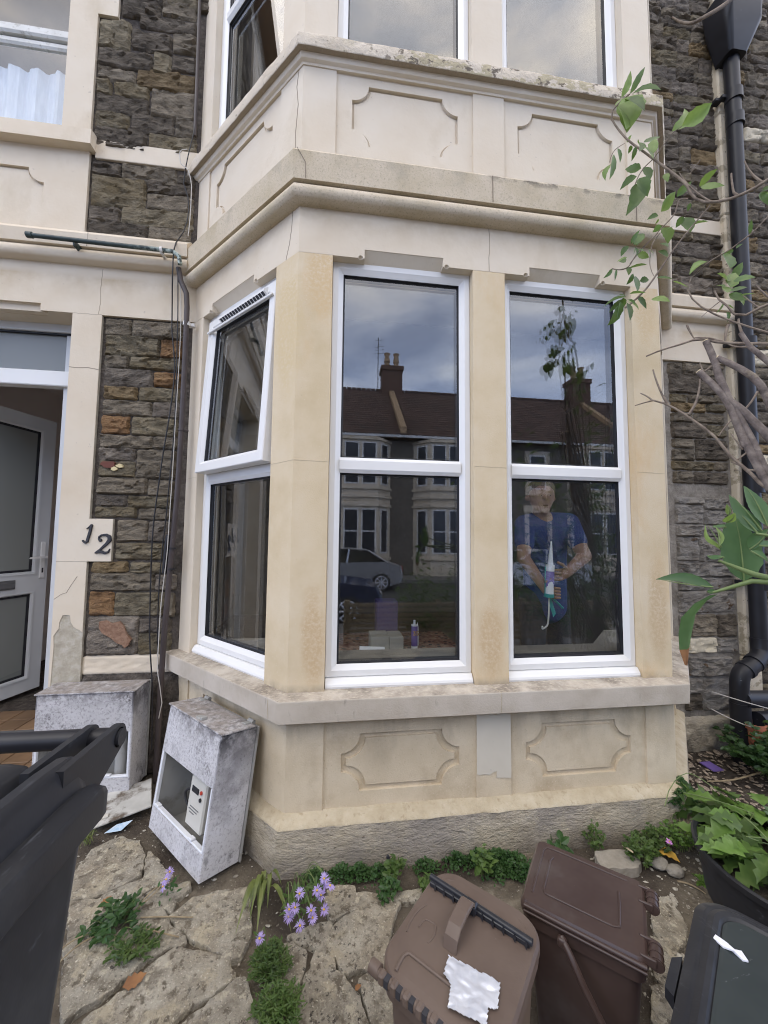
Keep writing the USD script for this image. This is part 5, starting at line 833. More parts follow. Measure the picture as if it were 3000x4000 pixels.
obj('elbow', tube([(3.395, 0.655, 0.76), (3.385, 0.645, 0.67), (3.32, 0.62, 0.61), (3.22, 0.60, 0.565), (3.155, 0.595, 0.53), (3.125, 0.59, 0.46), (3.122, 0.59, 0.32)], 0.056, 18), 'black_pipe', p, smooth=50, label='swept elbow at the foot of the downpipe')
for c0, c1 in (((3.31, 0.618, 0.606), (3.275, 0.61, 0.59)), ((3.215, 0.60, 0.563), (3.185, 0.597, 0.548))): obj('collar', cyl(c0, c1, 0.063, 18), 'black_pipe', p, smooth=40)
obj('pipe', [cyl((3.122, 0.59, 0.33), (3.13, 0.59, -0.12), 0.060, 18), cyl((3.12, 0.57, 0.36), (3.6, 0.60, 0.33), 0.058, 18), cyl((3.20, 0.54, 0.22), (3.7, 0.58, 0.20), 0.060, 18)], 'black_pipe', p, smooth=50, label='lower waste pipes at the foot')
t = obj('rose_cane', tube([(2.93, 0.70, 5.86), (3.0, 0.55, 5.62), (3.2, 0.48, 5.72), (3.36, 0.42, 5.95), (3.5, 0.40, 6.3)], [0.006, 0.012, 0.015, 0.016, 0.016], 8), 'twig', smooth=60); data(stage.GetPrimAtPath(t), label='pale bare cane crossing in front of the rainwater hopper', category='branch')

p = thing('conduit_pipe', 'thin brown-painted pipe running down the corner beside the bay', 'pipe', (-0.79, 0.70, 0))
obj('pipe', tube([(-0.850, 0.69, 3.25), (-0.842, 0.685, 3.19), (-0.800, 0.68, 3.11), (-0.782, 0.68, 3.03), (-0.785, 0.69, 2.30), (-0.792, 0.69, 1.80), (-0.820, 0.69, 1.15), (-0.836, 0.69, 0.68), (-0.840, 0.69, 0.0)], 0.0165, 12), 'brown_pipe', p, smooth=60)
obj('pipe_clip', [cyl((-0.783, 0.688, 2.86), (-0.783, 0.688, 2.885), 0.022, 12), box(-0.785, -0.735, 0.69, 0.72, 2.862, 2.884, .003)], 'clip', p, label='white clip near the top')
obj('pipe_clip', [cyl((-0.786, 0.69, 2.16), (-0.786, 0.69, 2.172), 0.020, 12), cyl((-0.786, 0.69, 2.166), (-0.745, 0.70, 2.166), 0.006, 8)], 'brown_pipe', p)
for z in (1.40, 1.27): obj('pipe_clip', cyl((-0.806, 0.69, z), (-0.806, 0.69, z + 0.012), 0.021, 12), 'cable', p)
obj('junction_sleeve', tube([(-0.838, 0.70, 1.49), (-0.845, 0.70, 1.40), (-0.850, 0.70, 1.25)], 0.016, 10), 'cable', p, smooth=60)
p = thing('overflow_pipe', 'dark green horizontal overflow pipe with verdigris end above the door', 'pipe', (-1.713, 0.64, 3.338))
obj('pipe', tube([(-1.713, 0.64, 3.340), (-1.30, 0.64, 3.333), (-0.87, 0.64, 3.326), (-0.835, 0.645, 3.31), (-0.825, 0.65, 3.25)], 0.0135, 12), 'green_pipe', p, smooth=60)
obj('end_cap', cyl((-1.722, 0.64, 3.340), (-1.690, 0.64, 3.340), 0.0185, 14), 'green_pipe', p, smooth=40)
obj('pipe_clip', [cyl((-0.945, 0.64, 3.328), (-0.93, 0.64, 3.328), 0.019, 12), box(-0.945, -0.93, 0.64, 0.70, 3.305, 3.318)], 'clip', p); obj('pipe_clip', box(-1.46, -1.452, 0.64, 0.72, 3.30, 3.34), 'green_pipe', p)
def cable(name, pts, r, m, label, group=None):
    t = obj(name, tube(pts, r, 7), m, smooth=60); data(stage.GetPrimAtPath(t), label=label, category='cable', group=group)
cable('cable', [(-0.869, 0.68, 3.42), (-0.865, 0.64, 3.30), (-0.872, 0.66, 3.15), (-0.882, 0.705, 2.905), (-0.850, 0.705, 2.56), (-0.905, 0.70, 1.88), (-0.930, 0.695, 1.47), (-0.918, 0.69, 0.914), (-0.868, 0.66, 0.493), (-0.86, 0.66, 0.2)], 0.0042, 'cable', 'thick black cable looping down beside the stone strip into the meter box')
cable('cable', [(-0.846, 0.67, 3.24), (-0.842, 0.70, 2.821), (-0.832, 0.70, 2.3), (-0.852, 0.70, 1.718), (-0.877, 0.695, 1.151), (-0.862, 0.69, 0.72), (-0.832, 0.68, 0.60)], 0.0036, 'cable', 'second black cable nearer the brown pipe, ending at the band')
cable('cable', [(-0.838, 0.69, 3.22), (-0.822, 0.70, 2.8), (-0.828, 0.695, 2.0), (-0.826, 0.668, 1.45), (-0.850, 0.665, 1.0), (-0.852, 0.665, 0.7), (-0.815, 0.665, 0.45), (-0.83, 0.665, 0.38)], 0.0026, 'cable_white', 'thin white cable tied along the brown pipe')
cable('cable', [(-0.822, 0.735, 6.0), (-0.820, 0.735, 5.238), (-0.802, 0.735, 4.372), (-0.835, 0.72, 4.085), (-0.862, 0.735, 3.9), (-0.82, 0.735, 3.75), (-0.868, 0.68, 3.42)], 0.0036, 'cable', 'black cable running down the upper stones to the cornice')
cable('cable', [(-0.845, 0.725, 4.13), (-0.89, 0.72, 4.10), (-0.885, 0.72, 4.03), (-0.82, 0.70, 3.95), (-0.80, 0.71, 3.84), (-0.81, 0.715, 3.5)], 0.0030, 'cable_white', 'pale cable curling round the end of the upper band')
cable('cable', [(-0.822, 0.735, 6.0), (-0.812, 0.74, 5.0), (-0.806, 0.74, 4.25)], 0.011, 'brown_pipe', 'dark pipe in the corner left of the upper bay')

# ------------------------------------------------------------------ meter boxes
def meter_box(label, place, seed, with_meter):
    """local: u width 0..0.5, d 0 (front)..0.19 (back), h 0..0.575; place maps them to the world."""
    loc = place(np.array([[0.25, 0.1, 0]]))[0]
    t = thing('meter_box', label, 'meter box', (loc[0], loc[1], 0))
    P = lambda m: (place(meshkit.arrays(cat(m) if isinstance(m, list) else m)[0]), meshkit.arrays(cat(m) if isinstance(m, list) else m)[1])
    Wd, Dp, H = 0.50, 0.185, 0.575
    obj('front_panel', P(box(0.0, Wd, 0.0, 0.010, 0.355, H - 0.002, .004)), 'grp', t, smooth=20, label='upper front panel')
    obj('front_panel', P(box(0.0, Wd, 0.0, 0.010, 0.0, 0.105, .004)), 'grp', t, smooth=20, label='lower front strip')
    obj('side_panel', P(box(-0.004, 0.008, 0.0005, Dp, 0.0, H - 0.004, .003)), 'grp_side', t); obj('side_panel', P(box(Wd - 0.008, Wd + 0.004, 0.0005, Dp, 0.0, H - 0.004, .003)), 'grp_side', t)
    obj('lid', P(box(-0.012, Wd + 0.010, -0.006, Dp - 0.012, H, H + 0.008, .002)), 'grp', t, smooth=20, label='flat top plate')
    obj('top_edge', P([box(-0.006, Wd + 0.006, Dp - 0.03, Dp + 0.012, H - 0.015, H - 0.001, .003)]), 'grp_side', t)
    obj('back_panel', P(box(-0.012, Wd + 0.012, Dp, Dp + 0.012, 0.0, H, .003)), 'grp_inner', t)
    obj('floor_panel', P(box(0.01, Wd - 0.01, 0.012, Dp, 0.004, 0.012)), 'grp_inner', t)
    obj('inner_lining', P([box(0.009, 0.011, 0.012, Dp - 0.002, 0.012, 0.56), box(Wd - 0.011, Wd - 0.009, 0.012, Dp - 0.002, 0.012, 0.56), box(0.012, Wd - 0.012, Dp - 0.006, Dp - 0.001, 0.012, 0.56)]), 'grp_inner', t)
    obj('opening_edge', P([box(0.012, Wd - 0.012, 0.0, 0.022, 0.105, 0.114, .002), box(0.0, 0.016, 0.001, 0.018, 0.105, 0.356, .002), box(Wd - 0.016, Wd, 0.001, 0.018, 0.105, 0.356, .002), box(Wd - 0.13, Wd - 0.10, -0.002, 0.02, 0.113, 0.122, .002), box(0.02, 0.06, -0.002, 0.02, 0.113, 0.120, .002)]), 'grp_edge', t)
    if with_meter:
        for u in (0.04, Wd - 0.04): obj('hinge', P([cyl((u - 0.02, Dp - 0.006, H + 0.012), (u + 0.02, Dp - 0.006, H + 0.012), 0.011, 10), box(u - 0.015, u + 0.015, Dp - 0.05, Dp, H + 0.006, H + 0.013, .002)]), 'grp_inner', t)
        obj('catch', P([xf(rings_hull([(rrect(0.05, 0.034, 0.015), 0.0), (rrect(0.04, 0.028, 0.013), 0.006)]), loc=(0.27, 0.020, H + 0.008)), box(0.296, 0.312, 0.004, 0.034, H + 0.008, H + 0.022, .002)]), 'grp_inner', t, label='half-round catch on the lid')
        mt = obj('meter', P(box(0.255, 0.40, 0.035, 0.12, 0.115, 0.325, .008)), 'meter', t, smooth=20, label='cream electricity meter inside')
        obj('display', P(box(0.280, 0.340, 0.032, 0.036, 0.262, 0.287, .001)), 'gasket', mt)
        obj('button', P(cyl((0.364, 0.036, 0.282), (0.364, 0.029, 0.282), 0.008, 12)), 'red', mt, label='red button'); obj('button', P(cyl((0.364, 0.036, 0.252), (0.364, 0.029, 0.252), 0.008, 12)), 'gasket', mt, label='black button')
        for k, (a, b_) in enumerate(((0.285, 0.36), (0.275, 0.35), (0.285, 0.325))): obj('print_line', P(box(a, b_, 0.0335, 0.0352, 0.20 - 0.012 * k, 0.203 - 0.012 * k)), 'letterbox', mt)
        obj('wire', P(tube([(0.24, 0.06, 0.25), (0.20, 0.05, 0.22), (0.255, 0.06, 0.16)], 0.006, 8)), 'cable', t, smooth=60)
        obj('cable_tail', P(tube([(0.20, 0.05, 0.02), (0.27, 0.04, 0.05), (0.33, 0.06, 0.02), (0.42, 0.05, 0.03)], 0.010, 8)), 'cable', t, smooth=60)
    else:
        obj('fuse_block', P([box(0.10, 0.26, 0.10, 0.17, 0.20, 0.31, .006), cyl((0.20, 0.09, 0.25), (0.20, 0.11, 0.25), 0.022, 14)]), 'letterbox', t)
        obj('meter_pipe', P(cyl((0.42, 0.07, 0.10), (0.42, 0.07, 0.34), 0.03, 16)), 'grp_inner', t, smooth=50)
    return t
meter_box('lichened white meter box standing against the stone strip, behind the black bin', lambda v: np.c_[-1.425 + v[:, 0], 0.545 + v[:, 1], v[:, 2] + 0.012], 1, False)
th = math.radians(8.0)
def lean(v):
    d, h = v[:, 1] - 0.185, v[:, 2]
    dd_, hh = d * math.cos(th) + h * math.sin(th), -d * math.sin(th) * 1 + h * math.cos(th)
    dist = 0.118 - dd_                        # distance out from the canted wall
    s = 0.672 - v[:, 0]
    return np.c_[-Q * s - Q * dist, Q * s - Q * dist, hh + 0.004]
meter_box('lichened white meter box leaning on the bay, electricity meter inside', lean, 2, True)
p = thing('loose_board', 'dirty white door panel lying on the ground between the meter boxes', 'board', (-0.87, 0.4, 0))
pm = lambda m: (lambda v, f: (np.c_[-0.995 + v[:, 0] * 0.885 - v[:, 1] * 0.40, 0.27 + v[:, 0] * 0.46 + v[:, 1] * 0.90, 0.022 + v[:, 2] + v[:, 0] * 0.045 + v[:, 1] * 0.03], f))(*meshkit.arrays(cat(m) if isinstance(m, list) else m)[:2])
MT['panel'] = mat('dirty_panel', [(0.40, 0.39, 0.355), (0.56, 0.55, 0.515)], 8, rough=0.7, layers=[([('noise', 9, 0.50, 0.62)], (0.11, 0.085, 0.062))])
obj('board', pm(box(0, 0.29, 0, 0.26, 0.0, 0.009, .002)), 'panel', p, smooth=20); obj('hinge_boss', pm([box(0.055, 0.10, 0.035, 0.06, 0.009, 0.018, .002), cyl((0.065, 0.05, 0.009), (0.065, 0.05, 0.017), 0.018, 14)]), 'meter', p)
t = obj('leaflet', (np.array([[-0.905, 0.285, 0.004], [-0.83, 0.292, 0.006], [-0.80, 0.345, 0.018], [-0.87, 0.33, 0.012]]), np.array([[0, 1, 2], [0, 2, 3]])), 'blue_paper'); data(stage.GetPrimAtPath(t), label='crumpled blue and white leaflet under the fallen panel', category='paper')

# ------------------------------------------------------------------ bins
p = thing('wheelie_bin', 'large black wheelie bin with scratched lid at the left edge', 'wheelie bin', (-0.585, -1.3, 0))
BX = -0.585
obj('body', rings_hull([(rrect(0.49, 0.58, 0.05) + [BX, -1.31], 0.0), (rrect(0.585, 0.70, 0.05) + [BX, -1.29], 0.90)]), 'black_plastic', p, smooth=25)
obj('rim', rings_hull([(rrect(0.60, 0.735, 0.05) + [BX, -1.29], 0.875), (rrect(0.615, 0.75, 0.05) + [BX, -1.29], 0.905)]), 'black_plastic', p, smooth=25)
prof = [(0.334, 0.890), (0.340, 0.895), (0.3415, 0.948), (0.336, 0.958), (0.306, 0.965), (0.299, 0.958), (0.293, 0.960), (0.286, 0.985), (0.276, 1.012), (0.262, 1.024), (0.240, 1.024), (0.228, 1.014), (0.220, 0.990), (0.210, 0.978), (0.188, 0.978), (0.176, 1.000), (0.163, 1.010), (0.13, 1.016)]
def lid_section(y, sc, dz):
    q = [(x * sc * .93, z + (dz if z > .93 else dz * .3)) for x, z in prof]; q = q + [(-x, z) for x, z in q[::-1]]
    return [(BX + x, y, z) for x, z in q]
secs = [lid_section(y, s, dz) for y, s, dz in ((-1.74, 0.93, -0.03), (-1.71, 0.97, -0.012), (-1.64, 1.0, 0.0), (-1.30, 1.0, 0.008), (-1.02, 1.0, 0.004), (-0.955, 1.0, -0.002), (-0.93, 0.985, -0.012), (-0.918, 0.96, -0.03))]
k = len(secs[0]); v = np.array(secs).reshape(-1, 3); f = []
for i in range(len(secs) - 1):
    for j in range(k): j2 = (j + 1) % k; f += [[i * k + j, (i + 1) * k + j, (i + 1) * k + j2], [i * k + j, (i + 1) * k + j2, i * k + j2]]
tri2 = trimesh.creation.triangulate_polygon(sg.Polygon([(x, z) for x, _, z in secs[0]]), engine='earcut'); P0 = np.array([(x, z) for x, _, z in secs[0]]); id2 = np.array([int(np.argmin(((P0 - q) ** 2).sum(1))) for q in np.array(tri2[0])]); tf2 = id2[np.array(tri2[1])]
f = np.vstack([f, tf2, tf2 + (len(secs) - 1) * k])
ml = trimesh.Trimesh(v, np.array(f), process=False); ml.fix_normals()
obj('lid', (np.array(ml.vertices), np.array(ml.faces)), 'black_plastic', p, smooth=32, label='black lid with raised side ribs')
def lug(x, w): 
    a = np.linspace(-1.2, 1.9, 9); q = [(-0.80 + 0.031 * math.cos(t), 0.985 + 0.031 * math.sin(t)) for t in a] + [(-0.93, 1.018), (-1.0, 1.02), (-1.0, 0.93), (-0.91, 0.90)]
    return hull([(x + s_ * w, y, z) for y, z in q for s_ in (-1, 1)])
for x in (BX + 0.258, BX + 0.195, BX - 0.195, BX - 0.258): obj('hinge_lug', lug(x, 0.008), 'black_plastic', p, smooth=30)
obj('handle_bar', cyl((BX - 0.262, -0.80, 0.985), (BX + 0.266, -0.80, 0.985), 0.0225, 20), 'black_pipe', p, smooth=50)
obj('hinge_bolt', cyl((BX + 0.264, -0.80, 0.985), (BX + 0.273, -0.80, 0.985), 0.020, 18), 'black_plastic', p, smooth=40)
obj('cable_tie', tube([(-0.635, -0.775, 0.985), (-0.63, -0.80, 1.011), (-0.625, -0.827, 0.985), (-0.65, -0.87, 0.94)], 0.005, 8), 'cable', p, smooth=60)
for x in (BX - 0.25, BX + 0.2): obj('wheel', cyl((x - 0.03, -0.93, 0.10), (x + 0.03, -0.93, 0.10), 0.10, 24), 'gasket', p, smooth=30)

a1 = math.radians(-43.8); C1 = np.array([0.567, -0.818, 0.0])
L1 = lambda m: xf(cat(m) if isinstance(m, list) else m, a1, C1)
p = thing('food_caddy', 'brown food waste caddy with arched lid handle and silver tape', 'food caddy', tuple(C1))
obj('body', L1(rings_hull([(rrect(0.25, 0.28, 0.04), 0.0), (rrect(0.295, 0.325, 0.05), 0.385)])), 'brown_plastic', p, smooth=30)
obj('body_rim', L1(rings_hull([(rrect(0.315, 0.35, 0.055), 0.352), (rrect(0.32, 0.355, 0.055), 0.384)])), 'brown_plastic', p, smooth=30)
ld = obj('lid', L1(rings_hull([(rrect(0.322, 0.362, 0.075, 10), 0.384), (rrect(0.330, 0.370, 0.078, 10), 0.392), (rrect(0.328, 0.368, 0.077, 10), 0.408), (rrect(0.315, 0.355, 0.072, 10), 0.416), (rrect(0.28, 0.32, 0.06, 10), 0.4185)])), 'brown_plastic', p, smooth=35)
hp = [(-0.045, 0.418), (-0.035, 0.443), (-0.012, 0.458), (0.03, 0.464), (0.068, 0.462), (0.078, 0.455), (0.082, 0.418)]
hs = MB()
for (y0, z0), (y1, z1) in zip(hp, hp[1:]): hs.add(hull([(-0.02 + sx * 0.019, y + oy, z + oz) for sx in (-1, 1) for y, z in ((y0, z0), (y1, z1)) for oy, oz in ((0, 0), (0.0, -0.007))] + [(-0.02 + sx * 0.016, y, z + 0.003) for sx in (-1, 1) for y, z in ((y0, z0), (y1, z1))]))
obj('lid_handle', L1(hs.mesh()), 'brown_plastic', ld, smooth=40, label='arched carrying handle moulded on the lid')
obj('locking_strip', L1([cyl((-0.158, 0.104, 0.432), (0.152, 0.094, 0.432), 0.0085, 14), box(-0.152, 0.146, 0.086, 0.100, 0.418, 0.432, .002), box(-0.035, 0.0, 0.074, 0.102, 0.42, 0.446, .004)] + [hull([(x, 0.088, 0.420), (x + 0.012, 0.078, 0.420), (x + 0.006, 0.088, 0.436), (x + 0.014, 0.079, 0.432), (x + 0.006, 0.095, 0.42)]) for x in np.arange(-0.14, 0.13, 0.030)]), 'dark_strip', ld, smooth=35, label='black locking strip across the lid')
rg = tube([(-0.105, -0.165, 0.419), (-0.108, -0.125, 0.420), (-0.10, -0.112, 0.420), (0.10, -0.112, 0.420), (0.108, -0.125, 0.420), (0.105, -0.165, 0.419)], 0.0042, 8)
obj('lid_ridge', L1([rg, tube([(-0.135, -0.07, 0.418), (-0.142, -0.02, 0.4185), (-0.13, 0.03, 0.418)], 0.003, 6), tube([(-0.115, -0.04, 0.418), (-0.11, -0.01, 0.4185), (-0.085, -0.005, 0.418), (-0.07, -0.035, 0.4185), (-0.075, -0.06, 0.418)], 0.0026, 6), tube([(0.10, 0.15, 0.4165), (0.125, 0.135, 0.4165)], 0.003, 6), tube([(-0.12, 0.14, 0.4165), (-0.10, 0.15, 0.4165)], 0.003, 6)]), 'brown_plastic', ld, smooth=60)
obj('hinge', L1([cyl((-0.165, -0.182, 0.402), (0.165, -0.182, 0.402), 0.0115, 16), cyl((-0.172, -0.178, 0.402), (-0.145, -0.178, 0.402), 0.016, 16), cyl((0.15, -0.178, 0.402), (0.172, -0.178, 0.402), 0.016, 16)] + [box(x, x + 0.017, -0.196, -0.174, 0.392, 0.4175, .004) for x in np.arange(-0.14, 0.14, 0.036)]), 'brown_plastic', p, smooth=35)
obj('hinge_gap', L1([box(x, x + 0.012, -0.1945, -0.176, 0.396, 0.4142) for x in np.arange(-0.122, 0.14, 0.036)]), 'slot', p)
tp = sg.Polygon([(-0.015, -0.058), (0.115, -0.038), (0.128, -0.094), (0.112, -0.104), (0.108, -0.097), (0.120, -0.140), (0.033, -0.163), (0.018, -0.115), (-0.006, -0.108)])
gxx, gyy = np.meshgrid(np.linspace(-0.02, 0.135, 52), np.linspace(-0.17, -0.03, 48), indexing='ij'); keep = np.array([[tp.contains(sg.Point(x, y)) for x, y in zip(a, b)] for a, b in zip(gxx, gyy)])
zz = 0.4245 + 0.007 * np.abs(meshkit.fbm(np.stack([gxx * 22, gyy * 34, gxx * 0], -1), 3, 4) - 0.5) * 2 + 0.0035 * np.maximum(0, np.sin((gxx * 0.7 + gyy) * 95)) * meshkit.noise(np.stack([gxx * 20, gyy * 20, gxx * 0], -1), 2)
I = np.arange(gxx.size).reshape(gxx.shape); f = []
for i in range(51):
    for j in range(47):
        if keep[i, j] and keep[i + 1, j] and keep[i, j + 1] and keep[i + 1, j + 1]: f += [[I[i, j], I[i + 1, j], I[i + 1, j + 1]], [I[i, j], I[i + 1, j + 1], I[i, j + 1]]]
t = obj('duct_tape', L1((np.stack([gxx, gyy, zz], -1).reshape(-1, 3), np.array(f))), 'tape', smooth=60); data(stage.GetPrimAtPath(t), label='crinkled silver tape patch stuck on the brown caddy lid', category='tape')

a2 = math.radians(-40.0); C2 = np.array([1.008, -0.682, 0.0])
L2 = lambda m: xf(cat(m) if isinstance(m, list) else m, a2, C2)
p = thing('food_caddy', 'dark plum-brown caddy with flat ridged lid and twin hinges', 'food caddy', tuple(C2))
obj('body', L2(rings_hull([(rrect(0.25, 0.21, 0.03), 0.0), (rrect(0.305, 0.262, 0.035), 0.345)])), 'plum_plastic', p, smooth=30)
obj('body_rim', L2(rings_hull([(rrect(0.318, 0.275, 0.03), 0.318), (rrect(0.322, 0.279, 0.03), 0.352)])), 'plum_plastic', p, smooth=30)
ld = obj('lid', L2(rings_hull([(rrect(0.326, 0.283, 0.022), 0.3525), (rrect(0.330, 0.287, 0.024), 0.360), (rrect(0.328, 0.285, 0.022), 0.372), (rrect(0.312, 0.270, 0.02), 0.384), (rrect(0.27, 0.235, 0.02), 0.3865)])), 'plum_plastic', p, smooth=35)
rp = lambda w, d, cx, z, r: tube(np.vstack([np.c_[rrect(w, d, 0.016) + [cx, 0], np.full(28, z)], [[*(rrect(w, d, 0.016)[0] + [cx, 0]), z]]]), r, 8, spline=False)
obj('lid_ridge', L2([tube([(0.115, 0.112, 0.386), (-0.085, 0.112, 0.387), (-0.128, 0.108, 0.387), (-0.134, 0.095, 0.387), (-0.134, -0.10, 0.386)], 0.0032, 8), tube([(-0.10, 0.075, 0.387), (-0.106, 0.068, 0.387), (-0.106, -0.075, 0.387), (-0.098, -0.083, 0.387), (0.090, -0.083, 0.387), (0.098, -0.076, 0.387), (0.094, 0.05, 0.387)], 0.0034, 8)]), 'plum_plastic', ld, smooth=60)
obj('lid_edge', L2([tube([(-0.150, -0.142, 0.374), (0.160, -0.142, 0.372)], 0.006, 8), tube([(-0.150, -0.146, 0.362), (0.160, -0.146, 0.361)], 0.004, 8)]), 'plum_plastic', ld, smooth=60)
for y in (0.085, -0.095):
    obj('hinge', L2([cyl((0.182, y - 0.030, 0.374), (0.182, y + 0.030, 0.374), 0.0155, 16), box(0.145, 0.182, y - 0.034, y - 0.026, 0.366, 0.388, .002), box(0.145, 0.182, y + 0.026, y + 0.034, 0.366, 0.388, .002)] + [cyl((0.182, y + q, 0.374), (0.182, y + q + 0.008, 0.374), 0.0175, 16) for q in (-0.026, -0.004, 0.018)]), 'plum_plastic', p, smooth=40)
obj('carry_handle', L2([tube([(-0.045, -0.150, 0.345), (-0.03, -0.163, 0.335), (0.02, -0.185, 0.27), (0.10, -0.195, 0.16), (0.14, -0.185, 0.10)], 0.009, 10), box(-0.055, -0.03, -0.165, -0.145, 0.325, 0.35, .005)]), 'plum_plastic', p, smooth=50, label='swinging carry handle hanging across the front')

a3_ = math.atan2(-0.80, 0.60); C3 = np.array([1.20, -1.155, 0.0])
L3 = lambda m: xf(cat(m) if isinstance(m, list) else m, a3_, C3)
p = thing('recycling_box', 'black recycling bin with slate grey lid at the bottom right', 'recycling bin', tuple(C3))
obj('body', L3(rings_hull([(rrect(0.34, 0.50, 0.06), 0.0), (rrect(0.42, 0.60, 0.07), 0.40)])), 'black_plastic', p, smooth=30)
ld = obj('lid', L3(rings_hull([(rrect(0.46, 0.64, 0.085, 10), 0.395), (rrect(0.47, 0.65, 0.088, 10), 0.41), (rrect(0.462, 0.642, 0.086, 10), 0.432), (rrect(0.42, 0.60, 0.075, 10), 0.448)])), 'black_plastic', p, smooth=35)
def ring_mesh(w0, d0, w1, d1, za, zb, r0, r1, n=10):
    A, B = rrect(w0, d0, r0, n), rrect(w1, d1, r1, n); k = len(A); v = np.vstack([np.c_[A, np.full(k, za)], np.c_[B, np.full(k, zb)]]); f = []
    for j in range(k): j2 = (j + 1) % k; f += [[j, j2, k + j2], [j, k + j2, k + j]]
    return v, np.array(f)
obj('lid_rim', L3(cat([ring_mesh(0.40, 0.58, 0.372, 0.552, 0.4485, 0.458, 0.07, 0.06), ring_mesh(0.372, 0.552, 0.350, 0.53, 0.458, 0.456, 0.06, 0.055), ring_mesh(0.350, 0.53, 0.338, 0.518, 0.456, 0.4495, 0.055, 0.05)])), 'black_plastic', ld, smooth=40)
obj('lid_panel', L3(rings_hull([(rrect(0.336, 0.516, 0.05, 8), 0.444), (rrect(0.334, 0.514, 0.05, 8), 0.4515), (rrect(0.32, 0.50, 0.045, 8), 0.453)])), 'slate_lid', ld, smooth=30, label='slate grey inset panel')
obj('side_handle', L3([hull([(-0.235, y, z) for y in (-0.06, 0.06) for z in (0.395, 0.43)] + [(-0.255, y, z) for y in (-0.045, 0.045) for z in (0.40, 0.425)])]), 'black_plastic', p, smooth=30)
sc_ = [(1.205, -0.925), (1.216, -0.921), (1.222, -0.938), (1.232, -0.940), (1.230, -0.952), (1.240, -0.966), (1.236, -0.985), (1.228, -0.978), (1.222, -0.962), (1.211, -0.945)]
t = obj('paper_scrap', (lambda m: (np.c_[m[0][:, 0], m[0][:, 2], m[0][:, 1] + 0.004 * np.sin(m[0][:, 0] * 300)], m[1][:, ::-1]))(extrude(sg.Polygon(sc_), 0.456, 0.460)), 'paper'); data(stage.GetPrimAtPath(t), label='torn white paper scrap on the slate grey lid', category='paper')

p = thing('planter', 'round black plastic tub planter full of leafy weeds', 'planter', (2.04, -0.48, 0))
pr = [(0.255, -0.03), (0.268, 0.0), (0.290, 0.17), (0.305, 0.178), (0.308, 0.200), (0.300, 0.206), (0.288, 0.20), (0.284, 0.12), (0.0, 0.12)]
tb = trimesh.creation.revolve(np.array(pr[::-1])[:, :], sections=64); tv = np.array(tb.vertices) + [2.04, -0.48, 0]
obj('tub', (tv, np.array(tb.faces)), 'black_plastic', p, smooth=30); obj('potting_soil', xf(trimesh.creation.cylinder(radius=0.284, height=0.02, sections=48), loc=(2.04, -0.48, 0.14)), 'soil', p)
# ------------------------------------------------------------------ plants
def leaves_at(B, D, S, wr=0.5, seed=0, fold=0.35):
    """many small folded leaves: base points, directions and lengths."""
    rng = np.random.default_rng(seed); B, D, S = np.asarray(B, float), np.asarray(D, float), np.asarray(S, float)
    D = D / (np.linalg.norm(D, axis=1, keepdims=True) + 1e-9); r = rng.normal(size=D.shape) * 0.5 + [0, -0.25, 1.0]
    s = np.cross(D, r); s /= np.linalg.norm(s, axis=1, keepdims=True) + 1e-9; u = np.cross(s, D); L = S[:, None]; w = L * wr * 0.5
    p = [B, B + D * L * .38 + s * w + u * w * fold, B + D * L * .38 - s * w + u * w * fold, B + D * L * .75 + s * w * .72 + u * w * fold * .4 - u * L * .05, B + D * L * .75 - s * w * .72 + u * w * fold * .4 - u * L * .05, B + D * L - u * L * .14, B + D * L * .55 - u * L * 0.02]
    v = np.stack(p, 1).reshape(-1, 3); o = np.arange(len(B))[:, None, None] * 7
    f = np.array([[0, 6, 1], [0, 2, 6], [1, 6, 3], [2, 4, 6], [3, 6, 5], [6, 4, 5]])
    return v, (f[None] + o).reshape(-1, 3)
def herb(name, label, cat_, c, r, h, n, ls, m, seed, per=7, wr=0.55, group=None, stem='stem', droop=0.0, lobes=1, flat=False):
    rng = np.random.default_rng(seed); t = thing(name, label, cat_, c, group=group); st = MB(); B, D, S = [], [], []
    for i in range(n):
        a = rng.uniform(0, 6.283); q = math.sqrt(rng.uniform(0, 1)); b0 = np.array(c) + [math.cos(a) * r * q * 0.35, math.sin(a) * r * q * 0.35, 0]
        tip = np.array(c) + [math.cos(a) * r * q, math.sin(a) * r * q, h * (1.0 - 0.5 * q * q) * rng.uniform(0.55, 1.1) - droop * q]
        mid = (b0 + tip) / 2 + [0, 0, 0.15 * h]
        pts = [b0, mid, tip]; st.add(tube(pts, [0.0016, 0.0013, 0.0008], 5))
        for k in range(per):
            s = 0.25 + 0.75 * (k + 1) / per; P = (1 - s) ** 2 * b0 + 2 * s * (1 - s) * mid + s * s * tip; az = a + rng.normal() * 1.4 + k * 2.4
            base_d = np.array([math.cos(az), math.sin(az), rng.uniform(-0.1, 0.7)])
            for l in range(lobes):
                ang = (l - (lobes - 1) / 2) * 0.75; cs, sn = math.cos(ang), math.sin(ang)
                B.append(P); D.append([base_d[0] * cs - base_d[1] * sn, base_d[0] * sn + base_d[1] * cs, base_d[2]]); S.append(ls * rng.uniform(0.6, 1.3))
    obj('stems', st, stem, t, smooth=60); obj('foliage', leaves_at(B, D, S, wr, seed), m, t, kind='stuff')
    return t
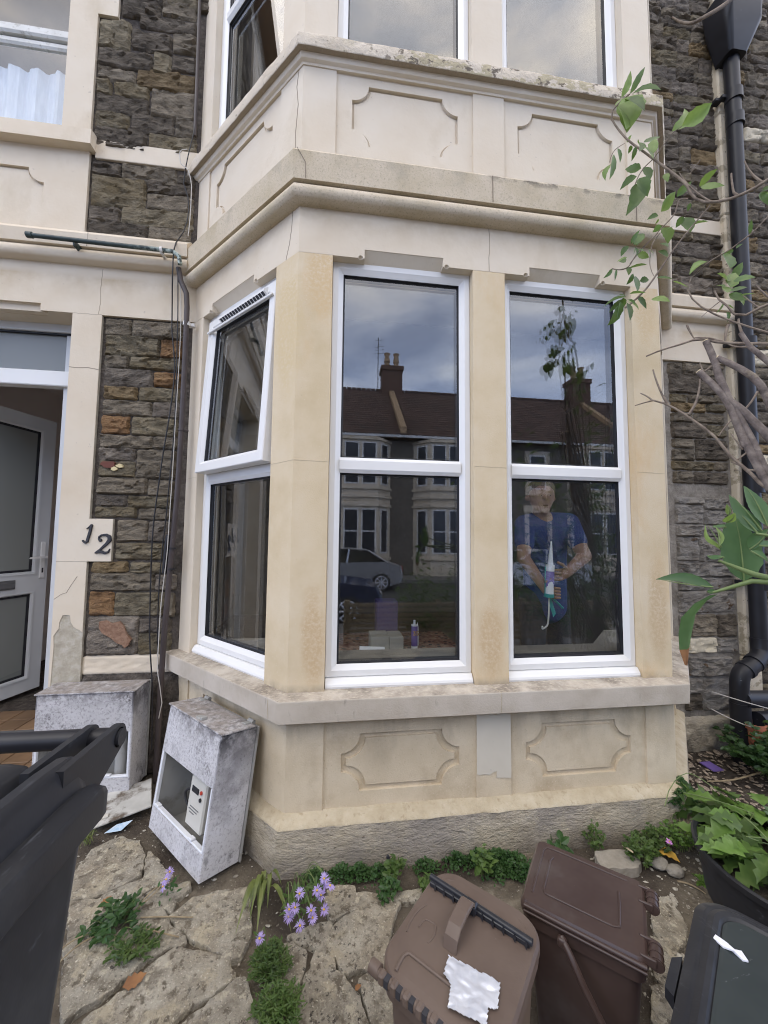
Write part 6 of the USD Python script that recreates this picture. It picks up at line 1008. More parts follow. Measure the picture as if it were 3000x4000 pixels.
def blades(name, label, c, n, L, m, seed, spread=1.0, w=0.012, az=None):
    rng = np.random.default_rng(seed); t = thing(name, label, 'plant', c)
    for i in range(n):
        a = rng.uniform(0, 6.283) if az is None else az + rng.normal() * 0.5
        l = L * rng.uniform(0.6, 1.1); d = np.array([math.cos(a), math.sin(a)]) * l * spread * rng.uniform(0.4, 1)
        p0 = np.array(c) + [rng.normal() * 0.012, rng.normal() * 0.012, 0]; p2 = p0 + [d[0], d[1], 0.02]; p1 = p0 + [d[0] * 0.4, d[1] * 0.4, l * 0.75]
        s = np.cross([d[0], d[1], 0], [0, 0, 1]); s /= np.linalg.norm(s) + 1e-9; v, f = [], []
        for k in range(8):
            q = k / 7; P = (1 - q) ** 2 * p0 + 2 * q * (1 - q) * p1 + q * q * p2; ww = w * math.sin(math.pi * (0.15 + 0.85 * q)) * 0.5 + 0.0004
            v += [P + s * ww, P + [0, 0, -ww * 0.5], P - s * ww]
            if k: a0, b0 = 3 * (k - 1), 3 * k; f += [[a0, b0, b0 + 1], [a0, b0 + 1, a0 + 1], [a0 + 1, b0 + 1, b0 + 2], [a0 + 1, b0 + 2, a0 + 2]]
        obj('blade', (np.array(v), np.array(f)), m, t, smooth=60)
    return t

# asters growing from the foot of the bay
t = thing('aster_plant', 'wild aster with lilac daisy flowers at the foot of the bay corner', 'plant', (0.03, -0.12, 0))
FL = [(-0.025, -0.417, .10, -.01, -.36), (0.105, -0.381, .20, .06, -.16), (0.192, -0.354, .22, .10, -.14), (0.214, -0.374, .21, .10, -.14), (0.167, -0.376, .20, .08, -.15), (0.182, -0.373, .18, .08, -.15), (0.148, -0.394, .15, .08, -.2), (0.154, -0.399, .13, .08, -.2), (0.069, -0.381, .15, .03, -.15), (0.09, -0.376, .15, .03, -.15), (0.11, -0.39, .10, .05, -.2), (0.068, -0.374, .12, .03, -.15), (0.194, -0.385, .14, .1, -.18), (0.199, -0.348, .20, .1, -.14)]
rng = np.random.default_rng(31)
def flower(t, x, y, z, r, seed, m='petal'):
    rg = np.random.default_rng(seed); n = np.array([rg.normal() * .45, -0.55 + rg.normal() * .3, 1.0]); n /= np.linalg.norm(n); a = np.cross(n, [1, 0, 0]); a /= np.linalg.norm(a); b = np.cross(n, a); B, D, S = [], [], []
    for k in range(17):
        q = 2 * math.pi * k / 17 + rg.normal() * .06; B.append(np.array([x, y, z]) + (a * math.cos(q) + b * math.sin(q)) * r * .15); D.append(a * math.cos(q) + b * math.sin(q) - n * rg.uniform(-.1, .35)); S.append(r * rg.uniform(.8, 1.05))
    fp = obj('flower', leaves_at(B, D, S, 0.26, seed, 0.1), m, t); ic = trimesh.creation.icosphere(1, r * .2); obj('flower_centre', (np.array(ic.vertices) * [1, 1, .6] + [x, y, z] + n * r * .06, np.array(ic.faces)), 'yellow', fp, smooth=True)
st = MB(); B, D, S = [], [], []
for i, (x, y, z, bx, by) in enumerate(FL):
    st.add(tube([(bx, by, 0), ((bx + x) / 2, (by + y) / 2 + .03, z * .8), (x, y, z)], [.0017, .0014, .001], 5)); flower(t, x, y, z + .003, 0.019, 60 + i)
    for k in range(9): s = rng.uniform(.1, .95); B.append([bx + (x - bx) * s + rng.normal() * .008, by + (y - by) * s + .02 * math.sin(3.1 * s), z * s]); D.append(rng.normal(size=3) + [0, -.3, .3]); S.append(rng.uniform(.02, .045))
obj('stems', st, 'stem', t, smooth=60); obj('foliage', leaves_at(B, D, S, .3, 9), 'herb', t, kind='stuff')
t = thing('aster_plant', 'small aster sprig with three lilac flowers under the leaning meter box', 'plant', (-0.46, -0.10, 0)); st = MB()
for i, (x, y, z) in enumerate([(-0.449, -0.089, .09), (-0.453, -0.112, .08), (-0.456, -0.132, .07)]): flower(t, x, y, z, .018, 90 + i); st.add(tube([(-0.55, -0.165, 0.01), (-0.50, -0.13, 0.035), (x, y, z)], .0014, 5))
obj('stems', st, 'dry_stem', t, smooth=60); obj('foliage', leaves_at(rng.normal(size=(26, 3)) * [.02, .02, .012] + [-0.44, -0.10, .035], rng.normal(size=(26, 3)) + [0, 0, .5], rng.uniform(.015, .03, 26), .4, 4), 'herb_dark', t, kind='stuff')

herb('moss_plant', 'dense bright mat of fine needle leaves hanging below the asters', 'plant', (0.014, -0.43, 0.0), 0.075, 0.075, 110, 0.017, 'herb', 41, 10, .3)
herb('moss_plant', 'dense mat of fine needle leaves furthest from the wall, below the other mat', 'plant', (0.058, -0.55, 0.0), 0.085, 0.06, 120, 0.017, 'herb', 42, 10, .3)
herb('weed', 'leafy dark weed sprawling between the slabs by the wheelie bin', 'plant', (-0.595, -0.205, 0.0), 0.10, 0.06, 34, 0.030, 'herb_dark', 43, 7, .5)
herb('weed', 'trailing green weed on the slab joint, right of the dark weed', 'plant', (-0.475, -0.315, 0.0), 0.085, 0.045, 34, 0.022, 'herb', 44, 7, .45)
for i, (p0, p1, p2) in enumerate([((-0.65, -0.24, .02), (-0.70, -0.27, .03), (-0.74, -0.31, .02)), ((-0.63, -0.25, .02), (-0.68, -0.30, .03), (-0.715, -0.37, .015)), ((-0.53, -0.165, .03), (-0.49, -0.11, .05), (-0.44, -0.07, .03)), ((-0.51, -0.19, .012), (-0.42, -0.20, .014), (-0.31, -0.215, .014)), ((-0.49, -0.23, .012), (-0.42, -0.262, .02), (-0.335, -0.283, .012))]):
    t = obj('dry_stalk', tube([p0, p1, p2], .0024, 6), 'dry_stem', smooth=60); data(stage.GetPrimAtPath(t), label=['thin dry stalk running left from the dark weed', 'dry stalk pointing down-left from the dark weed', 'dry stalk reaching from the dark weed up to the aster sprig', 'long straight dry stalk lying across the pale slab', 'lower dry stalk lying across the slab joint'][i], category='stalk')
blades('strap_plant', 'clump of yellowing strap leaves beside the leaning meter box', (-0.06, -0.10, 0), 15, .24, 'strap', 51, 1.0, .017, -1.35)
blades('grass_tuft', 'small grass tuft by the wheelie bin and fallen panel', (-0.955, 0.236, 0), 26, .10, 'strap', 52, .7, .004)
CV = [(0.152, -0.085, .05, 26), (0.263, -0.082, .06, 34), (0.345, -0.085, .05, 26), (0.43, -0.10, .055, 30), (0.64, -0.092, .05, 24), (0.79, -0.078, .055, 34), (0.90, -0.078, .06, 44), (0.985, -0.085, .065, 52), (1.05, -0.11, .065, 48), (1.075, -0.18, .05, 34), (1.02, -0.15, .05, 30), (0.94, -0.16, .045, 20)]
B, D, S = [], [], []; rng = np.random.default_rng(77)
for x, y, r, n in CV:
    for i in range(n * 9):
        q = rng.normal(size=2) * r * .55; B.append([x + q[0], min(y + q[1] * .6, -0.058), rng.uniform(.0, .045) * (1 - min(1, (q ** 2).sum() / r ** 2))]); D.append(rng.normal(size=3) * [1, 1, .5] + [0, -.4, .6]); S.append(rng.uniform(.008, .017))
t = obj('creeping_plant', leaves_at(B, D, S, .85, 5), 'herb_dark', kind='stuff'); data(stage.GetPrimAtPath(t), label='low dark green creeper along the foot of the bay wall', category='ground cover')
for i, (x, y, z, r, h, n, ls, m, lab) in enumerate([(0.50, -0.12, 0, .05, .085, 14, .03, 'herb', 'upright weed at the wall above the brown caddy'), (0.455, -0.20, 0, .055, .055, 22, .024, 'herb_dark', 'dark rosette weed in the joint left of the brown caddy'), (0.885, -0.145, 0, .05, .12, 12, .035, 'herb', 'broad-leaved seedling between the two caddies'), (0.61, -0.20, 0, .04, .06, 10, .028, 'herb', 'small weed behind the brown caddy rim'), (1.28, -0.105, 0, .06, .06, 7, .045, 'herb_dark', 'dark pointed leaves behind the plum caddy'), (1.475, -0.09, 0, .055, .13, 16, .022, 'herb', 'bright sprig against the wall right of the plum caddy'), (1.64, -0.19, 0, .085, .12, 30, .018, 'herb', 'lobed cranesbill clump beside the flat broken slab'), (1.76, -0.12, 0, .09, .10, 26, .018, 'herb', 'cranesbill clump with a pink flower near the bay corner'), (1.90, -0.13, 0, .10, .12, 34, .018, 'herb_bright', 'bright cranesbill clump next to the planter tub'), (1.86, -0.31, -.05, .07, .06, 22, .016, 'herb_bright', 'yellowing small weed under the planter rim')]):
    herb('weed', lab, 'plant', (x, y, z), r, h, n, ls, m, 120 + i, 5, .6, lobes=3 if ls < .02 else 1)
fl_ = thing('cranesbill_flower', 'tiny pink cranesbill flower above the yellow leaf', 'flower', (1.746, -0.227, .12)); flower(fl_, 1.746, -0.227, .12, .014, 7, 'petal_pink'); obj('stem', tube([(1.76, -.14, .02), (1.752, -.19, .09), (1.746, -.227, .118)], .001, 5), 'stem', fl_)
herb('bed_plant', 'bushy dark green plant with lobed leaves at the downpipe foot', 'plant', (3.16, 0.42, -0.07), .33, .30, 120, .040, 'herb_dark', 160, 7, .7, lobes=3)
t = thing('yellow_flower', 'yellow flower on the bushy plant under the downpipe', 'flower', (3.02, .25, .22)); flower(t, 3.02, .25, .22, .03, 5, 'yellow'); obj('stem', tube([(3.08, .36, 0), (3.03, .27, .21)], .002, 5), 'stem', t)
herb('creeper', 'ferny creeper hanging on the right corner of the bay base', 'plant', (2.02, 0.0, 0.20), .13, .07, 46, .020, 'herb_dark', 161, 8, .5, droop=.10, lobes=3)
t = obj('dry_stalks', [tube([(2.04 + rng.normal() * .02, -.01, .19), (2.02 + rng.normal() * .03, -.05, .10), (1.96 + rng.normal() * .06, -.10 + rng.normal() * .03, 0.0)], .0018, 5) for _ in range(18)], 'dry_stem', kind='stuff'); data(stage.GetPrimAtPath(t), label='dry brown stalks under the hanging creeper', category='stalks')
herb('fern_sprig', 'feathery light green sprig by the doorstep left of the meter box', 'plant', (-1.80, 0.66, .13), .13, .26, 16, .034, 'herb_bright', 162, 16, .22)
# leafy weeds filling the tub: larger toothed leaves are parts of their own
t = thing('tub_weeds', 'mass of toothed green weed leaves filling the planter', 'plant', (2.06, -.46, .15)); rng = np.random.default_rng(170)
for i in range(190):
    a = rng.uniform(0, 6.283); q = .34 * math.sqrt(rng.uniform(0, 1)); b = np.array([2.06 + .6 * q * math.cos(a), -.42 + .6 * q * math.sin(a), .16 + rng.uniform(0, .13)]); d = np.array([math.cos(a), math.sin(a), rng.uniform(-.35, .35)]); L = rng.uniform(.08, .16)
    obj('leaf', leaf_mesh(b, b + d / np.linalg.norm(d) * L, rng.uniform(.3, .5), .25, 8, 200 + i, .30, (rng.normal() * .4, rng.normal() * .4 - .3, 1)), ['herb', 'herb_bright', 'herb_bright', 'herb'][i % 4], t, smooth=True)
for i in range(70):
    a = rng.uniform(2.2, 5.0); q = .30 + rng.uniform(-.08, .04); b = np.array([2.12 + q * .8 * math.cos(a) * .6, -.18 + q * .6 * math.sin(a) * .5 + .16, .08 + rng.uniform(0, .12)]); d = rng.normal(size=3) + [-.2, -.3, .2]; L = rng.uniform(.05, .10)
    obj('leaf', leaf_mesh(b, b + d / np.linalg.norm(d) * L, .4, .2, 6, 400 + i, .3), 'herb', t, smooth=True)
obj('stems', [tube([(2.04 + rng.normal() * .1, -.46 + rng.normal() * .1, .14), (1.95 + rng.normal() * .1, -.36 + rng.normal() * .1, .30), (1.88 + rng.normal() * .15, -.28 + rng.normal() * .15, .26)], .002, 5) for _ in range(4)], 'stem', t, smooth=60)

# loose bits on the ground
def flat_leaf(name, a, b, m, lab, seed, wr=.5, cat_='leaf'):
    t = obj(name, leaf_mesh(a, b, wr, .1, 8, seed, .2, (0.2, -.2, 1)), m, smooth=True); data(stage.GetPrimAtPath(t), label=lab, category=cat_)
flat_leaf('fallen_leaf', (-0.455, -0.425, .012), (-0.395, -0.395, .02), 'dead_leaf', 'curled brown dead leaf on the big slab at the bottom', 1)
flat_leaf('fallen_leaf', (-0.685, -0.13, .012), (-0.668, -0.09, .022), 'dead_leaf', 'reddish dead leaf near the dark weed', 2)
flat_leaf('fallen_leaf', (1.745, -0.165, .03), (1.80, -0.225, .028), 'yellow_leaf', 'bright yellow leaf near the rubble lumps', 3, .7)
flat_leaf('fallen_leaf', (0.30, -0.525, .012), (0.322, -0.515, .016), 'dead_leaf', 'orange scrap of leaf left of the brown caddy', 4)
for i, (x, y) in enumerate([(1.93, -.37), (1.965, -.41), (1.90, -.30), (1.99, -.45), (1.85, -.215)]): flat_leaf('fallen_leaf', (x - .02, y, -.045), (x + .03, y - .03, -.035), 'yellow_leaf' if i % 2 == 0 else 'dead_leaf', ['tan leaf wedged under the planter rim', 'brown leaf between planter and black lid', 'small yellow leaf at the planter foot', 'pale leaf nearest the black lid', 'orange leaf at the planter side'][i], 10 + i, .55)
t = obj('splinter', hull([(1.571, -.149, .058), (1.575, -.146, .060), (1.588, -.197, .060), (1.593, -.193, .062), (1.577, -.151, .064), (1.59, -.193, .066)]), 'splinter'); data(stage.GetPrimAtPath(t), label='pale wood splinter on the broken slab', category='wood')
t = obj('twig', tube([(1.735, -.275, -.01), (1.77, -.31, .0), (1.80, -.345, -.008)], [.004, .0035, .002], 6), 'dry_stem', smooth=60); data(stage.GetPrimAtPath(t), label='short dry twig on the soil in front of the planter', category='twig')
t = obj('twig', tube([(2.62, .394, -.06), (2.78, .36, -.04), (3.06, .38, -.01), (3.4, .46, .02)], [.004, .005, .006, .006], 7), 'dry_stem', smooth=60); data(stage.GetPrimAtPath(t), label='long bent stick lying on the dark bed', category='twig')
t = obj('purple_card', box(2.785, 2.865, .50, .60, -.075, -.068), 'purple'); data(stage.GetPrimAtPath(t), label='purple card scrap on the dark bed soil', category='card')
t = obj('white_scrap', leaf_mesh((2.42, .21, -.05), (2.50, .17, -.03), .4, .3, 6, 3), 'paper', smooth=True); data(stage.GetPrimAtPath(t), label='white plastic scrap above the planter weeds', category='scrap')
t = obj('clay_pot', xf((lambda m: (np.array(m.vertices), np.array(m.faces)))(trimesh.creation.revolve(np.array([(0.0, 0), (.045, 0), (.055, .13), (.066, .13), (.066, .165), (.056, .165), (.05, .03), (0, .03)]), sections=28)), loc=(3.16, .53, .05)), 'terracotta', smooth=35); data(stage.GetPrimAtPath(t), label='terracotta pot end standing under the black waste pipes', category='pot')
t = obj('wire', [tube([(2.93, .62, .40), (3.1, .50, .36), (3.4, .46, .28)], .003, 6), tube([(2.92, .62, .28), (3.1, .50, .20), (3.3, .46, .16)], .003, 6)], 'cable_white', smooth=60); data(stage.GetPrimAtPath(t), label='two pale wires strung in front of the waste pipes', category='wire')

# ------------------------------------------------------------------ elder shrub reaching in from the right
TR = np.array([2.72, -1.36, 0.0]); t = thing('elder_shrub', 'elder shrub with cut grey branches and green leaflets in front of the right wall', 'shrub', tuple(TR))
trunk = [TR + [0, 0, -.1], TR + [-.03, .02, .5], TR + [-.02, .05, .95]]
obj('trunk', tube(trunk, [.07, .055, .05], 12), 'bark', t, smooth=60)
for pts, r, ext in BRANCHES:
    pts = [np.array(q) for q in pts]; big = r > .0095
    rr = np.linspace(r * (.8 if big else .55), r, len(pts))
    if ext:
        e = pts[-1]; tgt = TR + [-.03, .05, max(.7, min(e[2] - .45, 1.3))]; pts += [e + (tgt - e) * .5 + [0, 0, .06], tgt]; rr = np.r_[rr, r * 1.15, r * 1.3]
    obj('branch', tube(pts, rr, 9 if big else 6), 'bark' if big else 'twig', t, smooth=60)
def cut(p, q, r): return cyl(p, np.array(p) + (np.array(p) - np.array(q)) / np.linalg.norm(np.array(p) - np.array(q)) * .004, r * .85, 9)
for i in (0, 1, 2): obj('cut_end', cut(BRANCHES[i][0][0], BRANCHES[i][0][1], BRANCHES[i][1] * .8), 'splinter', t)
for i, (b, q, wr) in enumerate(LEAVES): obj('leaf', leaf_mesh(b, np.array(b) + (np.array(q) - np.array(b)) * 1.1, min(wr * 1.12, .58), .14, 8, 500 + i, .06), 'leaf_light' if i in (4, 5, 6, 7, 8, 9, 17, 25, 26, 28) or i >= 90 or i % 6 == 0 else 'leaf', t, smooth=True)
for i, (b, q, wr) in enumerate(NEAR_LEAVES):
    b, q = np.array(b), np.array(q); v = leaf_mesh(b, q, wr, .08, 16, 700 + i, .035, (-.35, -.9, .25))
    lf = obj('leaf', v, 'leaf_big' if i not in (6, 7, 8, 11, 12) else 'leaf_light', t, smooth=True)
    obj('midrib', tube([b, b + (q - b) * .5 - np.array([0.0, .0035, .002]), q - (q - b) * .06], [.0016, .0011, .0004], 5), 'stem', lf, smooth=60)
hl = np.array(HANGING_LEAF); v, f = [], []
for i, P in enumerate(hl):
    tq = i / (len(hl) - 1); s = .004 + .017 * math.sin(math.pi * min(1, .1 + .9 * tq)) ** .8; s = s if i < len(hl) - 1 else .001
    v += [P + [s * .8, .0, .15 * s], P + [0, -.006, 0], P - [s * .8, .0, .15 * s]]
    if i: a0, b0 = 3 * (i - 1), 3 * i; f += [[a0, b0, b0 + 1], [a0, b0 + 1, a0 + 1], [a0 + 1, b0 + 1, b0 + 2], [a0 + 1, b0 + 2, a0 + 2]]
lf = obj('leaf', (np.array(v[:-3]), np.array(f[:-4])), 'leaf_big', t, smooth=True, label='long hanging leaf with a brown tip')
obj('leaf_tip', (np.array(v[-6:]), np.array([[0, 3, 4], [0, 4, 1], [1, 4, 5], [1, 5, 2]])), 'dead_leaf', lf, smooth=True)
for q in NEAR_STEMS:
    q = [np.array(a) for a in q]
    if q[0][0] > q[-1][0]: q = q[::-1]
    q = q + [TR + [-.9, -.55, 1.35], TR + [-.2, -.1, 1.1]]
    obj('branch', tube(q, np.linspace(.0024, .007, len(q)), 8), 'stem', t, smooth=60)
rng = np.random.default_rng(181); B, D, S = [], [], []
for i in range(26):                                   # the rest of the shrub, out of frame to the right and mirrored in the windows
    a = rng.uniform(0, 6.283); top = TR + [math.cos(a) * rng.uniform(.2, .9) - .30, math.sin(a) * rng.uniform(.2, .8) - .30, rng.uniform(1.3, 3.0)]
    if (top[0] - .206) < 1.36 * (top[1] + 1.86) + .15: top[1] -= .45
    mid = (TR + top) / 2 + [rng.normal() * .06, rng.normal() * .06 - .05, .2]; b0 = TR + [rng.normal() * .25, rng.normal() * .25, 0]
    obj('branch', tube([b0, mid, top], [.011, .008, .003], 7), 'bark', t, smooth=60)
    for k in range(46):
        s = rng.uniform(.35, 1.0); P = (1 - s) ** 2 * b0 + 2 * s * (1 - s) * mid + s * s * top + rng.normal(size=3) * .11
        if (P[0] - .206) < 1.36 * (P[1] + 1.86) + .12: continue
        B.append(P); D.append(rng.normal(size=3) + [0, 0, -.3]); S.append(rng.uniform(.05, .10))
obj('foliage', leaves_at(B, D, S, .4, 3), 'leaf', t, kind='stuff')

# ------------------------------------------------------------------ inside the front room
p = thing('low_table', 'cloth-covered low table inside the left front window', 'table', (.65, 1.35, .2))
MT['rug'] = mat('patterned_throw', [(0.10, 0.035, 0.03), (0.22, 0.10, 0.07), (0.30, 0.22, 0.15)], 14, rough=.9, stretch=(2, 2, 1), layers=[([('spots', 16, .30, .22)], (.03, .025, .03))])
obj('tabletop', box(.22, 1.25, 1.02, 1.75, .56, .592, .006), 'rug', p); obj('cloth', [box(.21, 1.26, 1.005, 1.02, .36, .592, .004)], 'rug', p, label='patterned cloth hanging over the front')
for x in (.28, 1.18):
    for y in (1.08, 1.68): obj('leg', box(x - .03, x + .03, y - .03, y + .03, .2, .56, .004), 'room_floor', p)
p = thing('sealant_tube', 'purple sealant cartridge numbered 35 standing inside the left front window', 'sealant tube', (.862, 1.2, .592))
obj('cartridge', cyl((.862, 1.2, .593), (.862, 1.2, .775), .026, 24), 'purple', p, smooth=50); obj('end_cap', cyl((.862, 1.2, .775), (.862, 1.2, .785), .0265, 24), 'paper', p, smooth=50)
obj('foot_band', cyl((.862, 1.2, .592), (.862, 1.2, .618), .0268, 24), 'paper', p, smooth=50); obj('nozzle', cyl((.862, 1.2, .785), (.862, 1.2, .82), .009, 14), 'paper', p, smooth=50); obj('spare_nozzle', tube([(.889, 1.2, .62), (.891, 1.2, .74), (.886, 1.2, .80)], [.008, .006, .003], 8), 'paper', p, smooth=50)
tx = meshkit.text_mesh('35', .032, .002, True); tv = np.array(tx.vertices); tv = np.c_[.842 + tv[:, 0] * .9, 1.171 - tv[:, 2], .705 + tv[:, 1]]; obj('label_number', (tv, np.array(tx.faces)), 'yellow_leaf', p)
t = obj('card_box', [box(.50, .64, 1.10, 1.30, .592, .72, .003), box(.645, .755, 1.10, 1.30, .592, .715, .003)], 'carton'); data(stage.GetPrimAtPath(t), label='pale cardboard carton on the cloth-covered table', category='box')
t = obj('paper_roll', cyl((.41, 1.07, .628), (.60, 1.05, .622), .034, 22), 'paper', smooth=50); data(stage.GetPrimAtPath(t), label='white roll lying in front of the carton', category='roll')
t = obj('purple_box', box(.57, .75, 1.34, 1.5, .592, .95, .006), 'dull_purple'); data(stage.GetPrimAtPath(t), label='tall dull purple box behind the carton', category='box')

def bones(J, E, ref=.012, it=10):
    parts = []
    for a, b in E:
        (pa, ra), (pb, rb) = J[a], J[b]; s = []
        for P, r in ((pa, ra), (pb, rb)): s.append(np.array(trimesh.creation.icosphere(2, r).vertices) + np.array(P))
        parts.append(m3.Manifold.hull_points(np.vstack(s)))
    m = m3.Manifold.batch_boolean(parts, m3.OpType.Add).refine_to_length(ref); tm = m.to_mesh(); tr = trimesh.Trimesh(tm.vert_properties[:, :3], tm.tri_verts, process=True)
    trimesh.smoothing.filter_taubin(tr, iterations=it); return np.array(tr.vertices), np.array(tr.faces)
MT['skin'] = mat('skin', [(0.26, 0.14, 0.095), (0.30, 0.17, 0.12)], 8, rough=.55); MT['shirt'] = mat('blue_tshirt', [(0.018, 0.035, 0.13), (0.03, 0.05, 0.17)], 5, rough=.85, bump=(30, .4, .01)); MT['trousers'] = mat('dark_trousers', [(.02, .022, .03)], rough=.9); MT['hair'] = mat('brown_hair', [(.10, .065, .04), (.16, .11, .07)], 40, rough=.7, stretch=(1, 1, .2)); MT['teal'] = mat('teal_gun_body', [(.02, .25, .25)], rough=.4)
PSH = np.array([0, -.06, 0.0])
p = thing('person', 'person in a blue t-shirt inside the right front window holding a sealant gun', 'person', (1.78, .86, .2))
J = {'pel': ((1.80, .86, 1.08), .135), 'sto': ((1.77, .82, 1.28), .135), 'che': ((1.71, .72, 1.52), .145), 'neck': ((1.655, .655, 1.665), .055), 'jaw': ((1.63, .60, 1.715), .058), 'head': ((1.645, .625, 1.79), .088), 'crown': ((1.652, .645, 1.825), .082), 'nose': ((1.618, .535, 1.765), .014), 'noseb': ((1.628, .56, 1.79), .014),
     'shr': ((1.865, .66, 1.60), .062), 'elr': ((1.895, .53, 1.375), .045), 'wrr': ((1.70, .41, 1.285), .031), 'har': ((1.655, .395, 1.27), .034), 'shl': ((1.555, .68, 1.585), .062), 'ell': ((1.47, .56, 1.36), .043), 'wrl': ((1.53, .42, 1.19), .030), 'hal': ((1.545, .40, 1.165), .033),
     'hr': ((1.88, .88, 1.05), .095), 'kr': ((1.90, .84, .66), .065), 'ar': ((1.90, .90, .28), .045), 'fr': ((1.88, .78, .235), .036), 'hl': ((1.70, .86, 1.05), .095), 'kl': ((1.66, .80, .66), .065), 'al': ((1.66, .88, .28), .045), 'fl': ((1.64, .76, .235), .036)}
def finger(n, base, d1, d2, r):
    b = np.array(base); J[n + '0'] = (b, r); J[n + '1'] = (b + d1, r * .95); J[n + '2'] = (b + np.array(d1) + d2, r * .85); return [(n + '0', n + '1'), (n + '1', n + '2')]
E_ = [('pel', 'sto'), ('sto', 'che'), ('che', 'neck'), ('neck', 'jaw'), ('jaw', 'head'), ('head', 'crown'), ('nose', 'noseb'), ('noseb', 'head'), ('che', 'shr'), ('shr', 'elr'), ('elr', 'wrr'), ('wrr', 'har'), ('che', 'shl'), ('shl', 'ell'), ('ell', 'wrl'), ('wrl', 'hal'), ('pel', 'hr'), ('hr', 'kr'), ('kr', 'ar'), ('ar', 'fr'), ('pel', 'hl'), ('hl', 'kl'), ('kl', 'al'), ('al', 'fl')]
for k in range(4): E_ += finger(f'r{k}', (1.635, .385, 1.295 - .019 * k), (-.045 + .003 * k, -.028, 0), (-.040, .030, -.004), .0092) + [('har', f'r{k}0')]
E_ += finger('rt', (1.66, .378, 1.305), (-.035, -.02, .025), (-.03, .0, .012), .010) + [('har', 'rt0')]
for k in range(4): E_ += finger(f'l{k}', (1.55, .385, 1.185 - .019 * k), (.02, -.035, 0), (.035, .015, -.004), .0092) + [('hal', f'l{k}0')]
E_ += finger('lt', (1.53, .385, 1.20), (-.015, -.03, .025), (.015, -.015, .02), .010) + [('hal', 'lt0')]
body = obj('body', bones(J, E_, .014, 8), 'skin', p, smooth=True)
K_ = {k: (q, r + .016) for k, (q, r) in J.items()}; mid = lambda a, b, s: np.array(J[a][0]) * (1 - s) + np.array(J[b][0]) * s
K_['slr'] = (mid('shr', 'elr', .55), .066); K_['sll'] = (mid('shl', 'ell', .55), .066); K_['col'] = (mid('che', 'neck', .55), .085); K_['hem'] = ((1.80, .86, 1.0), .15)
obj('shirt', bones(K_, [('hem', 'sto'), ('sto', 'che'), ('che', 'col'), ('che', 'shr'), ('shr', 'slr'), ('che', 'shl'), ('shl', 'sll'), ('shr', 'col'), ('shl', 'col')], .02, 6), 'shirt', p, smooth=True)
K_['pel'] = ((1.80, .86, 1.02), .148)
obj('trousers', bones(K_, [('pel', 'hr'), ('hr', 'kr'), ('kr', 'ar'), ('pel', 'hl'), ('hl', 'kl'), ('kl', 'al')], .03, 5), 'trousers', p, smooth=True)
hh = trimesh.creation.icosphere(3, .1); hv = np.array(hh.vertices) * [1.02, 1.06, .95] + [1.658, .668, 1.835]; hv += (meshkit.noise(hv * 40, 3)[:, None] - .5) * .012; obj('hair', (hv, np.array(hh.faces)), 'hair', p, smooth=True)
obj('eye', [xf(trimesh.creation.icosphere(2, .0075), loc=q) for q in ((1.606, .555, 1.785), (1.660, .546, 1.785))], 'gasket', p); obj('ear', [xf(trimesh.creation.icosphere(2, .022), loc=(1.735, .64, 1.775)), xf(trimesh.creation.icosphere(2, .022), loc=(1.556, .645, 1.775))], 'skin', p, smooth=True); obj('mouth', box(1.61, 1.645, .538, .55, 1.715, 1.722, .002), 'red_paint', p)
p = thing('sealant_gun', 'teal sealant gun with white nozzle held upright behind the right front window', 'sealant gun', (1.54, .37, 1.15))
obj('nozzle', tube([(1.541, .355, 1.33), (1.543, .352, 1.40), (1.546, .348, 1.475)], [.017, .011, .004], 14), 'paper', p, smooth=60); obj('cartridge', cyl((1.532, .36, 1.15), (1.540, .356, 1.33), .026, 22), 'paper', p, smooth=50); obj('cartridge_band', cyl((1.534, .36, 1.19), (1.538, .357, 1.29), .0266, 22), 'purple', p, smooth=50)
obj('cradle', [cyl((1.531, .361, 1.13), (1.532, .36, 1.152), .030, 22), tube([(1.505, .36, 1.14), (1.512, .36, 1.32)], .004, 6), tube([(1.558, .36, 1.14), (1.566, .36, 1.32)], .004, 6)], 'teal', p, smooth=40); obj('rod', tube([(1.531, .361, 1.13), (1.525, .37, .96), (1.50, .39, .93), (1.49, .37, .95)], .005, 8), 'clip', p, smooth=60); obj('grip', hull([(1.52, .36, 1.13), (1.55, .37, 1.13), (1.60, .40, 1.02), (1.575, .39, 1.00), (1.54, .37, 1.08)]), 'teal', p); obj('trigger', tube([(1.56, .37, 1.12), (1.62, .40, 1.08), (1.66, .42, 1.05)], .007, 8), 'teal', p, smooth=60)

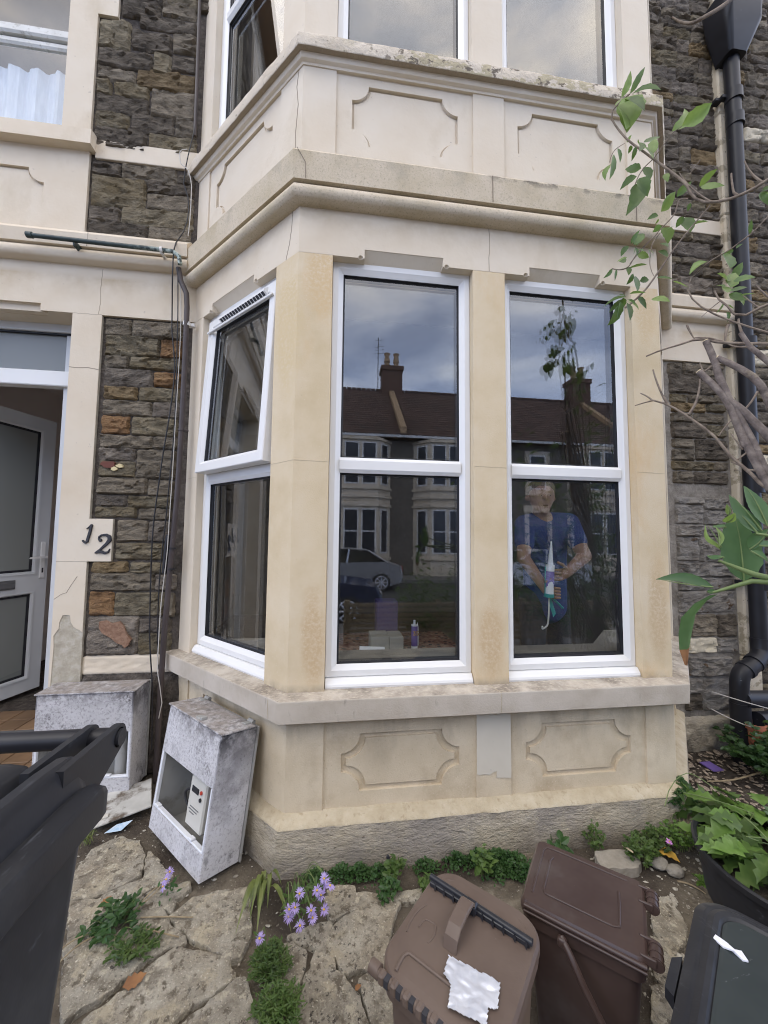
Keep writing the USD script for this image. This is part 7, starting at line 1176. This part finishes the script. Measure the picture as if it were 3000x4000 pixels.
# ------------------------------------------------------------------ the street behind the camera, mirrored in the glass
MT['far_roof'] = mat('clay_tile_roof', [(.07, .042, .034), (.12, .075, .058), (.17, .115, .09)], 3, rough=.85, stretch=(1, 1, 1), layers=[([('noise', 1.2, .5, .68)], (.07, .055, .045))]); MT['far_brick'] = mat('chimney_brick', [(.10, .058, .042), (.15, .09, .065)], 10, rough=.9); MT['far_pot'] = mat('buff_chimney_pot', [(.36, .24, .14), (.46, .33, .20)], 6, rough=.85); MT['far_dark'] = mat('far_window_dark', [(.03, .033, .038)], rough=.15)
MT['far_stone'] = stone_mat('far_rubble_wall', [(.10, .09, .075), (.17, .15, .125), (.23, .205, .175)])
FY = -15.4
def far_house(x0, label, chimney, side):
    t = thing('far_house', label, 'house', (x0, FY, -.3)); w = 5.9
    obj('wall', box(x0, x0 + w - .004, FY - 8, FY, -.4, 6.3), 'far_stone', t)
    ridge = (FY - 4.0, 10.0)
    rf = obj('roof', hull([(x0, FY + .45, 6.12), (x0 + w - .006, FY + .45, 6.12), (x0, FY + .45, 6.24), (x0 + w - .006, FY + .45, 6.24), (x0, ridge[0], ridge[1]), (x0 + w - .006, ridge[0], ridge[1]), (x0, FY - 8.4, 6.12), (x0 + w - .006, FY - 8.4, 6.12)]), 'far_roof', t)
    sl = []; 
    for i in range(22):
        s0 = i / 22; y, z = FY + .45 + (ridge[0] - FY - .45) * s0, 6.24 + (ridge[1] - 6.24) * s0
        sl.append(box(x0 + .01, x0 + w - .016, y - .015, y + .01, z - .005, z + .035))
    obj('tile_course', sl, 'far_roof', rf, kind='stuff')
    obj('ridge_tile', [cyl((x0 + .28 * i + .01, ridge[0], ridge[1] + .02), (x0 + .28 * i + .25, ridge[0], ridge[1] + .02), .10, 8) for i in range(21)], 'far_roof', rf, kind='stuff')
    obj('gutter', box(x0 + .01, x0 + w - .016, FY + .42, FY + .54, 6.08, 6.19), 'upvc_grey', t)
    bx = x0 + (3.9 if side else 2.0)
    plan = lambda e: [(bx - 1.45 - e, FY + .01), (bx + 1.45 + e, FY + .01), (bx + .80 + e * .5, FY + .75 + e), (bx - .80 - e * .5, FY + .75 + e)]
    obj('bay', prism(plan(0), -.4, 6.0), 'cream', t)
    for z in (.45, 2.85, 3.25, 3.62, 5.85): obj('band', prism(plan(.07), z, z + .12), 'cream', t)
    for z0, z1 in ((.75, 2.75), (3.85, 5.75)):
        for xa, xb in ((bx - .72, bx - .06), (bx + .06, bx + .72)):
            wn = obj('window', box(xa, xb, FY + .72, FY + .765, z0, z1), 'upvc', t); obj('pane', [box(xa + .06, xb - .06, FY + .76, FY + .772, z0 + .06, (z0 + z1) / 2 - .03), box(xa + .06, xb - .06, FY + .76, FY + .772, (z0 + z1) / 2 + .03, z1 - .06)], 'far_dark', wn)
        for sg_ in (-1, 1):
            a, b = np.array([bx + sg_ * 1.30, FY + .18]), np.array([bx + sg_ * .92, FY + .62]); n = np.array([sg_ * .75, .65]); n /= np.linalg.norm(n)
            q = lambda o: [(*(a + n * o), z0), (*(b + n * o), z0), (*(a + n * o), z1), (*(b + n * o), z1)]
            wn = obj('window', hull(q(-.03) + q(.02)), 'upvc', t); a2_, b2_ = a + (b - a) * .14, a + (b - a) * .86
            obj('pane', hull([(*(c + n * o), z) for c in (a2_, b2_) for o in (0, .028) for z in (z0 + .07, z1 - .07)]), 'far_dark', wn)
    dx = x0 + (.9 if side else 4.6)
    obj('surround', [box(dx - .70, dx - .48, FY + .0, FY + .06, -.3, 2.75), box(dx + .48, dx + .70, FY, FY + .06, -.3, 2.75), box(dx - .75, dx + .75, FY, FY + .10, 2.75, 3.1), box(dx - .65, dx + .65, FY, FY + .05, 3.6, 5.8)], 'cream', t)
    obj('door', box(dx - .46, dx + .46, FY, FY + .03, -.3, 2.1), 'far_dark', t); wn = obj('window', box(dx - .42, dx + .42, FY + .04, FY + .07, 3.9, 5.6), 'upvc', t); obj('pane', box(dx - .35, dx + .35, FY + .06, FY + .078, 3.97, 5.53), 'far_dark', wn)
    if chimney:
        ch = obj('chimney', [box(x0 - .55, x0 + .62, ridge[0] - .45, ridge[0] + .45, 8.6, 11.1), box(x0 - .62, x0 + .69, ridge[0] - .52, ridge[0] + .52, 11.1, 11.35)], 'far_brick', t)
        for k in (-.22, .32): obj('chimney_pot', xf((lambda m: (np.array(m.vertices), np.array(m.faces)))(trimesh.creation.revolve(np.array([(0, 0), (.17, 0), (.15, .35), (.19, .4), (.13, .75), (.19, .9), (0, .9)]), sections=14)), loc=(x0 + k, ridge[0], 11.35)), 'far_pot', ch, smooth=40)
        obj('parapet', hull([(x0 - .14, FY + .4, 6.3), (x0 + .14, FY + .4, 6.3), (x0 - .14, FY + .4, 6.62), (x0 + .14, FY + .4, 6.62), (x0 - .14, ridge[0], 10.0), (x0 + .14, ridge[0], 10.0), (x0 - .14, ridge[0], 10.25), (x0 + .14, ridge[0], 10.25)]), 'far_pot', t)
        obj('aerial', [cyl((x0 - .75, ridge[0], 9.5), (x0 - .75, ridge[0], 13.2), .025, 6)] + [cyl((x0 - .95, ridge[0], z), (x0 - .4, ridge[0] + .1, z + .05), .012, 5) for z in (12.2, 12.4, 12.6, 13.0)], 'cable', t)
    return t
FH = [(-8.5, 0, 0), (-2.6, 0, 1), (3.3, 1, 0), (9.2, 0, 1), (15.1, 1, 0), (21.0, 0, 1)]
LB = ['terraced house opposite, leftmost in the mirrored row', 'terraced house opposite, mirrored left of the tall chimney', 'terraced house opposite, mirrored under the tall chimney', 'terraced house opposite, mirrored behind the shrub', 'terraced house opposite, mirrored at the far right chimney', 'terraced house opposite, last on the right of the row']
for (x0, ch, sd), lb in zip(FH, LB): far_house(x0, lb, ch, sd)

def car(name, label, cx, cyy, z, heading, paint, L=4.2):
    t = thing(name, label, 'car', (cx, cyy, z)); P = lambda m: xf(cat(m) if isinstance(m, list) else m, heading, (cx, cyy, z)); h = L / 2
    side = [(-h, .35), (-h + .03, .62), (-h + .12, .80), (-1.0, .92), (-.3, .98), (h - .55, 1.0), (h - .05, .86), (h, .55), (h - .04, .30), (h - .4, .20), (-h + .4, .20)]
    lo_ = []
    for y, s in ((-.84, .97), (-.78, 1.0), (.78, 1.0), (.84, .97)): lo_ += [(x * s, y, z_) for x, z_ in side]
    lo_ = hull(lo_); obj('body', P(lo_), paint, t, smooth=35)
    cab = [(-1.05, .9), (-.35, 1.36), (.1, 1.43), (.9, 1.38), (1.55, .98)]
    obj('cabin', P(hull([(x, y * (.80 - .16 * (z_ - .9)), z_) for x, z_ in cab for y in (-1, 1)])), 'car_glass', t, smooth=30)
    obj('roof', P(hull([(x, y * .70, z_) for x, z_ in ((-.33, 1.37), (.1, 1.44), (.88, 1.395)) for y in (-1, 1)] + [(x, y * .66, z_ + .02) for x, z_ in ((-.25, 1.37), (.1, 1.44), (.8, 1.395)) for y in (-1, 1)])), paint, t, smooth=35)
    for y in (-1, 1):
        for x0_, x1_, z0_, z1_ in ((-1.05, -.35, .9, 1.37), (.18, .26, .95, 1.43), (.9, 1.55, 1.39, .98)): obj('pillar', P(tube([(x0_, y * .805, z0_), (x1_, y * .725, z1_)], .035, 6)), paint, t)
        for x in (-h + .75, h - .75):
            wh = obj('wheel', P(cyl((x, y * .70, .31), (x, y * .855, .31), .31, 24)), 'gasket', t, smooth=40); obj('rim', P([cyl((x, y * .84, .31), (x, y * .862, .31), .06, 12)] + [cyl((x, y * .857, .31), (x + .2 * math.cos(a), y * .857, .31 + .2 * math.sin(a)), .025, 6) for a in np.arange(0, 6.28, .785)] + [tube([(x + .21 * math.cos(a), y * .857, .31 + .21 * math.sin(a)) for a in np.linspace(0, 6.283, 20)], .018, 6, spline=False)]), 'tape', wh)
        obj('tail_light', P(box(h - .16, h - .005, y * .62 - .14, y * .62 + .14, .66, .86, .02)), 'red', t); obj('headlight', P(hull([(-h + .02, y * .66 - .15, .66), (-h + .32, y * .66 - .12, .86), (-h + .02, y * .66 + .12, .68), (-h + .36, y * .66 + .15, .85), (-h + .05, y * .66, .62)])), 'paper', t)
    return t
MT['silver'] = mat('silver_car_paint', [(.42, .43, .45)], rough=.25, metallic=.7); MT['navy'] = mat('dark_blue_car_paint', [(.012, .018, .045)], rough=.15, spec=.6); MT['white_car'] = mat('white_car_paint', [(.55, .57, .62)], rough=.25)
car('parked_car', 'silver coupe parked across the street, mirrored in the left window', .45, -11.6, -.36, 0.0, 'silver')
car('parked_car', 'dark blue car parked on the near side, its headlight mirrored', -.85, -6.75, -.36, math.pi, 'navy')
car('parked_car', 'pale car across the street, mirrored behind the shrub', 7.6, -11.6, -.36, 0.0, 'white_car')
p = thing('slat_fence', 'low horizontal slat fence at the front of the yard, mirrored', 'fence', (1.6, -3.3, 0))
for i in range(8): obj('slat', box(.35, 4.4, -3.33, -3.305, .02 + .07 * i, .072 + .07 * i, .004), 'dry_stem', p)
for x in (.40, 1.7, 3.0, 4.3): obj('post', box(x - .04, x + .04, -3.39, -3.33, -.1, .60, .004), 'dry_stem', p)
herb('hedge_bush', 'dark leafy bush by the fence, mirrored right of the silver car', 'bush', (1.75, -3.75, -.25), .75, 1.45, 150, .075, 'leaf', 190, 12, .45, stem='twig')
herb('hedge_bush', 'second dark leafy bush by the fence, mirrored in the right window', 'bush', (3.6, -3.75, -.25), .8, 1.6, 150, .075, 'leaf', 191, 12, .45, stem='twig')
